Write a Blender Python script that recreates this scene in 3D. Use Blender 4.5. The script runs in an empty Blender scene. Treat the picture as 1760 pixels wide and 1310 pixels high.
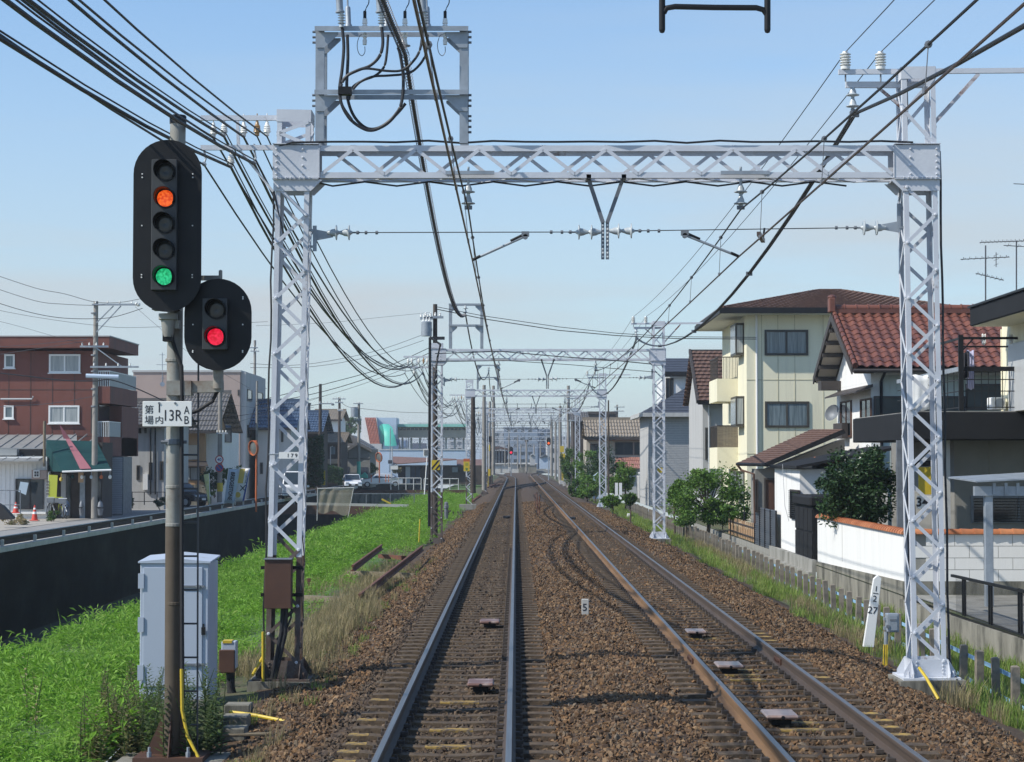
import bpy,bmesh,math,random
import numpy as np
from mathutils import Vector,Matrix
R=math.radians
random.seed(7)
rng=np.random.default_rng(7)
scene=bpy.context.scene
COL=scene.collection
# ------------------------------------------------------------------ camera
F_PX,CX,CY=3500.0,880.0,655.0
EYE=2.55
PITCH=math.atan(135/F_PX)
YAW=math.atan(7/F_PX)
cam_d=bpy.data.cameras.new("camera")
cam_d.sensor_width=36.0
cam_d.lens=F_PX/1760*36.0
cam_d.clip_start=0.1
cam_d.clip_end=9000
cam=bpy.data.objects.new("camera",cam_d)
cam.location=(0,0,EYE)
cam.rotation_euler=(R(90)+PITCH,0,YAW)
COL.objects.link(cam)
scene.camera=cam
CAM_R=cam.rotation_euler.to_matrix()
# ------------------------------------------------------------------ sky and sun
SUN_EL,SUN_AZ=43.0,-112.0
sun_dir=Vector((math.sin(R(SUN_AZ))*math.cos(R(SUN_EL)),math.cos(R(SUN_AZ))*math.cos(R(SUN_EL)),math.sin(R(SUN_EL))))
world=bpy.data.worlds.new("World")
scene.world=world
world.use_nodes=True
wn,wl=world.node_tree.nodes,world.node_tree.links
bg=wn["Background"]
sky=wn.new("ShaderNodeTexSky")
sky.sky_type='NISHITA'
sky.sun_disc=False
sky.sun_elevation=R(SUN_EL)
sky.sun_rotation=R(SUN_AZ)
sky.altitude=50
sky.air_density=1.0
sky.dust_density=0.4
sky.ozone_density=1.6
tc=wn.new("ShaderNodeTexCoord")
mp=wn.new("ShaderNodeMapping")
mp.inputs['Scale'].default_value=(1.6,1.6,13.0)
mp.inputs['Location'].default_value=(0.35,0.2,0.1)
wl.new(tc.outputs['Generated'],mp.inputs['Vector'])
cn=wn.new("ShaderNodeTexNoise")
cn.inputs['Scale'].default_value=1.5
cn.inputs['Detail'].default_value=5
cn.inputs['Roughness'].default_value=0.5
wl.new(mp.outputs['Vector'],cn.inputs['Vector'])
cr=wn.new("ShaderNodeValToRGB")
cr.color_ramp.elements[0].position=0.40
cr.color_ramp.elements[1].position=0.64
wl.new(cn.outputs['Fac'],cr.inputs['Fac'])
sep=wn.new("ShaderNodeSeparateXYZ")
wl.new(tc.outputs['Generated'],sep.inputs['Vector'])
hr=wn.new("ShaderNodeValToRGB")
e=hr.color_ramp.elements
e[0].position,e[0].color=0.0,(0.95,0.95,0.95,1)
e[1].position,e[1].color=0.26,(0.10,0.10,0.10,1)
e2=e.new(0.10);e2.color=(0.92,0.92,0.92,1)
e3=e.new(0.17);e3.color=(0.50,0.50,0.50,1)
wl.new(sep.outputs['Z'],hr.inputs['Fac'])
mu=wn.new("ShaderNodeMath");mu.operation='MULTIPLY_ADD'
wl.new(cr.outputs['Color'],mu.inputs[0])
mu.inputs[1].default_value=0.55
mu.inputs[2].default_value=0.62
mu2=wn.new("ShaderNodeMath");mu2.operation='MULTIPLY';mu2.use_clamp=True
wl.new(mu.outputs[0],mu2.inputs[0]);wl.new(hr.outputs['Color'],mu2.inputs[1])
cm=wn.new("ShaderNodeMix");cm.data_type='RGBA'
wl.new(mu2.outputs[0],cm.inputs['Factor'])
gn=wn.new("ShaderNodeMix");gn.data_type='RGBA';gn.blend_type='MULTIPLY';gn.inputs['Factor'].default_value=1.0
gn.inputs[7].default_value=(0.98,1.27,1.50,1)
wl.new(sky.outputs[0],gn.inputs[6])
wl.new(gn.outputs[2],cm.inputs[6])
CLOUD_RGB=(4.9,5.5,5.95,1)
cm.inputs[7].default_value=CLOUD_RGB
wl.new(cm.outputs[2],bg.inputs['Color'])
bg.inputs['Strength'].default_value=0.12
sun_l=bpy.data.lights.new("sun",'SUN')
sun_l.energy=5.0
sun_l.angle=R(0.53)
sun_l.color=(1.0,0.95,0.86)
sun_o=bpy.data.objects.new("sun",sun_l)
sun_o.rotation_euler=(-sun_dir).to_track_quat('-Z','Y').to_euler()
sun_o.location=(-40,-20,60)
COL.objects.link(sun_o)
vs=scene.view_settings
vs.view_transform='Standard'
vs.look='None'
vs.exposure=0.0
vs.gamma=1.0
vs.use_curve_mapping=False
scene.cycles.max_bounces=6
scene.cycles.transparent_max_bounces=12
scene.cycles.volume_bounces=0
# ------------------------------------------------------------------ where a pixel of the 1760x1310 view lies
def ray(px,py):
 return CAM_R@Vector(((px-CX)/F_PX,(CY-py)/F_PX,-1.0))
def P(px,py,Y):
 d=ray(px,py);t=Y/d.y
 return Vector((d.x*t,Y,EYE+d.z*t))
def G(px,py,z=-0.5):
 d=ray(px,py);t=(z-EYE)/d.z
 return Vector((d.x*t,d.y*t,z))
def PX(px,py,X):
 d=ray(px,py);t=X/d.x
 return Vector((X,d.y*t,EYE+d.z*t))
 # ------------------------------------------------------------------ mesh helpers
class MB:
 def __init__(s):
  s.v=[];s.f=[];s.m=[];s.cur=0
 def add(s,vs_,fs_):
  n=len(s.v)
  s.v+=[tuple(p)for p in vs_]
  s.f+=[tuple(i+n for i in f)for f in fs_]
  s.m+=[s.cur]*len(fs_)
  return s
 BF=[(0,3,2,1),(4,5,6,7),(0,1,5,4),(1,2,6,5),(2,3,7,6),(3,0,4,7)]
 def box(s,x0,x1,y0,y1,z0,z1):
  if x0>x1:x0,x1=x1,x0
  if y0>y1:y0,y1=y1,y0
  if z0>z1:z0,z1=z1,z0
  return s.add([(x0,y0,z0),(x1,y0,z0),(x1,y1,z0),(x0,y1,z0),(x0,y0,z1),(x1,y0,z1),(x1,y1,z1),(x0,y1,z1)],MB.BF)
 def cbox(s,c,sx,sy,sz):
  return s.box(c[0]-sx/2,c[0]+sx/2,c[1]-sy/2,c[1]+sy/2,c[2]-sz/2,c[2]+sz/2)
 def bar(s,a,b,w,h,up=(0,0,1)):
  a,b=Vector(a),Vector(b)
  d=(b-a).normalized();up=Vector(up)
  if abs(d.dot(up))>0.98:up=Vector((0,1,0))
  sd=d.cross(up).normalized();u=sd.cross(d).normalized()
  sd,u=sd*w/2,u*h/2
  return s.add([a-sd-u,a+sd-u,b+sd-u,b-sd-u,a-sd+u,a+sd+u,b+sd+u,b-sd+u],MB.BF)
 def tube(s,pts,r,n=6,cap=True):
  pts=[Vector(p)for p in pts]
  rs=r if isinstance(r,(list,tuple))else[r]*len(pts)
  up=Vector((0.13,0.21,1)).normalized()
  vs_=[]
  for i,p in enumerate(pts):
   d=(pts[min(i+1,len(pts)-1)]-pts[max(i-1,0)])
   if d.length<1e-9:d=Vector((0,0,1))
   d.normalize()
   u2=up if abs(d.dot(up))<0.95 else Vector((1,0.1,0)).normalized()
   a=d.cross(u2).normalized();b=a.cross(d)
   for k in range(n):
    t=2*math.pi*k/n
    vs_.append(p+(a*math.cos(t)+b*math.sin(t))*rs[i])
  fs_=[]
  for i in range(len(pts)-1):
   for k in range(n):
    k2=(k+1)%n
    fs_.append((i*n+k,i*n+k2,(i+1)*n+k2,(i+1)*n+k))
  if cap:
   fs_.append(tuple(range(n)))
   fs_.append(tuple((len(pts)-1)*n+k for k in reversed(range(n))))
  return s.add(vs_,fs_)
 def lathe(s,prof,o,axis=(0,0,1),n=12,cap=True):
  ax=Vector(axis).normalized();o=Vector(o)
  u2=Vector((1,0,0))if abs(ax.x)<0.9 else Vector((0,1,0))
  a=ax.cross(u2).normalized();b=ax.cross(a)
  vs_=[];
  for r,z in prof:
   for k in range(n):
    t=2*math.pi*k/n
    vs_.append(o+ax*z+(a*math.cos(t)+b*math.sin(t))*max(r,1e-4))
  fs_=[]
  for i in range(len(prof)-1):
   for k in range(n):
    k2=(k+1)%n
    fs_.append((i*n+k,i*n+k2,(i+1)*n+k2,(i+1)*n+k))
  if cap:
   fs_.append(tuple(reversed(range(n))))
   fs_.append(tuple((len(prof)-1)*n+k for k in range(n)))
  return s.add(vs_,fs_)
 def poly(s,pts,d):
  pts=[Vector(p)for p in pts];d=Vector(d);n=len(pts)
  fs_=[tuple(range(n)),tuple(range(2*n-1,n-1,-1))]
  for i in range(n):
   j=(i+1)%n
   fs_.append((i,i+n,j+n,j))
  return s.add(pts+[p+d for p in pts],fs_)
 def quad(s,a,b,c,d):
  return s.add([a,b,c,d],[(0,1,2,3)])
  # boxes laid on an axis-aligned facade: face F looks to -Y, L looks to -X, E looks to +X
 def fb(s,face,pl,u0,u1,z0,z1,d0,d1):
  if face=='F':return s.box(u0,u1,pl-d1,pl-d0,z0,z1)
  if face=='L':return s.box(pl-d1,pl-d0,u0,u1,z0,z1)
  return s.box(pl+d0,pl+d1,u0,u1,z0,z1)
 def mesh(s,name,mats,off=(0,0,0),smooth=False):
  me=bpy.data.meshes.new(name)
  ox,oy,oz=off
  me.from_pydata([(x-ox,y-oy,z-oz)for x,y,z in s.v],[],s.f)
  for m in(mats if isinstance(mats,(list,tuple))else[mats]):
   me.materials.append(m)
  if len(me.materials)>1:
   me.polygons.foreach_set('material_index',s.m)
  bm=bmesh.new();bm.from_mesh(me)
  bmesh.ops.recalc_face_normals(bm,faces=bm.faces)
  bm.to_mesh(me);bm.free()
  if smooth:
   me.polygons.foreach_set('use_smooth',[True]*len(me.polygons))
   me.set_sharp_from_angle(angle=R(40))
  me.update()
  return me
 def build(s,name,mats,parent=None,smooth=False,bevel=0.0,off=None):
  o_=off if off is not None else org(parent)
  me=s.mesh(name,mats,o_,smooth)
  o=link(name,me,parent)
  if bevel:
   b=o.modifiers.new('bevel','BEVEL');b.width=bevel;b.segments=1;b.limit_method='ANGLE'
  return o
ORG={}
def org(parent):
 return ORG.get(parent.name,(0,0,0))if parent is not None else(0,0,0)
def link(name,data,parent=None):
 o=bpy.data.objects.new(name,data)
 COL.objects.link(o)
 if parent is not None:
  o.parent=parent
  ORG[o.name]=org(parent)
 return o
def tag(o,label,cat,group=None):
 o['label']=label;o['category']=cat
 if group:o['group']=group
 return o
def thing(name,label,cat,loc=(0,0,0),group=None):
 o=bpy.data.objects.new(name,None)
 o.empty_display_size=0.3
 o.location=loc
 COL.objects.link(o)
 ORG[o.name]=tuple(loc)
 return tag(o,label,cat,group)
def structure(o):
 o['kind']='structure';return o
def stuff(o):
 o['kind']='stuff';return o
def single(mb,name,mats,label,cat,loc=(0,0,0),group=None,smooth=False,bevel=0.0):
 o=mb.build(name,mats,None,smooth,bevel,off=loc)
 o.location=loc
 ORG[o.name]=tuple(loc)
 return tag(o,label,cat,group)
def copy_tree(root,loc,rotz=None,label=None,group=None):
 def cp(o,par):
  c=o.copy();COL.objects.link(c)
  if par is not None:c.parent=par
  for ch in KIDS(o):cp(ch,c)
  return c
 r=cp(root,None)
 r.location=loc
 if rotz is not None:r.rotation_euler=(0,0,rotz)
 if label:r['label']=label
 if group:r['group']=group
 ORG[r.name]=tuple(loc)
 return r
def KIDS(o):
 return[c for c in o.children]
 # ------------------------------------------------------------------ materials
def mat(name,c1,c2=None,scale=3.0,rough=0.7,metal=0.0,bump=0.0,bscale=None,c3=None,s3=1.2,t3=0.6,w3=0.08,stretch=(1,1,1),spec=0.5,emit=None,estr=0.0,alpha=1.0,trans=0.0):
 m=bpy.data.materials.new(name);m.use_nodes=True
 n,l=m.node_tree.nodes,m.node_tree.links
 b=n["Principled BSDF"]
 b.inputs['Roughness'].default_value=rough
 b.inputs['Metallic'].default_value=metal
 b.inputs['Specular IOR Level'].default_value=spec
 if c2 is None:c2=tuple(min(1,x*0.78)for x in c1)
 tcn=n.new("ShaderNodeTexCoord");mpn=n.new("ShaderNodeMapping")
 mpn.inputs['Scale'].default_value=stretch
 l.new(tcn.outputs['Object'],mpn.inputs['Vector'])
 nz=n.new("ShaderNodeTexNoise");nz.inputs['Scale'].default_value=scale;nz.inputs['Detail'].default_value=6;nz.inputs['Roughness'].default_value=0.62
 l.new(mpn.outputs[0],nz.inputs['Vector'])
 rp=n.new("ShaderNodeValToRGB");rp.color_ramp.elements[0].position=0.32;rp.color_ramp.elements[1].position=0.68
 rp.color_ramp.elements[0].color=(*c2,1);rp.color_ramp.elements[1].color=(*c1,1)
 l.new(nz.outputs['Fac'],rp.inputs['Fac'])
 out=rp.outputs['Color']
 if c3 is not None:
  n3=n.new("ShaderNodeTexNoise");n3.inputs['Scale'].default_value=s3;n3.inputs['Detail'].default_value=8;n3.inputs['Roughness'].default_value=0.7
  l.new(mpn.outputs[0],n3.inputs['Vector'])
  r3=n.new("ShaderNodeValToRGB");r3.color_ramp.elements[0].position=t3-w3;r3.color_ramp.elements[1].position=t3+w3
  l.new(n3.outputs['Fac'],r3.inputs['Fac'])
  mx=n.new("ShaderNodeMix");mx.data_type='RGBA'
  l.new(r3.outputs['Color'],mx.inputs['Factor']);l.new(out,mx.inputs[6]);mx.inputs[7].default_value=(*c3,1)
  out=mx.outputs[2]
 l.new(out,b.inputs['Base Color'])
 if bump:
  nb=n.new("ShaderNodeTexNoise");nb.inputs['Scale'].default_value=bscale or scale*6;nb.inputs['Detail'].default_value=5
  l.new(mpn.outputs[0],nb.inputs['Vector'])
  bp=n.new("ShaderNodeBump");bp.inputs['Strength'].default_value=bump;bp.inputs['Distance'].default_value=0.02
  l.new(nb.outputs['Fac'],bp.inputs['Height']);l.new(bp.outputs[0],b.inputs['Normal'])
 if emit is not None:
  b.inputs['Emission Color'].default_value=(*emit,1);b.inputs['Emission Strength'].default_value=estr
 if alpha<1:b.inputs['Alpha'].default_value=alpha
 return m
def rand_mat(name,cols,rough=0.85,bump=0.0,trans=0.0,noise=6.0,nmix=0.35):
 """colour picked per instance / per island from a list, with noise on top"""
 m=bpy.data.materials.new(name);m.use_nodes=True
 n,l=m.node_tree.nodes,m.node_tree.links
 b=n["Principled BSDF"];b.inputs['Roughness'].default_value=rough
 oi=n.new("ShaderNodeObjectInfo");ge=n.new("ShaderNodeNewGeometry")
 ad=n.new("ShaderNodeMath");ad.operation='ADD'
 l.new(oi.outputs['Random'],ad.inputs[0]);l.new(ge.outputs['Random Per Island'],ad.inputs[1])
 fr=n.new("ShaderNodeMath");fr.operation='FRACT';l.new(ad.outputs[0],fr.inputs[0])
 rp=n.new("ShaderNodeValToRGB");rp.color_ramp.interpolation='LINEAR'
 el=rp.color_ramp.elements
 while len(el)<len(cols):el.new(0.5)
 for i,c in enumerate(cols):
  el[i].position=i/(len(cols)-1);el[i].color=(*c,1)
 l.new(fr.outputs[0],rp.inputs['Fac'])
 tcn=n.new("ShaderNodeTexCoord")
 nz=n.new("ShaderNodeTexNoise");nz.inputs['Scale'].default_value=noise;nz.inputs['Detail'].default_value=4
 l.new(tcn.outputs['Object'],nz.inputs['Vector'])
 hs=n.new("ShaderNodeHueSaturation")
 mr=n.new("ShaderNodeMapRange");mr.inputs['To Min'].default_value=1-nmix;mr.inputs['To Max'].default_value=1+nmix
 l.new(nz.outputs['Fac'],mr.inputs['Value']);l.new(mr.outputs[0],hs.inputs['Value']);l.new(rp.outputs['Color'],hs.inputs['Color'])
 l.new(hs.outputs[0],b.inputs['Base Color'])
 if trans:
  tr=n.new("ShaderNodeBsdfTranslucent");l.new(hs.outputs[0],tr.inputs['Color'])
  ms=n.new("ShaderNodeMixShader");ms.inputs[0].default_value=trans
  l.new(b.outputs[0],ms.inputs[1]);l.new(tr.outputs[0],ms.inputs[2]);l.new(ms.outputs[0],n["Material Output"].inputs['Surface'])
  b.inputs['Specular IOR Level'].default_value=0.25
 return m
M={}
M['paint']=mat('gantry_paint',(0.60,0.625,0.665),(0.51,0.53,0.575),2.0,0.5,c3=(0.20,0.115,0.075),s3=1.7,t3=0.67,w3=0.04,bump=0.1,bscale=30)
M['galv']=mat('galvanised_steel',(0.36,0.40,0.44),(0.25,0.28,0.31),4,0.5,metal=0.35)
M['galvdark']=mat('weathered_steel',(0.20,0.22,0.24),(0.13,0.14,0.16),4,0.55,metal=0.2)
M['rust']=mat('rusty_steel',(0.16,0.062,0.034),(0.085,0.034,0.022),5,0.85,bump=0.3)
M['rustbox']=mat('rust_brown_paint',(0.105,0.05,0.03),(0.07,0.033,0.022),2.5,0.6,c3=(0.2,0.15,0.12),s3=3,t3=0.72,w3=0.05)
M['railside']=mat('rail_rusty_side',(0.19,0.105,0.045),(0.12,0.066,0.03),4,0.8,bump=0.1,stretch=(1,0.15,1))
M['raildark']=mat('rail_oil_and_shade_dark',(0.075,0.050,0.034),(0.045,0.031,0.022),4,0.7,bump=0.1,stretch=(1,0.15,1))
M['grimy']=mat('grimy_rusted_paint',(0.17,0.15,0.14),(0.10,0.085,0.075),3,0.7,c3=(0.075,0.038,0.024),s3=2.2,t3=0.52,w3=0.12,bump=0.1)
M['stonedark']=rand_mat('oily_ballast_stone',[(0.03,0.020,0.013),(0.11,0.073,0.045),(0.065,0.042,0.027),(0.15,0.105,0.068),(0.045,0.030,0.019),(0.12,0.078,0.042),(0.10,0.082,0.062),(0.04,0.026,0.017)],0.95,noise=14,nmix=0.5)  # darker stones, scattered in and around the left track
M['railtop']=mat('rail_polished_top',(0.27,0.26,0.25),(0.16,0.145,0.135),6,0.38,metal=0.8,stretch=(6,0.1,1))
M['railtop2']=mat('rail_worn_top',(0.30,0.275,0.26),(0.17,0.145,0.13),6,0.38,metal=0.8,stretch=(6,0.1,1))
M['sleeper']=mat('concrete_sleeper_brown_dust',(0.135,0.094,0.055),(0.08,0.056,0.034),7,0.95,bump=0.4,bscale=40,c3=(0.045,0.030,0.019),s3=4,t3=0.53,w3=0.1)
M['yellow']=mat('yellow_line_paint',(0.44,0.29,0.06),(0.26,0.165,0.045),9,0.85,c3=(0.10,0.072,0.046),s3=7,t3=0.5,w3=0.05)
M['yellowpaint']=mat('yellow_plastic',(0.62,0.45,0.03),(0.5,0.36,0.03),4,0.5)
M['ballastbase']=mat('ballast_dust_shaded',(0.095,0.058,0.031),(0.038,0.023,0.013),9,0.98,bump=0.9,bscale=26,c3=(0.055,0.035,0.02),s3=0.5,t3=0.55,w3=0.1)  # bed darker than the stones, so shade between them is in the colour
M['stone']=rand_mat('ballast_stone',[(0.035,0.019,0.010),(0.17,0.098,0.048),(0.085,0.048,0.024),(0.25,0.16,0.085),(0.055,0.031,0.016),(0.19,0.10,0.04),(0.17,0.13,0.09),(0.05,0.028,0.015),(0.13,0.073,0.037)],0.95,noise=14,nmix=0.5)
M['soil']=mat('verge_soil',(0.11,0.085,0.05),(0.06,0.05,0.032),4,0.98,bump=0.5,c3=(0.055,0.085,0.022),s3=1.2,t3=0.5,w3=0.15)
M['dirt']=mat('canal_bed_shaded_mud',(0.02,0.022,0.017),(0.01,0.012,0.009),2,0.9,bump=0.3,c3=(0.012,0.026,0.009),s3=0.8,t3=0.5)  # near black mud, the shade down in the canal is coloured in
M['turf']=mat('embankment_turf',(0.085,0.16,0.03),(0.045,0.09,0.02),5,0.95,bump=0.5)
M['asphalt']=mat('road_asphalt',(0.29,0.28,0.265),(0.23,0.225,0.215),2,0.9,bump=0.15,bscale=60,c3=(0.16,0.155,0.15),s3=0.35,t3=0.6)
M['concrete']=mat('grey_concrete',(0.33,0.32,0.29),(0.22,0.215,0.19),2.2,0.9,bump=0.2,c3=(0.11,0.105,0.085),s3=1.0,t3=0.6,stretch=(1,1,0.35))
M['concretedark']=mat('stained_retaining_concrete',(0.28,0.265,0.22),(0.165,0.155,0.125),1.6,0.95,bump=0.3,c3=(0.06,0.058,0.046),s3=1.4,t3=0.57,stretch=(1,1,0.3))
M['canalwall']=mat('canal_wall_shaded_concrete',(0.034,0.036,0.033),(0.014,0.015,0.014),0.6,0.98,bump=0.3,c3=(0.007,0.008,0.007),s3=0.35,t3=0.5,w3=0.14,stretch=(1,0.5,0.8),spec=0.1)  # nearly black, the shade on this wall face is put into its colour
M['postconc']=mat('weathered_fence_post',(0.25,0.215,0.17),(0.14,0.12,0.095),5,0.95,bump=0.3)
M['bluerail']=mat('pale_blue_paint',(0.30,0.50,0.68),(0.24,0.42,0.58),3,0.55)
M['white']=mat('white_paint',(0.80,0.80,0.78),(0.74,0.74,0.72),2,0.55)
M['whitewall']=mat('white_render',(0.80,0.79,0.76),(0.74,0.73,0.70),1.5,0.85,bump=0.15,bscale=30,c3=(0.58,0.56,0.52),s3=1.6,t3=0.66,w3=0.08,stretch=(1,1,0.12))
M['signwhite']=mat('sign_white_enamel',(0.80,0.80,0.77),(0.76,0.76,0.73),2,0.4)
M['black']=mat('black_paint',(0.012,0.0125,0.014),(0.007,0.0075,0.009),3,0.5,spec=0.3)
M['blackmatt']=mat('black_rubber',(0.022,0.022,0.024),(0.012,0.012,0.014),3,0.7)
M['ink']=mat('black_ink',(0.02,0.022,0.03),(0.02,0.022,0.03),3,0.6)
M['cable']=mat('black_cable',(0.02,0.021,0.026),(0.011,0.012,0.015),3,0.5)
M['wire']=mat('wire_grey',(0.10,0.105,0.115),(0.07,0.07,0.08),3,0.45,metal=0.4)
M['copper']=mat('contact_wire_bronze',(0.16,0.11,0.09),(0.11,0.08,0.07),3,0.4,metal=0.6)
M['porcelain']=mat('white_porcelain',(0.74,0.74,0.71),(0.66,0.66,0.62),3,0.25)
M['porcgrey']=mat('grey_porcelain',(0.46,0.50,0.52),(0.38,0.42,0.44),3,0.3)
M['porcbrown']=mat('brown_porcelain',(0.34,0.21,0.09),(0.28,0.16,0.07),3,0.3)
M['polegrey']=mat('signal_pole_paint',(0.30,0.30,0.275),(0.23,0.225,0.20),2.5,0.6,c3=(0.15,0.095,0.06),s3=2.2,t3=0.6,w3=0.1)
M['polebrown']=mat('signal_pole_rust',(0.10,0.078,0.056),(0.07,0.052,0.037),3,0.8)
M['cabinet']=mat('pale_blue_cabinet_paint',(0.42,0.475,0.56),(0.385,0.435,0.515),1.2,0.5,c3=(0.30,0.29,0.28),s3=1.6,t3=0.66,stretch=(1,1,0.25))
M['polecon']=mat('utility_pole_concrete',(0.30,0.28,0.25),(0.22,0.205,0.185),2,0.9)
M['polewood']=mat('dark_pole',(0.075,0.06,0.05),(0.05,0.04,0.035),2,0.9)
M['redwall']=mat('brick_red_siding',(0.175,0.058,0.041),(0.145,0.047,0.034),1.2,0.75,c3=(0.115,0.043,0.034),s3=0.9,t3=0.58,stretch=(1,1,0.14))
M['browntrim']=mat('dark_brown_trim',(0.055,0.045,0.04),(0.04,0.033,0.03),2,0.6)
M['darkslate']=mat('charcoal_metal_fascia',(0.018,0.0185,0.02),(0.013,0.0135,0.015),1.5,0.75,spec=0.2)
M['yellowwall']=mat('pale_yellow_siding',(0.80,0.755,0.56),(0.75,0.705,0.52),1.4,0.85,bump=0.1,bscale=40,c3=(0.62,0.58,0.44),s3=1.3,t3=0.63,w3=0.1,stretch=(1,1,0.1))
M['greyrender']=mat('grey_stucco',(0.24,0.235,0.215),(0.20,0.195,0.18),1.5,0.95,bump=0.35,bscale=50)
M['yellowjoint']=mat('siding_joint',(0.52,0.48,0.32),(0.48,0.44,0.30),1.0,0.9)
M['beige']=mat('beige_render',(0.46,0.41,0.34),(0.41,0.36,0.30),1.0,0.9)
M['pinkbeige']=mat('pinkish_beige_render',(0.42,0.33,0.29),(0.38,0.295,0.26),0.8,0.9)
M['greywall']=mat('light_grey_siding',(0.46,0.46,0.45),(0.41,0.41,0.40),1.0,0.85,c3=(0.34,0.34,0.33),s3=1.2,t3=0.62,w3=0.08,stretch=(1,1,0.12))
M['bluewall']=mat('pale_blue_metal_wall',(0.46,0.56,0.68),(0.43,0.52,0.63),0.6,0.5)
M['palegreen']=mat('pale_green_metal_siding',(0.48,0.53,0.48),(0.42,0.47,0.43),1.0,0.6)
M['tilered']=rand_mat('red_clay_tile',[(0.145,0.05,0.032),(0.185,0.068,0.042),(0.105,0.038,0.026),(0.16,0.06,0.04)],0.5,noise=3)
M['tilebrown']=mat('brown_shingle',(0.135,0.075,0.055),(0.09,0.05,0.04),3,0.8,c3=(0.17,0.10,0.07),s3=6,t3=0.58)
M['tilegrey']=mat('grey_clay_tile',(0.15,0.14,0.13),(0.10,0.095,0.09),3,0.6)
M['tiletan']=mat('faded_tan_tile',(0.29,0.245,0.19),(0.21,0.175,0.135),2.5,0.75)
M['tileblue']=mat('blue_glazed_tile',(0.085,0.125,0.19),(0.055,0.085,0.14),3,0.35)
M['tilenavy']=mat('navy_slate',(0.052,0.062,0.085),(0.038,0.046,0.065),3,0.7)
M['orangetile']=rand_mat('orange_cap_tile',[(0.42,0.15,0.055),(0.34,0.115,0.045),(0.48,0.19,0.08)],0.7,noise=6)
M['metalroof']=mat('grey_metal_roof',(0.36,0.37,0.36),(0.29,0.30,0.30),1.5,0.45,metal=0.3)
M['awning']=mat('dark_green_canvas',(0.010,0.052,0.055),(0.0075,0.04,0.044),1.5,0.9,spec=0.2)
M['pink']=mat('faded_pink_canvas',(0.31,0.115,0.135),(0.26,0.095,0.115),2,0.85)
M['teal']=mat('teal_sheet_roof',(0.10,0.52,0.40),(0.08,0.46,0.35),0.5,0.5)
M['tealdark']=mat('pale_teal_band',(0.27,0.56,0.48),(0.22,0.5,0.42),0.5,0.5)
M['glass']=mat('window_glass_dark',(0.035,0.05,0.06),(0.02,0.03,0.036),0.9,0.08,spec=0.8)
M['curtain']=mat('curtained_window_glass',(0.20,0.25,0.27),(0.08,0.11,0.125),5,0.12,stretch=(3.0,3.0,0.15),spec=0.7)
M['curtainpale']=mat('pale_curtained_glass',(0.40,0.42,0.42),(0.20,0.23,0.24),5,0.15,stretch=(3.0,3.0,0.15),spec=0.7)
M['alu']=mat('aluminium_frame',(0.55,0.56,0.56),(0.5,0.51,0.51),2,0.4,metal=0.2)
M['bronze']=mat('bronze_window_frame',(0.06,0.055,0.045),(0.045,0.04,0.034),2,0.45)
M['woodtan']=mat('tan_timber',(0.46,0.29,0.16),(0.36,0.22,0.12),4,0.8,stretch=(8,8,0.5))
M['timber']=mat('old_grey_timber',(0.24,0.20,0.14),(0.14,0.115,0.08),5,0.95,bump=0.3,stretch=(0.5,4,4))
M['orange']=mat('orange_pole_paint',(0.55,0.15,0.045),(0.42,0.10,0.035),3,0.6)
M['mirror']=mat('convex_mirror',(0.32,0.35,0.34),(0.22,0.24,0.22),2,0.25,metal=0.6)
M['signblue']=mat('sign_blue',(0.03,0.07,0.28),(0.03,0.07,0.26),2,0.5)
M['kerb']=mat('pale_kerb_concrete',(0.58,0.57,0.53),(0.42,0.41,0.38),1.2,0.9,bump=0.1)
M['markerpost']=mat('shaded_marker_paint',(0.50,0.49,0.45),(0.38,0.37,0.34),4,0.8)  # white paint greyed, shade on the post front is in the colour
M['signred']=mat('sign_red',(0.45,0.05,0.05),(0.40,0.045,0.045),2,0.5)
M['flagblue']=mat('pale_blue_banner',(0.42,0.52,0.60),(0.36,0.45,0.53),2,0.8)
M['flagyellow']=mat('yellow_banner',(0.62,0.46,0.10),(0.55,0.40,0.08),2,0.8)
M['lime']=mat('lime_banner',(0.48,0.52,0.06),(0.42,0.46,0.05),2,0.8)
M['conered']=mat('cone_red',(0.60,0.06,0.035),(0.55,0.05,0.03),2,0.6)
M['carwhite']=mat('white_car_paint',(0.78,0.79,0.80),(0.76,0.77,0.78),1,0.18)
M['carsilver']=mat('silver_car_paint',(0.70,0.71,0.73),(0.67,0.68,0.70),1,0.22,metal=0.2)
M['cardark']=mat('dark_car_paint',(0.022,0.026,0.034),(0.02,0.023,0.03),1,0.15)
M['lamp']=mat('headlamp_glass',(0.6,0.63,0.65),(0.5,0.52,0.55),3,0.1)
M['clothdark']=mat('dark_laundry',(0.025,0.027,0.035),(0.02,0.02,0.028),4,0.9)
M['clothlilac']=mat('pale_lilac_laundry',(0.50,0.49,0.66),(0.42,0.42,0.58),3,0.9)
M['net']=mat('tan_netting',(0.36,0.34,0.26),(0.28,0.26,0.20),14,0.95,alpha=0.6)
M['bark']=mat('tree_bark',(0.12,0.09,0.065),(0.07,0.053,0.04),6,0.95,bump=0.4,stretch=(3,3,0.7))
M['rustroof']=mat('rust_brown_sheet_roof',(0.19,0.105,0.08),(0.13,0.072,0.056),1.0,0.7,stretch=(4,1,1))
M['leaf']=rand_mat('tree_leaf',[(0.035,0.08,0.018),(0.07,0.14,0.03),(0.05,0.11,0.022),(0.12,0.19,0.05)],0.55,trans=0.25,noise=2)
M['leafdark']=rand_mat('dark_glossy_leaf',[(0.016,0.042,0.016),(0.034,0.075,0.024),(0.024,0.055,0.018),(0.055,0.10,0.035)],0.4,trans=0.15,noise=2)
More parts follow.
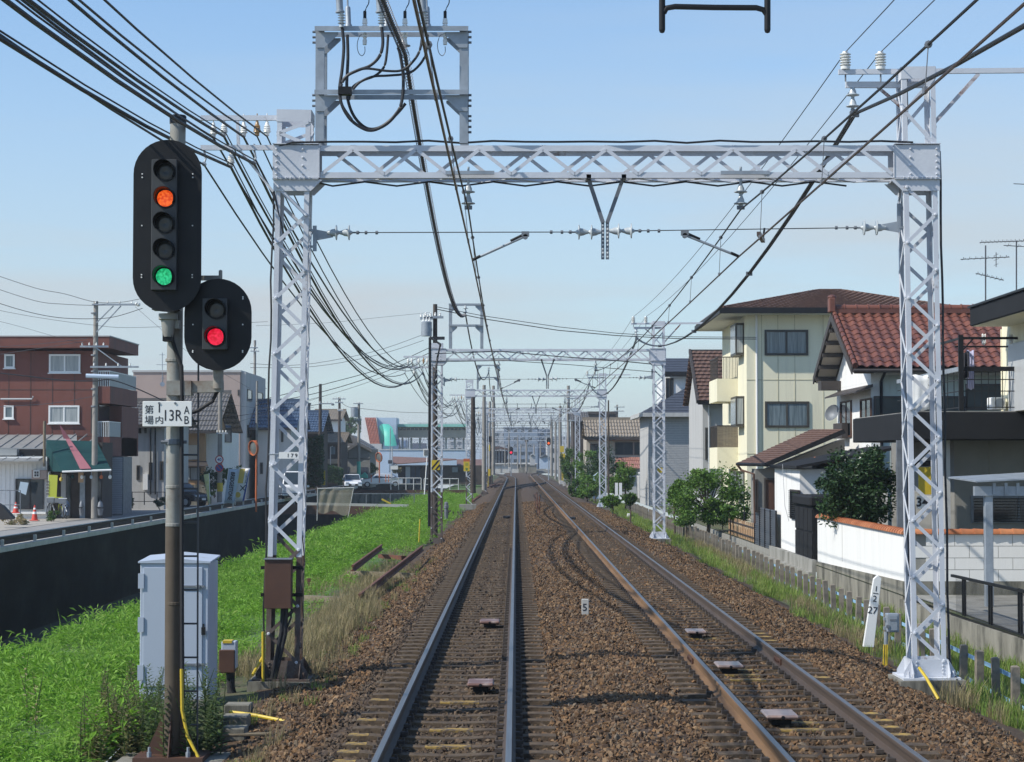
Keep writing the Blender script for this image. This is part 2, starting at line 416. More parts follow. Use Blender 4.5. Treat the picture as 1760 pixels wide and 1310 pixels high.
M['leafbright']=rand_mat('bright_shrub_leaf',[(0.06,0.13,0.02),(0.12,0.23,0.04),(0.09,0.18,0.028),(0.19,0.30,0.07)],0.6,trans=0.3,noise=2)
M['weed']=rand_mat('embankment_weed',[(0.13,0.28,0.028),(0.22,0.42,0.045),(0.16,0.34,0.035),(0.29,0.48,0.085)],0.6,trans=0.4,noise=1.5,nmix=0.35)
M['weedpale']=rand_mat('pale_verge_weed',[(0.18,0.34,0.045),(0.25,0.42,0.07),(0.15,0.30,0.04),(0.30,0.42,0.10)],0.7,trans=0.4,noise=1.5,nmix=0.35)
M['olive']=rand_mat('withered_olive_weed',[(0.12,0.13,0.05),(0.17,0.15,0.07),(0.10,0.14,0.04),(0.20,0.17,0.09)],0.8,trans=0.3,noise=2)
M['mugwort']=rand_mat('tall_weed',[(0.07,0.12,0.035),(0.10,0.16,0.05),(0.12,0.15,0.06),(0.085,0.13,0.05)],0.7,trans=0.3,noise=2)
M['drygrass']=rand_mat('dry_grass',[(0.30,0.24,0.13),(0.38,0.31,0.18),(0.24,0.20,0.10),(0.20,0.21,0.08)],0.85,trans=0.25,noise=2)
M['vergegrass']=rand_mat('verge_grass',[(0.12,0.22,0.035),(0.20,0.31,0.06),(0.27,0.29,0.09),(0.15,0.25,0.04)],0.75,trans=0.3,noise=2)
M['sig_orange']=mat('lit_orange_lens',(0.8,0.16,0.03),(0.7,0.12,0.02),8,0.4,emit=(1.0,0.10,0.006),estr=1.0)
M['sig_green']=mat('lit_green_lens',(0.05,0.7,0.3),(0.04,0.6,0.25),8,0.4,emit=(0.0,0.62,0.22),estr=0.8)
M['sig_red']=mat('lit_red_lens',(0.8,0.03,0.07),(0.7,0.02,0.05),8,0.4,emit=(1.0,0.005,0.04),estr=1.0)
for k_,(c_a,c_b)in{'sig_orange':((1.0,0.17,0.02),(0.55,0.03,0.0)),'sig_green':((0.04,0.78,0.32),(0.0,0.28,0.09)),'sig_red':((1.0,0.02,0.08),(0.5,0.0,0.01))}.items():
 nt=M[k_].node_tree;nd,lk=nt.nodes,nt.links;b=nd['Principled BSDF']
 w_=nd.new('ShaderNodeTexVoronoi');w_.inputs['Scale'].default_value=48.0;t_=nd.new('ShaderNodeTexCoord');lk.new(t_.outputs['Object'],w_.inputs['Vector'])
 r_=nd.new('ShaderNodeValToRGB');r_.color_ramp.elements[0].position=0.2;r_.color_ramp.elements[1].position=0.75;r_.color_ramp.elements[0].color=(*c_a,1);r_.color_ramp.elements[1].color=(*c_b,1)
 lk.new(w_.outputs['Distance'],r_.inputs['Fac']);lk.new(r_.outputs['Color'],b.inputs['Emission Color'])
M['lens']=mat('unlit_dark_lens',(0.035,0.037,0.037),(0.02,0.022,0.022),8,0.2)
M['atsplate']=mat('brown_transponder_plate',(0.19,0.10,0.075),(0.13,0.07,0.055),4,0.5,c3=(0.34,0.28,0.25),s3=5,t3=0.6)
M['atspale']=mat('plate_painted_glare',(0.40,0.31,0.27),(0.24,0.155,0.12),4,0.3,c3=(0.2,0.11,0.08),s3=4,t3=0.58)  # pale pinkish patches paint a glare onto the brown plate
M['haze_blue']=mat('far_haze_tinted_wall',(0.24,0.30,0.38),(0.20,0.25,0.32),0.2,0.8)  # bluish tint of distance haze put into the wall colour
# ------------------------------------------------------------------ text as thin flat print
_tc=bpy.data.curves.new("print",'FONT')
_to=bpy.data.objects.new("print_source",_tc)
COL.objects.link(_to)
def text_mesh(body,w=None,h=None,bold=0.0):
 _tc.body=body;_tc.size=1.0;_tc.offset=bold;_tc.resolution_u=3
 bpy.context.view_layer.update()
 me=bpy.data.meshes.new_from_object(_to.evaluated_get(bpy.context.evaluated_depsgraph_get()))
 co=np.array([v.co[:2]for v in me.vertices]);fs=[tuple(p.vertices)for p in me.polygons]
 bpy.data.meshes.remove(me)
 mn,mx=co.min(0),co.max(0);sz=np.maximum(mx-mn,1e-6)
 c=(co-(mn+mx)/2)
 s=np.array([1.0,1.0])
 if w and h:s=np.array([w/sz[0],h/sz[1]])
 elif h:s*=h/sz[1]
 elif w:s*=w/sz[0]
 return c*s,fs
def text_on(mb,body,c,u,v,w=None,h=None,bold=0.0,rot=0.0):
 """flat lettering centred at c, reading along u, upright along v"""
 co,fs=text_mesh(body,w,h,bold)
 c,u,v=Vector(c),Vector(u).normalized(),Vector(v).normalized()
 cr_,sr_=math.cos(rot),math.sin(rot)
 mb.add([c+u*(x*cr_-y*sr_)+v*(x*sr_+y*cr_)for x,y in co],fs)
 # ------------------------------------------------------------------ scatter (ground cover and ballast only)
def scatter(name,pts,rots,scls,templates):
 n=len(pts)
 me=bpy.data.meshes.new(name)
 me.vertices.add(n)
 me.vertices.foreach_set('co',np.asarray(pts,dtype=np.float32).ravel())
 for nm,ty,dat in(('rot','FLOAT_VECTOR',rots),('scl','FLOAT_VECTOR',scls)):
  a=me.attributes.new(nm,ty,'POINT');a.data.foreach_set('vector',np.asarray(dat,dtype=np.float32).ravel())
 a=me.attributes.new('idx','INT','POINT');a.data.foreach_set('value',rng.integers(0,len(templates),n).astype(np.int32))
 o=link(name,me)
 tcol=bpy.data.collections.new(name+"_pieces")
 for t in templates:tcol.objects.link(t)
 ng=bpy.data.node_groups.new(name+"_scatter",'GeometryNodeTree')
 ng.interface.new_socket('Geometry',in_out='INPUT',socket_type='NodeSocketGeometry')
 ng.interface.new_socket('Geometry',in_out='OUTPUT',socket_type='NodeSocketGeometry')
 N,L=ng.nodes,ng.links
 gi,go=N.new('NodeGroupInput'),N.new('NodeGroupOutput')
 ip=N.new('GeometryNodeInstanceOnPoints');ci=N.new('GeometryNodeCollectionInfo')
 ci.inputs['Collection'].default_value=tcol
 ci.inputs['Separate Children'].default_value=True
 ci.inputs['Reset Children'].default_value=True
 ip.inputs['Pick Instance'].default_value=True
 def attr(nm,ty):
  q=N.new('GeometryNodeInputNamedAttribute');q.data_type=ty;q.inputs['Name'].default_value=nm
  return q.outputs['Attribute']
 e2r=N.new('FunctionNodeEulerToRotation')
 L.new(attr('rot','FLOAT_VECTOR'),e2r.inputs[0])
 mp_=N.new('GeometryNodeMeshToPoints')
 L.new(gi.outputs[0],mp_.inputs['Mesh']);L.new(mp_.outputs[0],ip.inputs['Points'])
 L.new(ci.outputs[0],ip.inputs['Instance']);L.new(attr('idx','INT'),ip.inputs['Instance Index'])
 L.new(e2r.outputs[0],ip.inputs['Rotation']);L.new(attr('scl','FLOAT_VECTOR'),ip.inputs['Scale'])
 L.new(ip.outputs[0],go.inputs[0])
 md=o.modifiers.new('scatter','NODES');md.node_group=ng
 return stuff(o)
def template(name,mb,m,smooth=False):
 me=mb.mesh(name,m,(0,0,0),smooth)
 return bpy.data.objects.new(name,me)
 # ------------------------------------------------------------------ ground, canal, road
GAUGE=1.132
XL,XR=-0.632,2.90
def xl(Y):return XL-(max(0,Y-275)**2)/2600.0
def xr(Y):return XR+(max(0,Y-330)**2)/2400.0
def lift(x,y):
 x=np.asarray(x,dtype=float);y=np.asarray(y,dtype=float)
 s=np.clip((y-21.3)/3.2,0,1)*np.clip((60-y)/20,0,1)
 return 0.23*s*s*(3-2*s)*np.clip((x+6.2)/2.4,0,1)*np.clip((-2.15-x)/0.6,0,1)
def strip(name,prof,y0,y1,m,step=4.0,jit=0.0,ufun=None):
 """a sheet: cross-section prof [(x, z)] carried along Y"""
 ys=[y0]
 while ys[-1]<y1:ys.append(min(y1,ys[-1]+step*(1 if ys[-1]<80 else 3)))
 n=len(prof)
 vs_=[]
 for Y in ys:
  for i,(x,z)in enumerate(prof):
   j=jit if 0<i<n-1 else 0
   vs_.append((x+random.uniform(-j,j),Y,z+float(lift(x,Y))+random.uniform(-j,j)*0.4))
 fs_=[(a*n+i,a*n+i+1,(a+1)*n+i+1,(a+1)*n+i)for a in range(len(ys)-1)for i in range(n-1)]
 mb=MB();mb.add(vs_,fs_)
 o=mb.build(name,m,None,True)
 return structure(o)
def hb(x):
 a=[(-3.3,-0.62),(-2.75,-0.55),(-2.05,-0.20),(-1.7,-0.185),(XL-0.9,-0.215),(XL+0.9,-0.215),(XL+1.15,-0.165),(1.12,-0.12),(XR-1.15,-0.165),(XR-0.9,-0.215),(XR+0.95,-0.215),(XR+1.2,-0.185),(4.55,-0.22),(5.35,-0.50),(5.9,-0.62)]
 return float(np.interp(x,[p[0]for p in a],[p[1]for p in a]))
strip('ballast_bed',[(x,hb(x))for x in np.linspace(-3.3,5.9,36)],5,420,M['ballastbase'],1.2,0.02)
strip('embankment',[(-12.6,-3.3),(-11.0,-2.6),(-9.6,-1.5),(-8.6,-1.0),(-7,-0.85),(-5,-0.72),(-4.35,-0.685)],5,420,M['turf'],2.0,0.06)
strip('soil_edge',[(-4.36,-0.686),(-3.9,-0.66),(-3.25,-0.63)],5,420,M['soil'],1.2,0.03)
strip('verge',[(5.85,-0.63),(6.6,-0.66),(7.4,-0.78),(8.25,-0.85)],5,420,M['soil'],2.0,0.03)
strip('canal_bed',[(-16.6,-3.3),(-14.5,-3.36),(-12.55,-3.31)],5,420,M['dirt'],4.0,0.03)
strip('road',[(-21.2,-0.40),(-19,-0.38),(-16.95,-0.40)],5,420,M['asphalt'],4.0,0.0)
strip('left_ground',[(-420,-0.45),(-60,-0.45),(-21.19,-0.405)],5,420,M['asphalt'],12.0,0.0)
strip('right_ground',[(8.24,-0.34),(40,-0.34),(420,-0.34)],5,420,M['soil'],12.0,0.0)
mb=MB();mb.quad((-3000,419.9,-0.30),(3000,419.9,-0.30),(3000,6000,-0.30),(-3000,6000,-0.30))
structure(mb.build('far_ground',mat('far_ground_soil',(0.14,0.13,0.105),(0.09,0.09,0.075),0.05,0.95)))
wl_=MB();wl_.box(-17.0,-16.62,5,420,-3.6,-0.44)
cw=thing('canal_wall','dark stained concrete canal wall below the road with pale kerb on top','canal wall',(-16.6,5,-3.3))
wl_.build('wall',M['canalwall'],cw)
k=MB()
for i in range(52):
 y0=5+i*8.0
 k.box(-17.0,-16.55,y0,y0+7.98,-0.437,-0.27)
stuff(k.build('kerb',M['kerb'],cw))
# ------------------------------------------------------------------ rails and sleepers
RP=[(-0.062,-0.153),(0.062,-0.153),(0.062,-0.143),(0.014,-0.122),(0.009,-0.112),(0.009,-0.048),(0.033,-0.036),(0.0325,-0.006),(0.026,0.0),(-0.026,0.0),(-0.0325,-0.006),(-0.033,-0.036),(-0.009,-0.048),(-0.009,-0.112),(-0.014,-0.122),(-0.062,-0.143)]
def rail_mesh(fx,y0,y1,name,mats,parent,step=3.0,dz=0.0):
 mb=MB();n=len(RP)
 ys=list(np.arange(y0,y1+0.01,step))
 vs_=[]
 for Y in ys:
  x=fx(Y)
  for(a,b)in RP:vs_.append((x+a,Y,b+dz))
 mb.v=[tuple(map(float,p))for p in vs_]
 for i in range(len(ys)-1):
  for k_ in range(n):
   k2=(k_+1)%n
   mb.f.append((i*n+k_,i*n+k2,(i+1)*n+k2,(i+1)*n+k_))
   mb.m.append(1 if k_==8 else 0)
 mb.f.append(tuple(range(n)));mb.m.append(0)
 return mb.build(name,mats,parent)
SLEEPER_W=2.05
def sleeper_mb():
 mb=MB();h=SLEEPER_W/2
 # prestressed sleeper: shoulders at the rails, waist between
 xs=[(-h,0.0),(-h+0.25,0.004),(-0.75,0.0),(-0.40,-0.016),(0,-0.03),(0.40,-0.016),(0.75,0.0),(h-0.25,0.004),(h,0.0)]
 vs_=[]
 for x,z in xs:
  w=0.105 if abs(x)>0.5 else 0.09
  for(yy,zz)in((-w-0.025,-0.16),(w+0.025,-0.16),(w,z),(-w,z)):
   vs_.append((x,yy,zz))
 fs_=[]
 for i in range(len(xs)-1):
  for k_ in range(4):
   fs_.append((i*4+k_,i*4+(k_+1)%4,(i+1)*4+(k_+1)%4,(i+1)*4+k_))
 fs_+=[(3,2,1,0),tuple((len(xs)-1)*4+k_ for k_ in range(4))]
 mb.add(vs_,fs_);return mb
def clips_mb():
 mb=MB()
 for s in(-1,1):
  for t in(-1,1):
   x=s*GAUGE/2+t*0.098
   mb.box(x-0.035,x+0.035,-0.05,0.05,0.0,0.035)
   mb.tube([(x+t*0.02,0,0.02),(x+t*0.02,0,0.065)],0.014,5)
 return mb
def paint_mb(x0,x1,z=0.0065):
 mb=MB();mb.box(x0,x1,-0.092,0.092,z-0.035,z);return mb
SL_ME=sleeper_mb().mesh('sleeper',M['sleeper'])
CL_ME=clips_mb().mesh('rail_clip',M['polewood'])
PM_OUT=paint_mb(-1.02,-0.82).mesh('paint_mark',M['yellow'])
PM_OUTR=paint_mb(0.78,1.0).mesh('paint_mark',M['yellow'])
PM_MID=paint_mb(-0.22,0.22,-0.0185).mesh('paint_mark',M['yellow'])
def track(name,label,fx,y1,mtop,sides,marks_l,marks_m,marks_r,y0=8.0):
 t=thing(name,label,'railway track',(fx(10),y0,-0.165))
 for s in(-1,1):
  rail_mesh(lambda Y,s=s:fx(Y)+s*GAUGE/2,y0,y1,'rail',[M[sides[s>0]],mtop],t)
 n_ind=240
 rest=MB()
 Y=y0+4.0;i=0
 while Y<min(y1,330):
  if i<n_ind:
   o=link('sleeper',SL_ME,t)
   o.location=(fx(Y)-ORG[t.name][0],Y-y0,random.uniform(-0.006,0.004))
   o.rotation_euler=(0,0,random.uniform(-0.012,0.012))
   if Y<62:
    stuff(link('rail_clips',CL_ME,o))
   for mk,ms in((PM_OUT,marks_l),(PM_MID,marks_m),(PM_OUTR,marks_r)):
    if any(a<=Y<=b for a,b in ms)and(random.random()<0.9):
     p=link('paint_mark',mk,o)
     p.location=(random.uniform(-0.03,0.03),0,0.0)
  else:
   rest.box(fx(Y)-1.02,fx(Y)+1.02,Y-0.11,Y+0.11,-0.3,-0.168)
  Y+=0.585;i+=1
 if rest.v:stuff(rest.build('far_sleepers',M['sleeper'],t))
 return t
def yrange(pa,pb):
 a,b=G(887,pa,-0.165).y,G(887,pb,-0.165).y
 return(min(a,b),max(a,b))
track('railway_track','left railway track under the camera with bright polished rail tops',xl,405,M['railtop'],('raildark','raildark'),[yrange(1195,1206),yrange(1230,1310)],[yrange(1183,1210),yrange(1250,1285)],[])
track('railway_track','right railway track with rust orange rail sides beside the concrete post fence',xr,405,M['railtop2'],('railside','raildark'),[],[yrange(1094,1104),yrange(1146,1168),yrange(1230,1262)],[yrange(1085,1108),yrange(1150,1172),yrange(1215,1275)])
# crossover between the two tracks, far ahead
co_=thing('crossover_track','dark crossover rails joining the left track to the right one','railway track',(0.5,178,-0.165))
def xcross(Y):
 t=min(1,max(0,(Y-178)/62.0));t=t*t*(3-2*t)
 return XL+(XR-XL)*t
for s in(-1,1):
 rail_mesh(lambda Y,s=s:xcross(Y)+s*GAUGE/2,180,240,'rail',[M['raildark'],M['raildark']],co_,3.0,0.004)  # dark all over, shadow at the crossover painted into the rail colour
rs=MB()
for i in range(104):
 Y=178+i*0.6
 rs.bar((xcross(Y)-1.1,Y+0.29,-0.23),(xcross(Y)+1.1,Y+0.29,-0.23),0.2,0.14)
stuff(rs.build('sleepers',M['sleeper'],co_))
# ballast stones
def stone_t(i):
 bm=bmesh.new()
 for _ in range(10):
  v=Vector((random.gauss(0,1),random.gauss(0,1),random.gauss(0,1))).normalized()
  bm.verts.new((v.x*random.uniform(0.6,1.05),v.y*random.uniform(0.5,0.9),v.z*random.uniform(0.4,0.7)))
 bmesh.ops.convex_hull(bm,input=bm.verts)
 for v in[v for v in bm.verts if not v.link_faces]:bm.verts.remove(v)
 me=bpy.data.meshes.new('stone');bm.to_mesh(me);bm.free();me.materials.append(M['stone'])
 return bpy.data.objects.new('stone',me)
ST=[stone_t(i)for i in range(8)]
def stones(y0,y1,dens,smin,smax,lo=-3.05,hi=5.6):
 n=int((y1-y0)*(hi-lo)*dens)
 x=rng.uniform(lo,hi,n);y=rng.uniform(y0,y1,n)
 cx=np.where(np.abs(x-XL)<np.abs(x-XR),XL,XR)
 dx=np.abs(x-cx)
 near_rail=np.abs(dx-GAUGE/2)<0.075
 keep=~near_rail
 # fewer stones lie on top of the sleepers; the four-foot is fairly full, the ends lie bare
 ph=np.abs((y/0.585)%1.0-0.5)
 ons=(dx<SLEEPER_W/2)
 shy=np.where(dx<0.36,np.where(cx==XL,0.68,0.87),np.where((cx==XL)&(x<XL),0.78,0.92))
 on_sl=np.abs(((y-12.0)%0.585+0.2925)%0.585-0.2925)<0.115
 keep&=~(ons&on_sl&(rng.random(n)<shy))
 shoulder=(x<-2.9)|(x>5.2)
 keep&=~(shoulder&(rng.random(n)<0.5))
 x,y=x[keep],y[keep];cx=cx[keep];n=len(x)
 s=smin+(smax-smin)*rng.random(n)**1.6
 z=np.array([hb(a)for a in x])+lift(x,y)+s*rng.uniform(0.0,0.6,n)-0.012
 ons=np.abs(x-cx)<SLEEPER_W/2
 z=np.where(ons,np.minimum(z,-0.165-0.032+s*0.3),z)
 rots=rng.uniform(0,6.28,(n,3))
 sc=np.stack([s,s*rng.uniform(0.8,1.2,n),s],1)
 return np.stack([x,y,z],1),rots,sc
for t_ in ST:t_.data.materials[0]=M['stone']
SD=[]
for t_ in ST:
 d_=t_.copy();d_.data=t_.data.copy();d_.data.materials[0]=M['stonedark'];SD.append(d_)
def cat(*q):return[np.concatenate([w[i]for w in q])for i in range(3)]
scatter('dark_ballast_stones',*cat(stones(15.5,32,620,0.018,0.05,XL-1.2,XL+0.85),stones(32,52,360,0.022,0.055,XL-1.2,XL+0.85),stones(52,130,95,0.03,0.06,XL-1.2,XL+0.85)),SD)
a=stones(15.5,32,600,0.018,0.052)
b=stones(32,52,340,0.022,0.055)
c=stones(52,130,95,0.03,0.06)
q_=cat(a,b,c);k_=(q_[0][:,0]<XL-1.2)|(q_[0][:,0]>XL+0.85)
scatter('ballast_stones',q_[0][k_],q_[1][k_],q_[2][k_],ST)
# ------------------------------------------------------------------ ground cover
def leafy_clump(nl,h,spread,lw,ll,m,droop=0.5,up=0.7):
 mb=MB()
 for _ in range(nl):
  a=random.uniform(0,6.283);r=spread*math.sqrt(random.random())
  z=h*random.uniform(0.25,1.0)
  p=Vector((r*math.cos(a),r*math.sin(a),z))
  d=Vector((math.cos(a+random.uniform(-0.9,0.9)),math.sin(a+random.uniform(-0.9,0.9)),random.uniform(-0.2,up))).normalized()
  L_=ll*random.uniform(0.6,1.2);W_=lw*random.uniform(0.7,1.2)
  sd=d.cross(Vector((random.uniform(-.3,.3),random.uniform(-.3,.3),1))).normalized()*W_/2
  q=p+d*L_*0.5;e_=p+d*L_+Vector((0,0,-droop*L_*0.4))
  mb.add([p,q-sd,q+sd,e_],[(0,1,3,2)])
 return mb
def blade_clump(nb,h,spread,w,m,lean=0.35):
 mb=MB()
 for _ in range(nb):
  a=random.uniform(0,6.283);r=spread*math.sqrt(random.random())
  p=Vector((r*math.cos(a),r*math.sin(a),0));b_=random.uniform(0,6.283);hh=h*random.uniform(0.5,1.1)
  l_=lean*hh*random.uniform(0.2,1.3)
  dv=Vector((math.cos(b_),math.sin(b_),0));sd=Vector((-dv.y,dv.x,0))*w/2
  q=p+dv*l_*0.35+Vector((0,0,hh*0.6));t_=p+dv*l_+Vector((0,0,hh))
  mb.add([p-sd,p+sd,q+sd*0.8,q-sd*0.8,t_],[(0,1,2,3),(3,2,4)])
 return mb
def hl(x):
 a=[(-12.6,-3.3),(-11.0,-2.6),(-9.6,-1.5),(-8.6,-1.0),(-7,-0.85),(-5,-0.72),(-3.25,-0.63),(-2.4,-0.4)]
 return np.interp(x,[p[0]for p in a],[p[1]for p in a])
WT=[template('weed',leafy_clump(44,0.40,0.17,0.026,0.12,M['weedpale'],0.6,1.6),M['weedpale'])for _ in range(2)]+[template('weed',blade_clump(24,0.40,0.2,0.011,M['weedpale'],0.5),M['weedpale'])]+[template('weed',leafy_clump(40,0.26,0.20,0.034,0.115,M['weed'],0.5,1.2),M['weed'])for _ in range(9)]
def weeds(y0,y1,dens,s0,s1):
 n=int((y1-y0)*9.0*dens)
 y=rng.uniform(y0,y1,n);x=rng.uniform(-12.0,-3.0,n)
 lim=np.where(y<24.5,-4.15,np.where(y<34,-3.85,np.where(y<60,-3.7+(y-34)*0.012,-3.2)))+0.3*np.sin(y*1.7)*0.6
 # around the old rail rack the ground is barer
 bare=(y>34)&(y<70)&(x>-4.75)&(rng.random(n)<0.82)
 cab=(x>-4.75)&(x<-3.2)&(y>23.9)&(y<26.2)
 thin=rng.random(n)<np.clip((x-lim+0.5)/0.5,0,1)
 v=np.sin(1.9*x+.7*y)+np.sin(.8*x-1.3*y+2)+np.sin(2.7*x+1.1*y)
 keep=(x<lim)&~bare&~cab&~thin&~((v<-1.1)&(rng.random(n)<0.6))
 x,y,v=x[keep],y[keep],v[keep];n=len(x)
 s=rng.uniform(s0,s1,n)*(0.75+0.5*(np.sin(x*1.3+y*0.31)*np.sin(y*0.47-x)*0.5+0.5))
 s=s*0.84*(1+0.12*v)*np.where((x>-5.2)&(y>30),0.72,1.0)
 return np.stack([x,y,hl(x)+lift(x,y)-0.02],1),np.stack([rng.uniform(-.2,.2,n),rng.uniform(-.2,.2,n),rng.uniform(0,6.28,n)],1),np.stack([s,s,s],1)
g=[weeds(14,34,27,0.6,1.5),weeds(34,62,17,0.7,1.5),weeds(62,180,6,1.2,2.0)]
scatter('embankment_weeds',*(np.concatenate([q[i]for q in g])for i in range(3)),WT)
# dry grass by the left tower and along the fence, green verge grass on the right
DT=[template('dry_tuft',blade_clump(34,0.42,0.16,0.009,M['drygrass'],0.5),M['drygrass'])for _ in range(4)]
pts=[]
def blob(n,px,py,sx,sy,zfun):
 c=G(px,py,-0.6)
 for _ in range(n):
  x,y=c.x+random.gauss(0,sx),c.y+random.gauss(0,sy)
  pts.append((x,y,zfun(x)+float(lift(x,y))-0.02))
zl=lambda x:float(hl(x))if x<-3.0 else hb(x)
zr=lambda x:hb(x)if x<5.85 else float(np.interp(x,[5.85,6.6,7.4,8.25],[-.63,-.66,-.78,-.85]))
blob(210,585,1090,0.26,2.4,zl);blob(110,545,1130,0.2,1.2,zl);blob(60,640,1010,0.3,4.0,zl);blob(40,500,1170,0.3,0.8,zl);blob(40,610,1060,0.2,2.0,zl)
blob(26,430,1180,0.25,0.8,zl);blob(16,520,1190,0.2,0.8,zl);blob(30,545,1010,0.4,3.0,zl);blob(60,640,985,0.4,6.0,zl)
blob(120,1225,945,0.22,5.0,zr);blob(60,1270,975,0.2,3.0,zr)
blob(26,1470,1105,0.15,1.2,zr);blob(24,1660,1220,0.2,0.8,zr);blob(30,1390,1050,0.15,1.5,zr)
n=len(pts);s=rng.uniform(0.5,1.0,n)
scatter('dry_grass',pts,np.stack([np.zeros(n),np.zeros(n),rng.uniform(0,6.28,n)],1),np.stack([s,s,s],1),DT)
VT=[template('verge_tuft',blade_clump(30,0.24,0.14,0.010,M['vergegrass'],0.6),M['vergegrass'])for _ in range(5)]
n=4200
y=17+135*rng.random(n)**1.5;x=rng.uniform(5.5,8.2,n)
keep=(x>5.75+0.25*np.sin(y*0.9))&((np.sin(y*0.55+x*2)+rng.normal(0,0.6,n))>-0.55)&~((np.abs(x-5.34)<0.5)&(np.abs(y-26.5)<0.6))
x,y=x[keep],y[keep];n=len(x);s=rng.uniform(0.5,1.25,n)
scatter('verge_grass',np.stack([x,y,[zr(a)-0.01 for a in x]],1),np.stack([np.zeros(n),np.zeros(n),rng.uniform(0,6.28,n)],1),np.stack([s,s,s],1),VT)
# a few small weeds on the left ballast shoulder
n=160
y=rng.uniform(17,60,n);x=rng.uniform(-3.3,-2.3,n);s=rng.uniform(0.25,0.7,n)
scatter('shoulder_weeds',np.stack([x,y,[zl(a)+float(lift(a,b_))-0.01 for a,b_ in zip(x,y)]],1),np.stack([np.zeros(n),np.zeros(n),rng.uniform(0,6.28,n)],1),np.stack([s,s,s],1),VT+DT)
# ------------------------------------------------------------------ insulators
def ins_post(mb,p,h=0.30,r=0.068):
 pr=[(0.05,0),(0.062,0.0),(0.062,h*0.18)]
 for i in range(5):
  z=h*(0.2+0.15*i)
  pr+=[(0.04,z),(r,z+h*0.03),(r,z+h*0.055),(0.042,z+h*0.12)]
 pr+=[(0.04,h*0.95),(0.035,h),(0.0,h)]
 mb.lathe(pr,p,(0,0,1),14)
def ins_disc(mb,p,d=(0,0,-1),r=0.095,L=0.135):
 d=Vector(d).normalized()
 mb.lathe([(0.0,0),(0.022,0.0),(0.03,L*0.2),(0.046,L*0.45),(0.05,L*0.66),(0.055,L*0.72),(r*0.96,L*0.78),(r,L*0.82),(r*0.97,L*0.87),(0.05,L*0.9),(0.03,L*0.95),(0.016,L*1.12),(0,L*1.12)],p,d,16)
 return Vector(p)+d*L*1.1
def ins_bell(mb,p,h=0.19,r=0.05):
 """small insulator hung upright under an arm"""
 pr=[(0.012,0),(0.02,-0.02),(0.026,-h*0.3)]
 for i in range(4):
  z=-h*(0.36+0.13*i)
  pr+=[(r*(0.72+0.08*i),z),(r*(0.86+0.06*i),z-h*0.06),(r*0.66,z-h*0.1)]
 pr+=[(0.03,-h*0.9),(0.028,-h*1.08),(0,-h*1.08)]
 mb.lathe(list(reversed(pr)),p,(0,0,1),12)
 # ------------------------------------------------------------------ lattice portal gantries
TW=0.435
BAR_ME={}
GRIME=[False]
def bar_mesh(L,w=0.045):
 key=(round(L,3),w,GRIME[0])
 if key not in BAR_ME:
  BAR_ME[key]=MB().box(-L/2,L/2,-w/2,w/2,-0.004,0.004).mesh('lacing_bar',M['grimy' if GRIME[0]else 'paint'])
 return BAR_ME[key]
def angle_post(mb,x,y,z0,z1,sx,sy,leg=0.064,t=0.008):
 mb.box(x,x+sx*leg,y,y+sy*t,z0,z1)
 mb.box(x,x+sx*t,y+sy*t,y+sy*leg,z0,z1)
def lace(parent,a,b,face_n,joined,w=0.045):
 """a flat bar from a to b lying in the face with normal face_n"""
 a,b=Vector(a),Vector(b)
 if joined is not None:
  joined.bar(a,b,w,0.008,face_n);return
 d=(b-a);L=d.length;x=d.normalized();z=Vector(face_n).normalized();y=z.cross(x)
 o=link('lacing_bar',bar_mesh(L,w),parent)
 m=Matrix((x,y,z)).transposed().to_4x4();m.translation=(a+b)/2
 o.matrix_basis=m
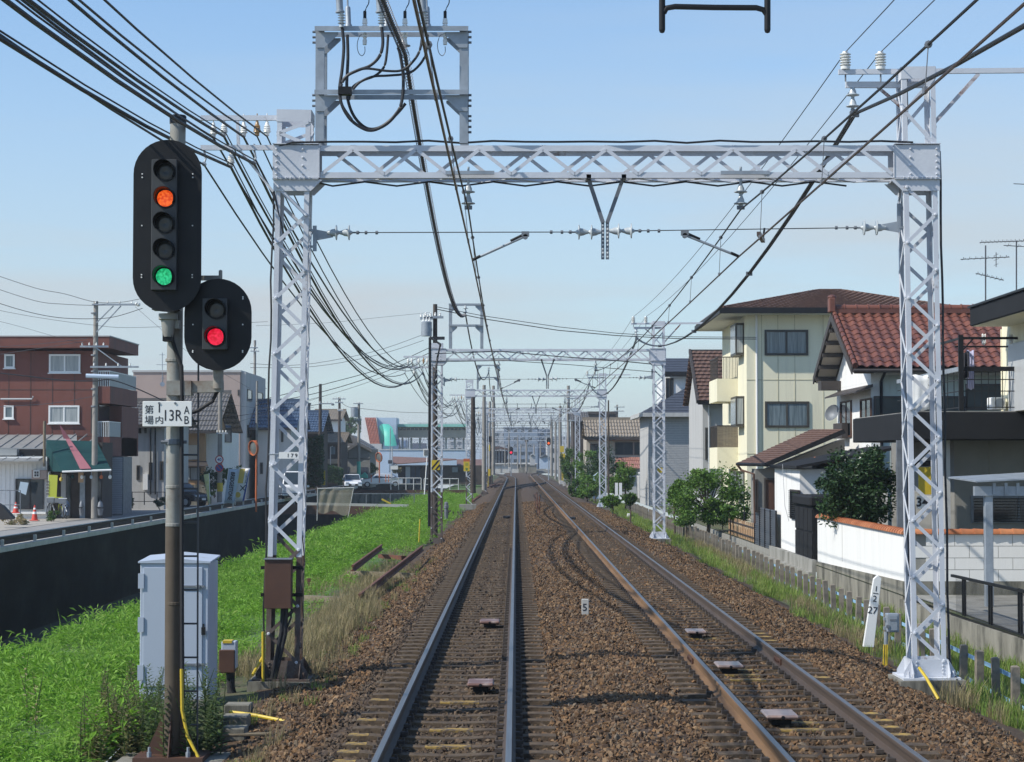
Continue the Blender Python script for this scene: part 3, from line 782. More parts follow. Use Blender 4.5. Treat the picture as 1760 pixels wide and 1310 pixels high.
def column(g,base,zt,ztop,detail,tilt=0.0,pitch=0.37,grime=0.0):
 """lattice column: local frame stands on base, front-left corner at -TW/2"""
 h=zt-base.z;H2=ztop-base.z
 w=TW/2
 mb=MB()
 for sx in(-1,1):
  for(yy,sy)in((0.0,1),(TW,-1)):
   if grime:
    mb.cur=1;angle_post(mb,sx*w,yy,0.0,grime,-sx,sy);mb.cur=0
   angle_post(mb,sx*w,yy,grime,h,-sx,sy)
 if H2>h+0.45:
  z0=h+0.42
  for sx in(-1,1):
   for(yy,sy)in((0.0,1),(TW,-1)):
    angle_post(mb,sx*w,yy,z0,H2,-sx,sy)
  for(y0,y1)in((-0.006,0.0),(TW,TW+0.006)):
   mb.box(-w-0.004,w+0.004,y0,y1,H2-0.16,H2)
  mb.box(-w-0.01,-w-0.002,0.003,TW-0.003,H2-0.16,H2);mb.box(w+0.002,w+0.01,0.003,TW-0.003,H2-0.16,H2)
 col=mb.build('column',[M['paint'],M['grimy']],g,off=(0,0,0))
 gl=Vector(ORG[g.name])
 col.location=base-gl
 col.rotation_euler=(0,tilt,0)
 ORG[col.name]=(0,0,0)
 J=None if detail else MB()
 def faces(z0,z1):
  n=max(2,round((z1-z0)/pitch));dz=(z1-z0)/n
  for i in range(n):
   za,zb=z0+i*dz,z0+(i+1)*dz
   s=1 if i%2==0 else-1
   GRIME[0]=zb<grime+0.1
   lace(col,(s*(w-0.03),-0.005,za),(-s*(w-0.03),-0.005,zb),(0,-1,0),J)
   if i<n-1:lace(col,(-s*(w-0.03),TW+0.005,za+dz*0.5),(s*(w-0.03),TW+0.005,zb+dz*0.5),(0,1,0),J)
   lace(col,(-w-0.005,(0.5+s*0.43)*TW,za),(-w-0.005,(0.5-s*0.43)*TW,zb),(-1,0,0),J)
   if i<n-1:lace(col,(w+0.005,(0.5-s*0.43)*TW,za+dz*0.5),(w+0.005,(0.5+s*0.43)*TW,zb+dz*0.5),(1,0,0),J)
 faces(0.2,h-0.12);GRIME[0]=False
 if H2>h+0.6:faces(h+0.44,H2-0.16)
 if J:stuff(J.build('lacing',M['paint'],col,off=(0,0,0)))
 # base plates and rivets
 bp=MB()
 for(y0,y1)in((-0.021,-0.012),(TW+0.012,TW+0.021)):
  bp.poly([(-w-0.12,y0,0.0),(w+0.12,y0,0.0),(w+0.12,y0,0.05),(w+0.02,y0,0.22),(-w-0.02,y0,0.22),(-w-0.12,y0,0.05)],(0,y1-y0,0))
 for(x0,x1)in((-w-0.021,-w-0.012),(w+0.012,w+0.021)):
  bp.poly([(x0,-0.16,0.0),(x0,TW+0.16,0.0),(x0,TW+0.16,0.05),(x0,TW+0.01,0.22),(x0,-0.01,0.22),(x0,-0.16,0.05)],(x1-x0,0,0))
 bp.box(-w-0.15,w+0.15,-0.17,TW+0.17,-0.03,-0.002)
 if detail:
  for sx in(-1,1):
   for k in range(4):
    bp.lathe([(0.016,0),(0.016,0.008),(0,0.014)],(sx*(w-0.05),-0.022,0.05+k*0.045),(0,-1,0),6)
   bp.lathe([(0.03,0),(0.03,0.03),(0.018,0.03),(0.018,0.08),(0,0.08)],(sx*(w+0.07),-0.09,-0.002),(0,0,1),6)
 bp.build('base_plate',M['grimy' if grime else 'paint'],col,off=(0,0,0))
 ft=MB();ft.box(-w-0.2,w+0.2,-0.23,TW+0.23,-0.5,-0.032)
 ft.build('footing',M['concretedark'],col,off=(0,0,0))
 if detail:
  rv=MB()
  n=round((h-0.32)/pitch);dz=(h-0.32)/n
  for i in range(n+1):
   s=1 if i%2==0 else-1
   rv.lathe([(0.022,0),(0.022,0.02),(0.012,0.026),(0,0.026)],(s*(w-0.035),-0.01,0.2+i*dz),(0,-1,0),7)
  stuff(rv.build('bolts',M['paint'],col,off=(0,0,0)))
 return col
def gantry(Y,xa,xb,za,zb,z0,z1,label,detail,tl=0.0,tr=0.0,topl=0.5,topr=1.03,dxa=0.0,dxb=0.0,right_arms=True):
 """columns centred on xa / xb (bases za / zb); beam between z0 and z1"""
 g=thing('portal_gantry',label,'railway gantry',((xa+xb)/2,Y,za),'white lattice gantries spanning the tracks')
 gl=Vector(ORG[g.name])
 cl=column(g,Vector((xa,Y,za)),z0,z1+topl,detail,tl,grime=1.55 if Y<30 else 1.9)
 cr_=column(g,Vector((xb,Y,zb)),z0,z1+topr,detail,tr)
 XA,XB=xa+dxa,xb+dxb
 w=TW/2
 beam=MB()
 L0,L1=XA+w+0.003,XB-w-0.003
 for(zz,sz)in((z0,1),(z1,-1)):
  for(yy,sy)in((0.0,1),(TW,-1)):
   beam.box(L0,L1,Y+yy,Y+yy+sy*0.008,zz,zz+sz*0.075)
   beam.box(L0,L1,Y+yy+sy*0.008,Y+yy+sy*0.075,zz,zz+sz*0.008)
 bo=beam.build('beam',M['paint'],g)
 J=None if detail else MB()
 n=round((L1-L0-0.3)/0.41);dx=(L1-L0-0.3)/n
 off=Vector((0,0,0))if J is not None else gl
 for i in range(n):
  x0_,x1_=L0+0.15+i*dx,L0+0.15+(i+1)*dx
  s=i%2==0
  a,b=(z0+0.05,z1-0.05)if s else(z1-0.05,z0+0.05)
  lace(bo,Vector((x0_,Y-0.005,a))-off,Vector((x1_,Y-0.005,b))-off,(0,-1,0),J)
  if i<n-1:lace(bo,Vector((x0_+dx*0.4,Y+TW+0.005,b))-off,Vector((x1_+dx*0.4,Y+TW+0.005,a))-off,(0,1,0),J)
  ya,yb=(Y+0.04,Y+TW-0.04)if s else(Y+TW-0.04,Y+0.04)
  lace(bo,Vector((x0_,ya,z0-0.005))-off,Vector((x1_,yb,z0-0.005))-off,(0,0,-1),J)
  lace(bo,Vector((x0_,yb,z1+0.005))-off,Vector((x1_,ya,z1+0.005))-off,(0,0,1),J)
 if J:stuff(J.build('lacing',M['paint'],bo))
 # gusset boxes where beam meets column
 for(X,s)in((XA,1),(XB,-1)):
  gp=MB()
  xo,xi=X-s*(w+0.03),X+s*(w+0.12)
  gp.box(xo,xi,Y-0.022,Y-0.012,z0,z1);gp.box(xo,xi,Y+TW+0.012,Y+TW+0.022,z0,z1)
  gp.box(xo-s*0.01,xi,Y-0.05,Y+TW+0.05,z1+0.012,z1+0.022)
  gp.box(xo-s*0.01,xi,Y-0.05,Y+TW+0.05,z0-0.022,z0-0.012)
  gp.box(xo-s*0.012,xo-s*0.002,Y-0.01,Y+TW+0.01,z0,z1)
  gp.box(xi+s*0.002,xi+s*0.012,Y-0.03,Y-0.002,z0,z1)
  for yy in(Y-0.018,Y+TW+0.01):
   gp.poly([(xo,yy,z0-0.024),(xi+s*0.05,yy,z0-0.024),(xi-s*0.10,yy,z0-0.17),(xo,yy,z0-0.17)],(0,0.008,0))
  if detail:
   for(ux,uz,nn)in((0.04,None,5),(0.38,None,4)):
    for k in range(nn):
     gp.lathe([(0.015,0),(0.015,0.012),(0.008,0.018),(0,0.018)],(xo+s*ux,Y-0.022,z0+0.05+k*(z1-z0-0.1)/(nn-1)),(0,-1,0),6)
   for k in range(8):
    gp.lathe([(0.013,0),(0.013,0.01),(0,0.015)],(xo+s*(0.05+k*0.06),Y-0.05,z0-0.0),(0,-1,0),6)
  gp.build('gusset_plate',M['paint'],g)
 return g
def pt(px,py,Y):return P(px,py,Y)
G1,G2,G3,G4,G5=26.3,75.0,124.5,174.0,222.0
GZ0,GZ1=P(1000,306,G1).z,P(1000,250,G1).z
bl,br=P(484.5,1165,G1),P(1598,1163,G1)
tlp,trp=P(503,306,G1),P(1582,306,G1)
HH=GZ0-br.z
gantry_1=gantry(G1,bl.x,br.x,bl.z,br.z,GZ0,GZ1,'nearest white lattice gantry across both tracks, carrying the steel cable frame',True,tl=math.atan((tlp.x-bl.x)/HH),tr=math.atan((trp.x-br.x)/HH),dxa=tlp.x-bl.x,dxb=trp.x-br.x,topl=0.47,topr=1.03)
gantry_2=gantry(G2,-2.93,5.27,-0.55,-0.33,GZ0,GZ1,'second white lattice gantry, with the striped yellow plate on its left column',True,topl=0.22,topr=1.03)
gantry_3=gantry(G3,-2.85,5.3,-0.4,-0.3,GZ0+0.2,GZ1+0.2,'third white lattice gantry, with the small orange and yellow sign',False,topl=0.6,topr=1.0)
gantry_4=gantry(G4,-2.7,5.25,-0.4,-0.3,GZ0+0.3,GZ1+0.3,'fourth white lattice gantry before the crossover',False,topl=0.6,topr=1.0)
gantry_5=gantry(G5,-3.2,6.5,-0.4,-0.3,GZ0+0.5,GZ1+0.5,'fifth white lattice gantry just past the crossover',False,topl=0.6,topr=1.0)
def gpart(g,mb,name,m,smooth=False):return mb.build(name,m,g,smooth)
# left bracket arms and hanging insulators; right post insulators, arms and braces
INS_L={}
def left_brackets(g,Y,xa,detail,zo=0.0):
 k=(Y-G1)
 def q(px,py):
  p=P(px,py,G1+0.2)
  return Vector((p.x-tlp.x+xa,Y+0.2,p.z+zo))
 for(x0,x1,py)in((345,476,203),(345,470,254)):
  mb=MB();a,b=q(x0,py),q(x1,py)
  mb.bar(a,b,0.05,0.065);gpart(g,mb,'bracket_arm',M['paint'])
 mb=MB();mb.bar(q(408,203),q(410,254),0.04,0.04);mb.bar(q(412,258),q(474,335),0.03,0.03);gpart(g,mb,'bracket_strut',M['paint'])
 pts_=[]
 for i,(px,py)in enumerate(((367,210),(385,207),(419,208),(442,207),(459,207),(397,260))):
  mb=MB();t=q(px,py);ins_bell(mb,t)
  mb.tube([t+Vector((0,0,0.09)),t+Vector((0,0,-0.02))],0.008,5)
  gpart(g,mb,'insulator',M['porcbrown']if i==3 else M['porcelain'],True)
  pts_.append(t+Vector((0,0,-0.21)))
 for(px,py)in((351,260),(437,258)):
  mb=MB();t=q(px,py)
  mb.tube([t+Vector((0,0,0.08)),t,t+Vector((0.02,0,-0.1)),t+Vector((0,0,-0.16))],0.014,5)
  mb.lathe([(0.03,0),(0.03,0.05)],t+Vector((0,-0.03,-0.17)),(0,1,0),8)
  gpart(g,mb,'cable_hanger',M['galv'])
  pts_.append(t+Vector((0,0,-0.18)))
 return pts_
def right_arms(g,Y,xb,zo=0.0):
 def q(px,py,dy=0.2):
  p=P(px,py,G1+dy)
  return Vector((p.x-trp.x+xb,Y+dy,p.z+zo))
 mb=MB();mb.bar(q(1441,124),q(1800,121),0.05,0.065);gpart(g,mb,'cross_arm',M['paint'])
 mb=MB();mb.bar(q(1453,146,0.30),q(1590,146,0.30),0.05,0.08);gpart(g,mb,'cross_arm',M['paint'])
 mb=MB();mb.bar(q(1509,150,0.3),q(1548,183,0.3),0.03,0.04);gpart(g,mb,'brace',M['rustpaint']);mb=MB();mb.bar(q(1605,212),q(1682,127),0.04,0.05);gpart(g,mb,'brace',M['rustpaint'])
 out=[]
 for px in(1453,1513.5):
  mb=MB();ins_post(mb,q(px,119.5),0.235,0.074);gpart(g,mb,'post_insulator',M['porcelain'],True)
  mb=MB();t=q(px,127);mb.tube([t,t+Vector((0,0,-0.1))],0.012,5);gpart(g,mb,'insulator_pin',M['galvdark'])
  out.append(q(px,90))
 mb=MB();t=q(1465.5,149,0.3);mb.tube([t+Vector((0,0,0.03)),t],0.02,6);t=ins_disc(mb,t,r=0.088);t=ins_disc(mb,t,r=0.09);gpart(g,mb,'suspension_insulator',M['porcgrey'],True)
 mb=MB();mb.tube([t,t+Vector((0,0,-0.06))],0.03,6);gpart(g,mb,'clamp',M['galvdark'])
 out.append(t+Vector((0,0,-0.07)))
 return out
M['rustpaint']=mat('rust_streaked_paint',(0.52,0.50,0.52),(0.42,0.40,0.42),3,0.6,c3=(0.15,0.06,0.035),s3=4.5,t3=0.54,w3=0.05)
LB=[];RA=[]
gx=[(gantry_1,G1,tlp.x,trp.x,0.0),(gantry_2,G2,-2.93,5.27,-0.05),(gantry_3,G3,-2.85,5.3,0.1),(gantry_4,G4,-2.7,5.25,0.3),(gantry_5,G5,-3.2,6.5,0.5)]
for(g,Y,xa,xb,zo)in gx:
# further gantries carry the brackets lower on the column, as the photograph shows
 LB.append(left_brackets(g,Y,xa,True,zo if Y<30 else zo-0.62))
 RA.append(right_arms(g,Y,xb,zo))
 # registration: centre hanger, insulated cross-span wire, pull-off arms, suspension insulators
MS,CT=[],[]
def span_set(g,Y,xa,xb,zo,near):
 def q(px,py,dy=0.2):
  p=P(px,py,G1+dy);f=(p.x-tlp.x)/(trp.x-tlp.x)
  return Vector((xa+f*(xb-xa),Y+dy,p.z+zo))
 nth={G1:'nearest',G2:'second',G3:'third',G4:'fourth',G5:'fifth'}[Y]
 mb=MB()
 for px in(1011,1071):
  a=q(px,306)
  mb.bar(a,q(1040+(px-1041)*0.12,383),0.05,0.06,(0,1,0))
  mb.box(a.x-0.03,a.x+0.03,Y+0.0,Y+0.43,a.z-0.03,a.z+0.02)
 gpart(g,mb,'centre_hanger',M['galvdark'])
 mb=MB()
 for s in(-1,1):
  a,b=q(1040+s*4,383),q(1040+s*4,446)
  mb.bar(a,b,0.042,0.012,(0,1,0))
 gpart(g,mb,'hanger_channel',M['galvdark'])
 if near:
  hs=MB()
  for s in(-1,1):
   for k in range(9):
    c_=q(1040+s*4,387+k*6.8);hs.lathe([(0.012,0),(0.012,0.004)],c_+Vector((0,-0.008,0)),(0,-1,0),8)
  stuff(gpart(g,hs,'channel_holes',M['signwhite']))
  # brackets on the columns
 for(px,s)in((541,1),(1545,-1)):
  mb=MB();zc=q(px,404 if s>0 else 390)
  t0,t1=(388,432)if s>0 else(350,399)
  mb.bar(q(px,t0),q(px,t1),0.05,0.02,(0,1,0))
  mb.bar(q(px-s*12,t0+8),q(px,t0+8),0.03,0.03);mb.bar(q(px-s*12,t1-8),q(px,t1-8),0.03,0.03)
  a=zc;d=s*0.24
  mb.poly([a+Vector((0,0,0.075)),a+Vector((d,0,0.03)),a+Vector((d,0,-0.03)),a+Vector((0,0,-0.075))],(0,0.012,0))
  gpart(g,mb,'span_bracket',M['galv'])
 w=thing('cross_span_wire','thin cross-span wire with disc insulators under the %s gantry'%nth,'overhead wire',q(1040,400),'insulated cross-span wires under the gantries')
 def strain(px,py,s,n=2):
  t=q(px,py);d=Vector((s,0,0))
  mb=MB()
  for _ in range(n):t=ins_disc(mb,t,d,0.1,0.15)
  mb.build('insulator',M['porcgrey'],w,True)
  mb=MB();mb.tube([t,t+d*0.1],0.012,5)
  for u in(0.05,0.16,0.30):mb.lathe([(0.0,0),(0.024,0.004),(0.024,0.036),(0,0.04)],t+d*u,d,8)
  mb.build('turnbuckle',M['galvdark'],w)
  return t+d*0.02
 a=strain(562,400,1);b=strain(1033,399,-1);c=strain(1047,397,1);d=strain(1523,391.5,-1)
 r_=0.007 if near else 0.011
 mb=MB();mb.tube([a,b],r_,5);mb.build('span_wire',M['wire'],w)
 mb=MB();mb.tube([c,d],r_,5);mb.build('span_wire',M['wire'],w)
 for(pa,pb,side)in(((903,402),(812,447),'left'),((1177,400),(1270,441),'right')):
  p0,p1=q(*pa),q(*pb)
  so=thing('pull_off_arm','slanting pull-off arm over the %s track below the %s gantry'%(side,nth),'overhead fitting',p0,'pull-off arms holding the contact wires')
  mb=MB();mb.tube([p0+Vector((0,0,-0.03)),p1],0.018,8);mb.build('arm',M['galv'],so)
  mb=MB();mb.tube([p0+(p1-p0)*0.06,p0+(p1-p0)*0.28],0.021,8);mb.tube([p0+(p1-p0)*0.85,p1],0.021,8);mb.build('sleeve',M['black'],so)
  mb=MB();mb.box(p0.x-0.05,p0.x+0.05,p0.y-0.03,p0.y+0.03,p0.z-0.035,p0.z+0.03);mb.lathe([(0.035,0),(0.035,0.05)],p0+Vector((0,-0.03,-0.04)),(0,1,0),8);mb.build('clamp',M['galvdark'],so)
  CT.append((side,Y,p1))
 for(px,side)in((805,'left'),(1273,'right')):
  mb=MB();t=q(px,300);mb.tube([t+Vector((0,0,0.1)),q(px,316)],0.018,6);t=q(px,316)
  t=ins_disc(mb,t,r=0.088,L=0.13);t=ins_disc(mb,t,r=0.09,L=0.14)
  gpart(g,mb,'suspension_insulator',M['porcgrey'],True)
  mb=MB();mb.box(q(px-38,300).x,q(px+45,300).x,Y-0.09,Y-0.052,q(px,305).z,q(px,299).z);gpart(g,mb,'insulator_rail',M['galv'])
  mb=MB();mb.box(t.x-0.05,t.x+0.05,t.y-0.02,t.y+0.02,t.z-0.04,t.z+0.01);gpart(g,mb,'clamp',M['galvdark'])
  MS.append((side,Y,t+Vector((0,0,-0.04))))
for i,(g,Y,xa,xb,zo)in enumerate(gx):
 span_set(g,Y,xa,xb,(0,0,0.2,0.3,0.5)[i],Y<80)
 # steel frames on top of the gantries
def cable_frame(Y,xa,xb,z0,ztop,zmid,label,near):
 f=thing('cable_support_frame',label,'steel frame',((xa+xb)/2,Y,z0),'galvanised frames standing on the gantries')
 for yy in(Y+0.0,Y+0.38):
  for x in(xa,xb):
   mb=MB();mb.box(x-0.055,x+0.055,yy,yy+0.012,z0,ztop);mb.box(x-0.055,x-0.043,yy+0.012,yy+0.09,z0,ztop);mb.box(x+0.043,x+0.055,yy+0.012,yy+0.09,z0,ztop)
   mb.build('post',M['galv'],f)
  for z in(ztop,zmid):
   mb=MB();mb.box(xa-0.06,xb+0.06,yy-0.08,yy-0.068,z-0.062,z);mb.box(xa-0.06,xb+0.06,yy-0.068,yy-0.004,z-0.012,z);mb.build('cross_beam',M['galv'],f)
   for(x,s)in((xa,1),(xb,-1)):
    mb=MB();mb.poly([(x-s*0.05,yy-0.016,z-0.066),(x+s*0.24,yy-0.016,z-0.066),(x+s*0.24,yy-0.016,z-0.10),(x+s*0.06,yy-0.016,z-0.27),(x-s*0.05,yy-0.016,z-0.27)],(0,0.008,0))
    mb.build('corner_gusset',M['galv'],f)
 if near:
  mb=MB()
  for z in(ztop-0.05,ztop-0.12,ztop-0.19,zmid-0.05,zmid-0.12,zmid-0.19,z0+0.15,z0+0.22,z0+0.30,z0+0.36):
   for x,s in((xa,-1),(xb,1)):
    if s<0 and z<zmid-0.3:continue
    mb.tube([(x+s*0.05,Y+0.05,z),(x+s*0.10,Y+0.05,z)],0.016,6)
  stuff(mb.build('bolts',M['galvdark'],f))
 return f
z_ft,z_fm=P(700,47,G1).z,P(700,156,G1).z
fl,fr_=P(549,250,G1).x,P(797,250,G1).x
frame_1=cable_frame(G1,fl,fr_,GZ1+0.03,z_ft,z_fm,'grey steel frame holding black cable loops on top of the nearest gantry',True)
frame_2=cable_frame(G2,P(774,590,G2).x,P(828,590,G2).x,GZ1+0.03,P(800,522,G2).z,P(800,558,G2).z,'plain grey steel frame on top of the second gantry',False)
frame_3=cable_frame(G3,P(821,660,G3).x,P(856,660,G3).x,GZ1+0.23,P(840,627,G3).z,P(840,648,G3).z,'plain grey steel frame on top of the third gantry',False)
# cable terminations on the nearest frame
def q1(px,py,dy=0.0):return P(px,py,G1+dy)
def loop(pts_,dy=0.0):
 """smooth curve through picture points"""
 c=[q1(a,b,dy)for a,b in pts_]
 out=[]
 for i in range(len(c)-1):
  p0,p1,p2,p3=c[max(i-1,0)],c[i],c[i+1],c[min(i+2,len(c)-1)]
  for k in range(6):
   t=k/6
   out.append(0.5*((2*p1)+(p2-p0)*t+(2*p0-5*p1+4*p2-p3)*t*t+(3*p1-p0-3*p2+p3)*t**3))
 out.append(c[-1]);return out
for i,(px,py,dy,big)in enumerate(((583,24,-0.12,1),(599,17,0.3,0),(652,26,-0.12,1),(665,17,0.3,0),(726,25,-0.12,1),(735,16,0.3,0))):
 t=thing('cable_termination',('left','middle','right')[i//2]+(' grey cable sealing end with short skirts, on the front beam of the cable frame' if big else ' slim grey cable sealing end, on the rear beam of the cable frame'),'cable sealing end',q1(px+3,47,dy),'cable sealing ends on the frame')
 b_=q1(px+(4 if big else 0),47,dy)
 mb=MB()
 if big:
  hgt=0.20
  pr=[(0.03,0),(0.03,0.04)]
  for k in range(4):pr+=[(0.026,0.045+k*0.035),(0.052,0.052+k*0.035),(0.026,0.062+k*0.035)]
  mb.lathe(pr+[(0.026,hgt)],b_,(0,0,1),12);mb.build('skirts',M['porcgrey'],t,True)
  mb=MB();mb.lathe([(0.06,0),(0.06,0.02),(0.045,0.03),(0.045,0.55),(0,0.56)],b_+Vector((-0.02,0,hgt-0.01)),(-0.06,0,1),12);mb.build('body',M['galv'],t,True)
 else:
  mb.lathe([(0.05,0),(0.05,0.02),(0.036,0.05),(0.036,0.25),(0.03,0.27),(0.012,0.28),(0.012,0.7),(0,0.7)],b_,(-0.04,0,1),12);mb.build('body',M['galv'],t,True)
for i,px in enumerate((627,696,765)):
 b_=q1(px,47,0.02)
 t=thing('surge_arrester',('leftmost','middle','rightmost')[i]+' of the white surge arresters on the cable frame, with a thin wire loop','surge arrester',b_,'white surge arresters on the cable frame')
 mb=MB();mb.lathe([(0.03,0),(0.036,0.02),(0.026,0.04),(0.036,0.05),(0.03,0.11),(0.022,0.115)],b_,(0,0,1),12);mb.build('body',M['porcelain'],t,True)
 mb=MB();mb.lathe([(0.022,0),(0.022,0.09),(0.012,0.1),(0,0.1)],b_+Vector((0,0,0.117)),(0,0,1),10);mb.build('cap',M['black'],t)
 mb=MB();mb.lathe([(0.018,0),(0.03,-0.02),(0.018,-0.04),(0.03,-0.06),(0.02,-0.08),(0.03,-0.10),(0.026,-0.16),(0,-0.16)][::-1],b_+Vector((0,0,-0.07)),(0,0,1),10);mb.build('lower_stack',M['porcelain'],t,True)
 mb=MB();mb.tube(loop([(px,26),(px+2,15),(px+7,4),(px+6,-12)],0.02),0.007,5);mb.build('lead',M['black'],t)
 mb=MB();mb.tube(loop([(px,80),(px,90),(px-5,96),(px-11,90),(px-13,76),(px-9,62),(px-4,60)],0.0),0.005,5);mb.build('wire_loop',M['wire'],t)
CL=[([(588,47),(591,80),(588,120),(584,150),(586,175),(600,203),(622,220),(640,224),(665,213),(685,190),(692,165),(693,130),(688,95),(684,82)],-0.10),([(597,60),(598,100),(596,150),(600,180),(612,205),(632,221),(655,218),(680,198),(697,178)],0.24),([(656,47),(658,75),(652,97),(636,113),(615,121),(596,131),(586,148),(586,175),(598,200),(620,219),(642,224),(668,210),(688,186)],-0.15),([(667,60),(665,90),(660,115),(645,130),(625,138),(608,148),(602,160),(600,172)],0.2),([(727,47),(722,85),(708,108),(690,121),(665,122),(630,118),(608,124),(592,136),(585,155),(588,180),(605,206)],-0.18),([(735,60),(731,95),(715,118),(697,127),(668,130),(640,132),(618,142),(605,156)],0.16),]
for i,(pp,dy)in enumerate(CL):
 lab=('black cable hanging from the left front sealing end into the big loop','black cable from the left rear sealing end joining the big loop','black cable from the middle front sealing end sweeping left into the loop','black cable from the middle rear sealing end curling down to the mid beam','black cable from the right front sealing end crossing to the left','black cable from the right rear sealing end running left below the other')[i]
 mb=MB();mb.tube(loop(pp,dy),0.021 if i in(0,1,2)else 0.017,8)
 single(mb,'power_cable',M['cable'],lab,'cable',q1(*pp[0],dy),'black cables looped on the frame',True)
mb=MB();c_=q1(588,156,-0.2);mb.box(c_.x-0.05,c_.x+0.12,c_.y-0.03,c_.y+0.1,c_.z-0.05,c_.z+0.05)
mb.build('cable_clamp',M['black'],frame_1)
mb=MB();t=q1(694,62,0.15);mb.poly([t+Vector((-0.06,0,0.05)),t+Vector((0.06,0,0.05)),t+Vector((0.03,0,-0.05)),t+Vector((-0.03,0,-0.05))],(0,0.05,0));t=ins_disc(mb,t+Vector((0,0,-0.03)),r=0.09,L=0.12)
mb.build('feeder_insulator',M['porcgrey'],frame_1,True)
FEED=[Vector((-1.45,G1+0.15,q1(692,90).z))]
for(Y,fx_,zt)in((G2,800,522),(G3,840,627)):
 t=P(fx_,zt+3,Y+0.15);mb=MB();t2=ins_disc(mb,t,r=0.1,L=0.14);t2=ins_disc(mb,t2,r=0.1,L=0.14)
 mb.build('feeder_insulator',M['porcgrey'],frame_2 if Y==G2 else frame_3,True);FEED.append(t2)
 # cables strapped along the beam and down the columns
mb=MB();z_=GZ1+0.03
mb.tube([(tlp.x-0.1,G1+0.02,GZ0-0.8),(tlp.x-0.24,G1+0.0,GZ0-0.2),(tlp.x-0.22,G1,z_-0.05),(tlp.x,G1-0.06,z_)]+[(tlp.x+0.5+k*0.42,G1+0.03*math.sin(k*1.9),z_+0.018+0.012*math.sin(k*2.7))for k in range(18)]+[(trp.x-0.1,G1-0.05,z_)],0.014,6)
single(mb,'beam_cable',M['cable'],'black cable strapped along the top of the nearest gantry beam','cable',(tlp.x,G1,GZ1),smooth=True)
mb=MB()
mb.tube([(tlp.x+0.3,G1+0.2,GZ0-0.03)]+[(tlp.x+0.5+k*0.42,G1+0.22,GZ0-(0.02 if k%2 else 0.075))for k in range(17)],0.012,6)
single(mb,'beam_cable',M['cable'],'thin black cable slung in short swags under the nearest gantry beam','cable',(tlp.x,G1,GZ0),smooth=True)
def col_line(px0,py0,px1,py1,dy,r,m,label,wob=0.012,n=16):
 a,b=P(px0,py0,G1+dy),P(px1,py1,G1+dy)
 mb=MB();mb.tube([a+(b-a)*(k/n)+Vector((wob*math.sin(k*1.7),0,0))for k in range(n+1)],r,6)
 single(mb,'column_cable',m,label,'cable',b,smooth=True)
col_line(470,330,452,1150,0.1,0.014,M['cable'],'black cable down the outer edge of the left column of the nearest gantry')
col_line(1557,330,1571,900,0.3,0.016,M['cable'],'grey black cable inside the right column of the nearest gantry')
col_line(1615,260,1631,1130,0.1,0.016,M['cable'],'black cable down the outer right edge of the right column',0.006)
col_line(1558,130,1561,990,0.42,0.012,M['wire'],'pair of thin grey wires down the rear of the right column')
# ------------------------------------------------------------------ overhead wires and cables
def sagged(a,b,sag,n=16):
 a,b=Vector(a),Vector(b)
 return[a+(b-a)*(k/n)+Vector((0,0,-4*sag*(k/n)*(1-k/n)))for k in range(n+1)]
def chain(pts_,sags,n=16):
 out=[]
 for i in range(len(pts_)-1):
  s=sagged(pts_[i],pts_[i+1],sags[i]if isinstance(sags,(list,tuple))else sags,n)
  out+=s if i==0 else s[1:]
 return out
BACK=-48.7
def back(p):return Vector((p.x,p.y+BACK,p.z))
def line_of(kind,side):return[p for(s,Y,p)in kind if s==side]
# signal and power cables on the left bracket arms
lnames=['outermost black cable on the upper bracket arm','second black cable on the upper bracket arm, from the outside','middle black cable on the upper bracket arm','cable on the brown insulator of the upper bracket arm','innermost black cable on the upper bracket arm beside the column','cable on the single insulator of the lower bracket arm','lowest and outermost cable, clamped under the end of the lower bracket arm','cable clamped under the lower bracket arm near the column']
rads=[0.014,0.018,0.016,0.011,0.011,0.019,0.013,0.02]
sgs=[0.85,1.0,0.9,1.05,0.95,1.15,0.8,1.1]
for i in range(8):
 ps=[LB[k][i]for k in range(5)]
 ps=[back(ps[0])]+ps
 c=chain(ps,[sgs[i]*0.92,sgs[i]*1.25,sgs[i],sgs[i],sgs[i]])
 mb=MB();mb.tube(c,rads[i],6)
 if i in(1,5,7):
  mb.tube([p+Vector((0.03,0,0.035))for p in c],0.009,5)
 single(mb,'line_cable',M['cable'],lnames[i]+' of the gantries','cable',ps[1],'cables along the left of the line',True)
 # two thin wires on the right post insulators
for i in range(2):
 ps=[RA[k][i]for k in range(5)];ps=[back(ps[0])]+ps
 mb=MB();mb.tube(chain(ps,0.35),0.0075,5)
 single(mb,'thin_wire',M['wire'],('left' if i==0 else 'right')+' thin wire on top of the white post insulators of the right columns','overhead wire',ps[1],'thin wires on the post insulators',True)
 # right feeder
ps=[RA[k][2]for k in range(5)];ps=[back(ps[0])]+ps
c=chain(ps,[1.25,1.3,1.3,1.2,1.2])
mb=MB();mb.tube(c,0.02,6);mb.tube([p+Vector((0.045,0,0.01))for p in c],0.016,6)
fd=thing('feeder_cable','thick grey feeder cable hanging from the right side suspension insulators','cable',ps[1])
mb.build('cable',M['cable'],fd,True)
mb=MB()
for k in range(14):
 p=c[4+k*4]if 4+k*4<len(c)else c[-1];mb.box(p.x-0.04,p.x+0.08,p.y-0.03,p.y+0.03,p.z-0.035,p.z+0.04)
stuff(mb.build('spacers',M['galvdark'],fd))
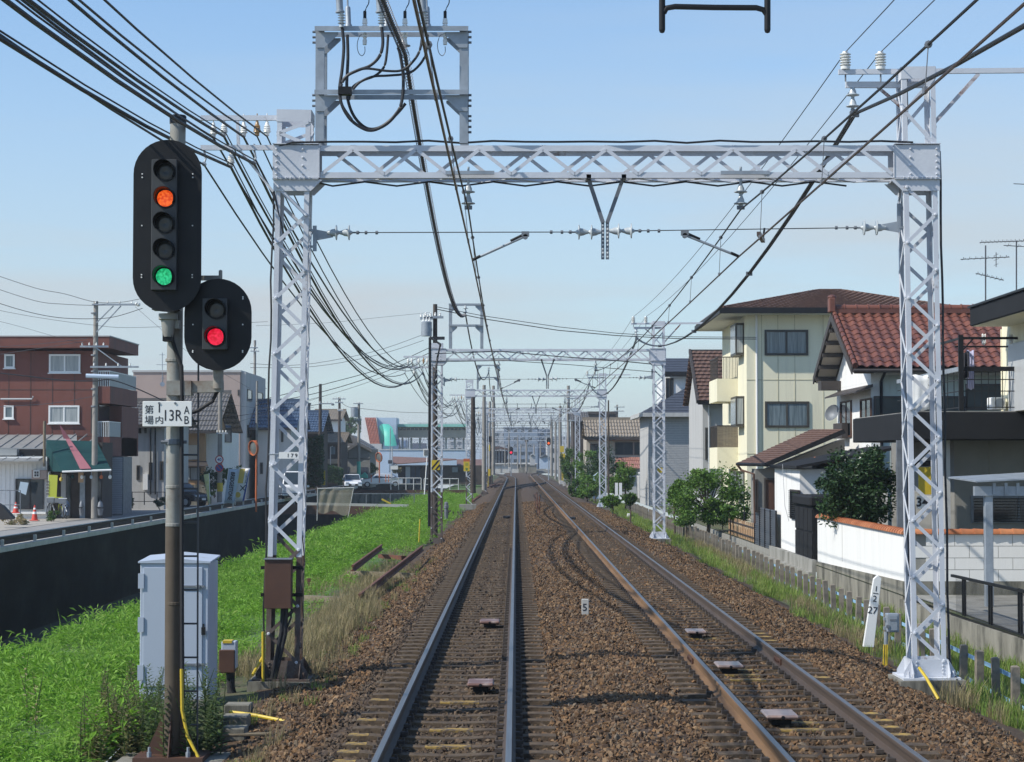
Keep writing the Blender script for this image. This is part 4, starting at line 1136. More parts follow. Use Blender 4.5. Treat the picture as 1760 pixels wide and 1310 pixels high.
# left feeder wrapped in a spiral hanger
ps=[back(FEED[0])]+FEED
for Y,z in((174,FEED[-1].z+0.1),(222,FEED[-1].z+0.3)):ps.append(Vector((-1.9,Y,z)))
c=chain(ps,[0.9,1.15,1.3,1.1,1.0])
fd=thing('feeder_cable','thick black feeder cable wrapped in a wire spiral above the left track','cable',ps[1])
mb=MB();mb.tube(c,0.027,7);mb.build('cable',M['cable'],fd,True)
mb=MB()
def along(c,Y):
 for i in range(len(c)-1):
  if c[i].y<=Y<=c[i+1].y:return c[i].lerp(c[i+1],(Y-c[i].y)/(c[i+1].y-c[i].y))
 return c[-1]
sp=[];Y=12.0;k=0
while Y<73:
 p=along(c,Y);a=k*2*math.pi/7
 sp.append(p+Vector((0.055*math.cos(a),0,0.055*math.sin(a))));Y+=0.022;k+=1
mb.tube(sp,0.0045,3)
stuff(mb.build('wire_spiral',M['wire'],fd))
# catenary of both tracks
for side,grey in(('left',M['cable']),('right',M['cable'])):
 ms=line_of(MS,side);ct=line_of(CT,side)
 ms=[back(ms[0])]+ms;ct=[back(ct[0])]+ct
 mc=chain(ms,0.42,14);cc=chain(ct,0.05,14)
 t=thing('catenary','messenger and contact wire with thin droppers over the %s track'%side,'overhead wire',ms[1],'catenary wires over the tracks')
 mb=MB();mb.tube(mc,0.0115,6);mb.build('messenger_wire',M['cable'],t,True)
 mb=MB();mb.tube(cc,0.0115,6);mb.build('contact_wire',M['copper'],t,True)
 mb=MB();cl=MB()
 for Y in np.arange(9.5,200,4.9):
  a,b=along(mc,Y),along(cc,Y)
  mb.tube([a,b],0.004 if Y<60 else 0.007,4)
  cl.box(b.x-0.012,b.x+0.012,b.y-0.04,b.y+0.04,b.z-0.01,b.z+0.035)
  cl.lathe([(0.0,0),(0.028,0.005),(0.028,0.03),(0,0.035)],a+Vector((0,-0.018,0)),(0,1,0),8)
 stuff(mb.build('droppers',M['wire'],t));stuff(cl.build('dropper_clips',M['galvdark'],t))
 # section insulator switch on the right contact wire close to the gantry
p=P(1308,408,25.6)
t=thing('wire_clamp','small clamp with an upright pin on the right contact wire by the pull-off arm','overhead fitting',p)
mb=MB();mb.bar(p+Vector((-0.1,-0.6,-0.02)),p+Vector((0.1,0.6,0.02)),0.05,0.05);mb.build('body',M['copper'],t)
mb=MB();mb.tube([p+Vector((0.05,0.2,0)),p+Vector((0.07,0.2,0.14))],0.014,5);mb.build('pin',M['black'],t)
# bracket on the train front, at the top of the view
bp=P(1228,12,1.9)
t=thing('train_bracket','black tubular bracket of two legs and a crossbar at the top edge','bracket',bp)
a0,a1=P(1138,52,1.9),P(1138,-160,1.9);b0,b1=P(1319,52,1.9),P(1319,-160,1.9)
for p0,p1 in((a0,a1),(b0,b1)):
 mb=MB();mb.tube([p0,p1],0.0030,10);mb.lathe([(0.0,-0.003),(0.0022,-0.0022),(0.003,0)],p0,(0,0,1),10);mb.build('leg',M['black'],t,True)
mb=MB();mb.tube([P(1141,22,1.9),P(1146,14,1.9),P(1160,11.5,1.9),P(1228,13,1.9),P(1300,13.5,1.9),P(1312,17,1.9),P(1318,25,1.9)],0.0027,10);mb.build('crossbar',M['black'],t,True)
# ------------------------------------------------------------------ colour light signal
SY=21.3
def s_(px,py,dy=0.0):return P(px,py,SY+dy)
base=s_(299,1300)
sig=thing('railway_signal','tall railway signal post carrying a five lamp head and a lower two lamp head','railway signal',base)
mb=MB();top=s_(306,205)
mb.tube([s_(298,905),s_(301,540),s_(306,205)],0.082,16);mb.build('pole',M['polegrey'],sig,True)
mb=MB();mb.tube([s_(296,1295),s_(298,905)],0.083,16);mb.build('lower_pole',M['polebrown'],sig,True)
mb=MB();mb.lathe([(0.088,-0.05),(0.088,0.03),(0.08,0.04),(0,0.045)],top,(0,0,1),14);mb.build('pole_cap',M['blackmatt'],sig,True)
for py in(622,840,905,1040):
 mb=MB();mb.lathe([(0.086,0),(0.09,0.004),(0.09,0.03),(0.086,0.034)],s_(299,py),(0,0,1),16);mb.build('band',M['polegrey']if py<1000 else M['polebrown'],sig)
mb=MB();c_=s_(296,1296)
mb.box(c_.x-0.36,c_.x+0.36,c_.y-0.3,c_.y+0.3,c_.z-0.05,c_.z)
for a in(0,math.pi/2,math.pi,-math.pi/2):
 d=Vector((math.cos(a),math.sin(a),0));n_=Vector((-d.y,d.x,0))*0.006
 mb.poly([c_+d*0.08-n_,c_+d*0.28-n_,c_+d*0.09+Vector((0,0,0.42))-n_,c_+d*0.08+Vector((0,0,0.42))-n_],n_*2)
mb.build('base_plate',M['rustbox'],sig)
mb=MB()
for dx in(-0.2,0.2):mb.lathe([(0.025,0),(0.025,0.05),(0.015,0.05),(0.015,0.1),(0,0.1)],c_+Vector((dx,-0.22,0.0)),(0,0,1),8)
stuff(mb.build('anchor_bolts',M['galv'],sig))
mb=MB();mb.box(c_.x-0.55,c_.x+0.55,c_.y-0.5,c_.y+0.5,c_.z-0.5,c_.z-0.052);mb.build('footing',M['concretedark'],sig)
def capsule(cx,cz,w,h,n=18):
 r=w/2;out=[]
 for k in range(n+1):
  a=math.pi*k/n;out.append((cx+r*math.cos(a),cz+h/2-r+r*math.sin(a)))
 for k in range(n+1):
  a=math.pi+math.pi*k/n;out.append((cx+r*math.cos(a),cz-h/2+r+r*math.sin(a)))
 return out
def head(name,x0,x1,y0,y1,bx0,bx1,by0,by1,lamps,dy):
 yy=SY-0.36+dy
 s=lambda px,py:P(px,py,yy)
 c0=s((x0+x1)/2,(y0+y1)/2);w=s(x1,0).x-s(x0,0).x;h=s(0,y0).z-s(0,y1).z
 mb=MB();mb.poly([(x,yy,z)for x,z in capsule(c0.x,c0.z,w,h)],(0,0.012,0))
 hd=mb.build('signal_head',M['black'],sig)
 mb=MB();bx0_,bx1_=s(bx0,0).x,s(bx1,0).x;z0_,z1_=s(0,by1).z,s(0,by0).z
 mb.box(bx0_,bx1_,yy-0.085,yy-0.001,z0_,z1_);mb.box(bx0_+0.01,bx1_-0.01,yy+0.013,yy+0.20,z0_,z1_)
 hs=mb.build('lamp_housing',M['housing'],hd,bevel=0.006)
 for(px,py,m)in lamps:
  p=s(px,py);p.y=yy-0.086;r=0.086
  mb=MB();mb.lathe([(0.0,0),(r*0.55,0.012),(r,0.004),(r,0.0),(r,-0.002)],p+Vector((0,-0.004,0)),(0,-1,0),20);mb.build('lens',m,hd,True)
  # open hood over the upper two thirds of the lens
  mb=MB();n=20;vi=[];L_=0.20
  for k in range(n+1):
   a=R(-35)+R(250)*k/n
   for(rr,yb)in((0.104,0.0),(0.104,1.0),(0.098,1.0),(0.098,0.0)):
    cut=L_*(0.45+0.55*max(0,math.sin(a)*0.6+0.4))
    vi.append(p+Vector((rr*math.cos(a),-yb*cut+0.002,rr*math.sin(a))))
  fs_=[]
  for k in range(n):
   for j in range(4):fs_.append((k*4+j,k*4+(j+1)%4,(k+1)*4+(j+1)%4,(k+1)*4+j))
  mb.add(vi,fs_);mb.build('hood',M['black'],hd,True)
  mb=MB();mb.lathe([(0.104,0),(0.104,0.02),(0.088,0.02),(0.088,0)],p+Vector((0,0.001,0)),(0,-1,0),24,False);mb.build('bezel',M['black'],hd)
 mb=MB()
 for fx in(0.13,0.87):
  for fz in(0.2,0.215,0.5,0.78,0.80):
   q=Vector((c0.x-w/2+w*fx,yy-0.001,c0.z-h/2+h*fz));mb.lathe([(0.008,0),(0.008,0.006),(0,0.008)],q,(0,-1,0),6)
 stuff(mb.build('screws',M['signwhite'],hd))
 return hd
M['housing']=mat('signal_housing',(0.045,0.047,0.048),(0.035,0.037,0.038),3,0.5)
head('main',229,346,240,536,265,308,276,500,[(287,297,M['lens']),(287,343,M['sig_orange']),(286,386,M['lens']),(286,431,M['lens']),(285,477,M['sig_green'])],0.0)
head('low',317,432,479,637,353,395,514,602,[(374,533,M['lens']),(373,580,M['sig_red'])],0.14)
# brackets that carry the heads
mb=MB();a=s_(287,520,-0.2);mb.box(a.x-0.14,a.x+0.14,a.y-0.1,a.y+0.12,s_(0,536).z,s_(0,502).z);mb.build('head_bracket',M['housing'],sig)
mb=MB();a=s_(291,560,-0.16)
mb.lathe([(0.10,0.10),(0.10,0.04),(0.075,0.03),(0.06,-0.10),(0.05,-0.14)][::-1],s_(289,556,-0.18),(0,0,1),12);mb.box(a.x-0.05,a.x+0.1,a.y-0.02,a.y+0.25,a.z-0.03,a.z+0.06)
mb.build('head_socket',M['polegrey'],sig,True)
mb=MB();a=s_(289,572,-0.16);mb.box(a.x-0.05,a.x+0.05,a.y-0.05,a.y+0.1,a.z-0.09,a.z+0.0);mb.build('junction_box',M['black'],sig)
mb=MB();mb.bar(s_(300,666),s_(383,664,-0.06),0.09,0.12);mb.bar(s_(300,478,0.1),s_(380,478,0.02),0.05,0.05)
mb.build('side_arm',M['polegrey'],sig)
mb=MB();mb.box(s_(293,0).x,s_(335,0).x,SY-0.10,SY+0.10,s_(0,680).z,s_(0,655).z);mb.build('arm_clamp',M['polegrey'],sig)
mb=MB();mb.lathe([(0.055,0.0),(0.055,0.19),(0.085,0.2),(0.085,0.26)],s_(375,668,-0.08),(0,0,1),12);mb.lathe([(0.02,0),(0.02,0.09),(0,0.1)],s_(379,480,0.02),(0,0,1),8);mb.build('lower_head_socket',M['polegrey'],sig,True)
mb=MB();mb.tube([s_(292,570,-0.14),s_(300,598,-0.1),s_(312,630,-0.09),s_(313,680,-0.09),s_(312,720,-0.09),s_(313,1100,-0.09),s_(314,1200,-0.09)],0.022,8);mb.tube([s_(314,715,-0.09),s_(340,706,-0.05),s_(365,690,-0.04),s_(374,672,-0.04)],0.02,8)
mb.build('conduit',M['blackmatt'],sig,True)
mb=MB();mb.tube([s_(312,1150,-0.11),s_(313,1220,-0.11),s_(322,1265,-0.13),s_(340,1300,-0.2),s_(352,1335,-0.3)],0.018,8);mb.build('yellow_conduit',M['yellowpaint'],sig,True)
lad=thing('signal_ladder','narrow grey ladder fixed beside the signal post','ladder',s_(338,1290))
mb=MB();mb.tube([s_(341,620,0.03),s_(339,1290,0.03)],0.011,6);mb.build('stile',M['wire'],lad)
for i,py in enumerate(range(708,1250,58)):
 mb=MB();mb.tube([s_(301,py+16,0.03),s_(341,py+16,0.03)],0.011,6);mb.build('rung',M['wire'],lad)
 # name plate of the signal
c_=s_(287.5,711.5,-0.19);w=s_(329,0).x-s_(246,0).x;h=s_(0,690).z-s_(0,733).z
sg=thing('signal_plate','white plate with black characters and 13R fixed across the signal post','sign',c_)
mb=MB();mb.box(c_.x-w/2,c_.x+w/2,c_.y-0.006,c_.y+0.006,c_.z-h/2,c_.z+h/2);mb.build('plate',M['signwhite'],sg,bevel=0.004)
mb=MB();yy=c_.y-0.008
def tx(body,px,py,hpx,wpx=None,b=0.006):
 q=s_(px,py,-0.19);text_on(mb,body,(q.x,yy,q.z),(1,0,0),(0,0,1),h=hpx*SY/F_PX,w=(wpx*SY/F_PX if wpx else None),bold=b)
tx('第',256.5,704,15,15);tx('場',256.5,722,15,15);tx('1',274,702,14);tx('内',274,722,13,13);tx('13R',298.5,714,19,30);tx('A',321,705,13.5,9.5);tx('B',321,722,13.5,8)
mb.build('lettering',M['ink'],sg)
mb=MB()
for px in(273.5,301):mb.lathe([(0.012,0),(0.012,0.008),(0,0.01)],s_(px,693,-0.197),(0,-1,0),8)
stuff(mb.build('screws',M['galvdark'],sg))
mb=MB();mb.lathe([(0.09,0),(0.094,0.01),(0.094,0.05),(0.09,0.06)],s_(299,765),(0,0,1),14)
for dx in(-22,22):mb.tube([s_(299,760,-0.06),s_(299+dx,760,-0.06)],0.018,6)
mb.build('step_clamp',M['galvdark'],sig)
# ------------------------------------------------------------------ trackside equipment, left
CBY=24.6
def b_(px,py,dy=0.0):return P(px,py,CBY+dy)
cab=thing('relay_cabinet','pale blue two metre relay cabinet with roof plate among the weeds behind the signal post','cabinet',b_(310,1215))
x0,x1=b_(248,0).x,b_(364,0).x;z0,z1=b_(0,1203).z,b_(0,968).z
dpt=0.78
mb=MB();mb.box(x0,x1,CBY,CBY+dpt,z0,z1);mb.build('body',M['cabinet'],cab,bevel=0.008)
mb=MB();ov=0.025
rx0,rx1=x0-ov,x1+ov;ry0,ry1=CBY-ov,CBY+dpt+ov;cxm=(x0+x1)/2
mb.add([(rx0,ry0,z1+0.0),(rx1,ry0,z1+0.0),(rx1,ry1,z1+0.04),(rx0,ry1,z1+0.04),(rx0,ry0,z1+0.02),(cxm,ry0,z1+0.06),(rx1,ry0,z1+0.02),(rx1,ry1,z1+0.06),(cxm,ry1,z1+0.10),(rx0,ry1,z1+0.06)],[(0,1,6,5,4),(1,2,7,6),(2,3,9,8,7),(3,0,4,9),(4,5,8,9),(5,6,7,8),(0,3,2,1)])
mb.build('roof',M['cabinet'],cab)
mb=MB();mb.box(x0+0.04,x1-0.07,CBY-0.018,CBY-0.001,z0+0.16,z1-0.05);dr=mb.build('door',M['cabinet'],cab,bevel=0.004)
for fz in(0.87,0.55,0.2):
 mb=MB();z=z0+(z1-z0)*fz;mb.box(x0-0.02,x0+0.05,CBY-0.035,CBY-0.019,z-0.09,z+0.09);mb.build('hinge',M['cabinet'],dr)
for fz in(0.83,0.26):
 mb=MB();z=z0+(z1-z0)*fz;mb.bar((x1-0.32,CBY-0.03,z),(x1-0.04,CBY-0.03,z),0.02,0.025);mb.lathe([(0.03,0),(0.03,0.03),(0,0.035)],(x1-0.12,CBY-0.019,z-0.005),(0,-1,0),8);mb.build('handle',M['galvdark'],dr)
mb=MB();z=z0+(z1-z0)*0.52;mb.box(x1-0.075,x1-0.03,CBY-0.05,CBY-0.019,z-0.07,z+0.02);mb.tube([(x1-0.05,CBY-0.035,z+0.02),(x1-0.05,CBY-0.035,z+0.06)],0.012,6);mb.build('padlock',M['black'],dr)
mb=MB();mb.box(x0-0.03,x1+0.03,CBY-0.03,CBY+dpt+0.03,z0-0.6,z0-0.001);mb.build('footing',M['concretedark'],cab)
jy=26.0
jb=thing('junction_box','small brown and white junction box on a dark stalk right of the relay cabinet','junction box',P(396,1200,jy))
q=lambda px,py,dy=0.0:P(px,py,jy+dy)
mb=MB();mb.box(q(382,0).x,q(409,0).x,jy,jy+0.16,q(0,1157).z,q(0,1117).z);mb.build('box',M['rustbox'],jb,bevel=0.01)
mb=MB();mb.box(q(386,0).x,q(411,0).x,jy+0.03,jy+0.22,q(0,1150).z,q(0,1103).z);mb.build('cover',M['cabinet'],jb,bevel=0.01)
mb=MB();mb.tube([q(396,1157,0.1),q(397,1180,0.1),q(400,1206,0.1)],[0.06,0.05,0.08],10);mb.build('stalk',M['blackmatt'],jb,True)
mb=MB();mb.box(q(388,0).x,q(404,0).x,jy+0.02,jy+0.2,q(0,1106).z,q(0,1101.5).z);mb.build('yellow_strip',M['yellowpaint'],jb)
# rusty box on the left column of the nearest gantry
q=lambda px,py,dy=0.0:P(px,py,G1-0.2+dy)
t=thing('equipment_box','rust brown steel box strapped to the foot of the nearest left column','equipment box',q(483,1045))
mb=MB();mb.box(q(460,0).x,q(505,0).x,G1-0.24,G1-0.03,q(0,1046).z,q(0,962).z);mb.build('box',M['rustbox'],t,bevel=0.006)
mb=MB();mb.box(q(458.5,0).x,q(506,0).x,G1-0.26,G1-0.02,q(0,962).z,q(0,960).z);mb.build('lid_edge',M['galvdark'],t)
for py in(977,1024):
 mb=MB();mb.box(q(450,0).x,q(522,0).x,G1-0.028,G1-0.012,q(0,py+3).z,q(0,py-3).z);mb.build('strap',M['black'],t)
for i,(xs)in enumerate((((486,1046),(484,1085),(476,1125),(466,1175)),((492,1046),(490,1090),(481,1130),(470,1176)),((501,1046),(500,1062),(495,1075),(489,1090)))):
 mb=MB();mb.tube([q(a,b,0.1)for a,b in xs],0.028 if i<2 else 0.012,8);mb.build('cable',M['cable'],t,True)
 # yellow conduits and guards
def pole1(name,label,cat,pts_,r,m,group=None):
 mb=MB();mb.tube(pts_,r,8);return single(mb,name,m,label,cat,pts_[-1],group,True)
pole1('cable_guard','upright yellow cable guard against the left foot of the nearest gantry','cable guard',[P(452,1086,26.1),P(452,1192,26.1)],0.018,M['yellowpaint'])
pole1('cable_guard','slanting yellow cable guard in the grass beside the upright one','cable guard',[P(451,1130,26.4),P(434,1160,26.0)],0.018,M['yellowpaint'])
pole1('ground_conduit','yellow conduit lying on the ground near the cable trough lids','conduit',[P(395,1224,23.4),P(440,1230,23.2),P(490,1240,23.0),P(523,1246,22.9)],0.022,M['yellowpaint'])
pole1('ground_conduit','pale thin pipe lying on the ground below the yellow conduit','conduit',[P(380,1264,22.4),P(450,1262,22.4),P(505,1261,22.4)],0.02,M['timber'])
for i,(px0,px1,py)in enumerate(((383,428,1232),(382,424,1252),(388,432,1212))):
 a,b=G(px0,py,-0.5),G(px1,py,-0.5);zz=-0.56+float(lift(a.x,a.y));a,b=G(px0,py,zz),G(px1,py,zz);mb=MB();mb.box(a.x,b.x,a.y-0.16,a.y+0.16,zz-0.12,zz+0.02)
 single(mb,'trough_lid',M['concretedark'],('middle','nearest','farthest')[i]+' of three weathered concrete trough lids by the relay cabinet','concrete slab',(a.x,a.y,-0.5),'concrete trough lids by the cabinet',bevel=0.01)
 # rack of old rails and timbers
RZ=-0.24
def g3(px,py,z=RZ):return G(px,py,z)
def rail_bar(p,q_,label):
 d=(q_-p).normalized();sx=d.cross(Vector((0,0,1)));mb=MB();n=len(RP)
 vs_=[e_+sx*a+Vector((0,0,b+0.153))for e_ in(p,q_)for a,b in RP]
 mb.add(vs_,[(k,(k+1)%n,n+(k+1)%n,n+k)for k in range(n)]+[tuple(range(n)),tuple(range(2*n-1,n-1,-1))])
 single(mb,'old_rail',M['rust'],label,'old rail',p,'old rails on timbers')
rail_bar(g3(618,1034),g3(726,946),'long rusty old rail on timbers at the edge of the ballast')
rail_bar(g3(606,982),g3(656,944),'short rusty old rail lying in the grass behind the longer one')
for i,(p0,p1,m)in enumerate((((522,1028),(684,1036),'timber'),((600,985),(716,990),'timber'),((654,956),(694,959),'rust'))):
 a,b=G(*p0,-0.42),G(*p1,-0.40);mb=MB();mb.bar(a,b,0.16,0.12)
 single(mb,'support_timber',M[m],('long pale timber under the near end of the old rails','grey timber crossing under the old rails at mid length','short rusty bar across the far end of the old rails')[i],'timber',a,'timbers under the old rails')
p=G(481+50,1010,-0.5);mb=MB();mb.box(p.x-0.04,p.x+0.04,p.y-0.04,p.y+0.04,-0.7,-0.28);single(mb,'marker_stake',M['rust'],'short reddish stake in the grass right of the nearest left column','marker post',p)
p=G(767,893,-0.45);mb=MB();mb.lathe([(0.1,0),(0.1,0.55),(0.13,0.56),(0.13,0.7),(0.1,0.72),(0.1,0.85),(0.0,0.9)],p,(0,0,1),10);single(mb,'marker_post',M['galvdark'],'short round grey post in the grass just right of the second gantry foot','marker post',p)
pole1('cable_guard','thin yellow cable guard in the grass left of the second gantry','cable guard',[P(722,892,72),P(720,932,72)],0.022,M['yellowpaint'])
for(px,py)in((853,818),):pass
# track plates
def ats(px0,px1,pyt,pyb,label,m,fx):
 c0=G((px0+px1)/2,(pyt+pyb)/2,-0.075);w=(px1-px0)/F_PX*c0.y
 t=thing('transponder',label,'track transponder',(c0.x,c0.y,-0.16),'flat transponder plates between the rails')
 mb=MB();l=min(0.55,(G(0,pyt,-0.075).y-G(0,pyb,-0.075).y)*0.95)
 mb.box(c0.x-w/2,c0.x+w/2,c0.y-l/2,c0.y+l/2,-0.11,-0.068);mb.build('plate',m,t,bevel=0.016)
 mb=MB();mb.box(c0.x-w*0.3,c0.x+w*0.3,c0.y-l*0.25,c0.y+l*0.25,-0.18,-0.111);mb.build('mount',M['black'],t)
 mb=MB();mb.lathe([(0.02,0),(0.02,0.012),(0,0.014)],(c0.x,c0.y-l/2,-0.09),(0,-1,0),8);mb.build('stud',M['black'],t)
 return t
ats(804,849,1165,1178,'nearer brown plate between the rails of the left track',M['atsplate'],xl)
ats(825,859,1062,1071,'farther brown plate between the rails of the left track',M['atsplate'],xl)
ats(1312,1368,1217,1234,'nearest faded pinkish plate between the rails of the right track',M['atspale'],xr)
ats(1230,1275,1135,1147,'middle faded pinkish plate between the rails of the right track',M['atspale'],xr)
ats(1179,1212,1079,1088,'farthest faded pinkish plate between the rails of the right track',M['atspale'],xr)
# dark detector on the left track, farther on
for i,(px,py,lab)in enumerate(((872,888,'dark low fitting beside the polished right rail of the left track'),(985,890,'dark low fitting between the rails of the right track'))):
 p=G(px,py,-0.12);mb=MB();mb.box(p.x-0.2,p.x+0.12,p.y-0.2,p.y+0.2,-0.19,-0.08);mb.box(p.x-0.1,p.x+0.1,p.y-0.8,p.y-0.5,-0.19,-0.1)
 single(mb,'track_fitting',M['black'],lab,'track fitting',p,bevel=0.02)
 # rail joint bars (fishplates with a bond)
for(px,py,fx,s)in((1186,1128,xr,-1),(1342,1130,xr,1)):
 p=G(px,py,-0.05);X=fx(p.y)+s*GAUGE/2;mb=MB()
 for q_ in(-1,1):mb.box(X+q_*0.012,X+q_*0.035,p.y-0.3,p.y+0.3,-0.125,-0.045)
 for k in range(4):mb.lathe([(0.018,0),(0.018,0.02)],(X-0.035,p.y-0.2+k*0.13,-0.085),(-1,0,0),6)
 single(mb,'rail_joint',M['rustbox'],'rust brown joint bars on the %s rail of the right track'%('left' if s<0 else 'right'),'rail joint',(X,p.y,-0.08))
 # white 5 marker, slender posts between the tracks
p=G(1003,1060,-0.14);Yp=p.y
t=thing('distance_marker','small white post with a black 5 between the tracks','marker post',p)
x0,x1=P(998.5,0,Yp).x,P(1010.5,0,Yp).x;z0,z1=-0.2,P(0,1030,Yp).z
mb=MB();mb.box(x0,x1,Yp,Yp+0.1,z0,z1);mb.build('post',M['markerpost'],t,bevel=0.006)
mb=MB();q_=P(1005,1044,Yp);text_on(mb,'5',(q_.x,Yp-0.003,q_.z),(1,0,0),(0,0,1),h=0.125,bold=0.01);mb.build('lettering',M['ink'],t)
for i,(px,pyb,pyt)in enumerate(((923,876,846),(927.5,886,853))):
 p=G(px,pyb,-0.15);mb=MB();mb.tube([p+Vector((0,0,-0.05)),Vector((p.x,p.y,P(px,pyt,p.y).z))],0.03,6);mb.tube([p+Vector((-0.1,0,-0.05)),Vector((p.x-0.1,p.y+0.2,P(px,pyt+2,p.y).z))],0.02,6)
 single(mb,'slender_post',M['rust'],('left' if i==0 else 'right')+' of the two slender dark posts standing between the tracks','post',p)
 # plates on the gantries
q=lambda px,py,dy=0.0:P(px,py,G1-0.06+dy)
t=thing('number_plate','small white plate numbered 179 on the nearest left column','sign',q(500,783))
mb=MB();mb.box(q(483,0).x,q(516.5,0).x,G1-0.066,G1-0.058,q(0,788.5).z,q(0,777).z);mb.build('plate',M['signwhite'],t)
mb=MB();c_=q(503,783);text_on(mb,'1 7 9',(c_.x,G1-0.068,c_.z),(1,0,0),(0,0,1),h=0.05,bold=0.02);mb.build('lettering',M['ink'],t)
mb=MB();mb.tube([q(462,781,0.02),q(485,781,0.02)],0.01,6);mb.build('rod',M['galv'],t)
t=thing('pole_sign','yellow panel above a white 34 plate on the back of the nearest right column','sign',P(1585,850,G1+0.5))
q=lambda px,py:P(px,py,G1+0.5)
mb=MB();mb.box(q(1572,0).x,q(1600,0).x,G1+0.49,G1+0.5,q(0,850).z,q(0,803).z);mb.build('panel',M['yellowpaint'],t)
mb=MB();mb.box(q(1570,0).x,q(1606,0).x,G1+0.49,G1+0.5,q(0,874).z,q(0,852).z);pl=mb.build('plate',M['signwhite'],t)
mb=MB();c_=q(1585,863);text_on(mb,'34',(c_.x,G1+0.487,c_.z),(1,0,0),(0,0,1),h=0.125,bold=0.03);mb.build('lettering',M['ink'],t)
mb=MB();mb.box(q(1566,0).x,q(1604,0).x,G1+0.49,G1+0.5,q(0,801.5).z,q(0,792).z);mb.build('top_bar',M['black'],t)
# striped warning plate on the second gantry
x0,x1=P(743,0,G2-0.06).x,P(757,0,G2-0.06).x;z0,z1=P(0,808,G2).z,P(0,791,G2).z
t=thing('warning_plate','square black and yellow striped plate on the left column of the second gantry','sign',(x0,G2-0.07,z0))
mb=MB();mb.box(x0,x1,G2-0.09,G2-0.075,z0,z1);mb.build('plate',M['yellowpaint'],t)
mb=MB();d=x1-x0;yy=G2-0.093;hz=z1-z0
for a,b in((-0.25,0.02),(0.35,0.62)):
 def cl_(u,v):return(x0+d*min(1,max(0,u)),yy,z0+hz*min(1,max(0,v)))
 pa=[(a,0),(b,0)]
 poly=[(max(a,0),max(0,-a)),(max(b,0),max(0,-b)),(min(1,b+1),min(1,1-b)),(min(1,a+1),min(1,1-a))]
 if a<0<b:poly=[(0,-a),(0,0),(b,0),(1,1-b),(1+a,1)]
 if a>0:poly=[(a,0),(b,0),(1,1-b),(1,1-a)]
 mb.add([cl_(u,v)for u,v in poly],[tuple(range(len(poly)))])
mb.build('stripes',M['ink'],t)
x0,x1=P(797.5,0,G3).x,P(808,0,G3).x;z0,z1,z2=P(0,810,G3).z,P(0,793.5,G3).z,P(0,788.5,G3).z
t=thing('warning_plate','tall orange and yellow plate on the left column of the third gantry','sign',(x0,G3-0.07,z0))
mb=MB();mb.box(x0,x1,G3-0.12,G3-0.1,z0,z1);mb.build('yellow_panel',M['yellowpaint'],t)
mb=MB();mb.box(x0,x1,G3-0.12,G3-0.1,z1+0.003,z2);mb.build('orange_panel',M['sigor']if 'sigor' in M else M['orange'],t)
mb=MB()
for k,ch in enumerate('注意'):
 text_on(mb,ch,((x0+x1)/2,G3-0.124,z1-(0.28+0.5*k)*(z1-z0)),(1,0,0),(0,0,1),h=(z1-z0)*0.3,bold=0.01)
mb.build('lettering',mat('green_ink',(0.05,0.22,0.06),(0.05,0.22,0.06),3,0.6),t)
# small yellow round plate on the second gantry's right column
q_=P(1134.5,808,G2+0.5);mb=MB();mb.lathe([(0.0,0),(0.11,0),(0.11,0.01),(0,0.01)],q_,(0,-1,0),16);single(mb,'warning_plate',M['yellowpaint'],'small yellow disc on the right column of the second gantry','sign',q_)
# ------------------------------------------------------------------ building helpers
def window(parent,face,pl,u0,u1,z0,z1,frame=None,glass=None,sashes=2,fw=0.06,depth=0.06,sill=False):
 frame=frame or M['bronze'];glass=glass or M['curtain']
 mb=MB()
 mb.fb(face,pl,u0,u1,z1-fw,z1,0.002,depth);mb.fb(face,pl,u0,u1,z0,z0+fw,0.002,depth)
 mb.fb(face,pl,u0,u0+fw,z0+fw,z1-fw,0.002,depth);mb.fb(face,pl,u1-fw,u1,z0+fw,z1-fw,0.002,depth)
 for i in range(1,sashes):
  u=u0+(u1-u0)*i/sashes
  mb.fb(face,pl,u-fw*0.45,u+fw*0.45,z0+fw,z1-fw,0.002,depth*0.8)
 w=mb.build('window',frame,parent)
 du=(u1-u0)/sashes
 for i in range(sashes):
  a,b=u0+i*du+(fw if i==0 else fw*0.45),u0+(i+1)*du-(fw if i==sashes-1 else fw*0.45)
  p=MB();p.fb(face,pl,a+0.002,b-0.002,z0+fw+0.002,z1-fw-0.002,0.002,depth*0.4);p.build('pane',glass,w)
 if sill:
  p=MB();p.fb(face,pl,u0-0.05,u1+0.05,z0-0.05,z0-0.002,0.002,depth+0.06);p.build('sill',frame,w)
 return w
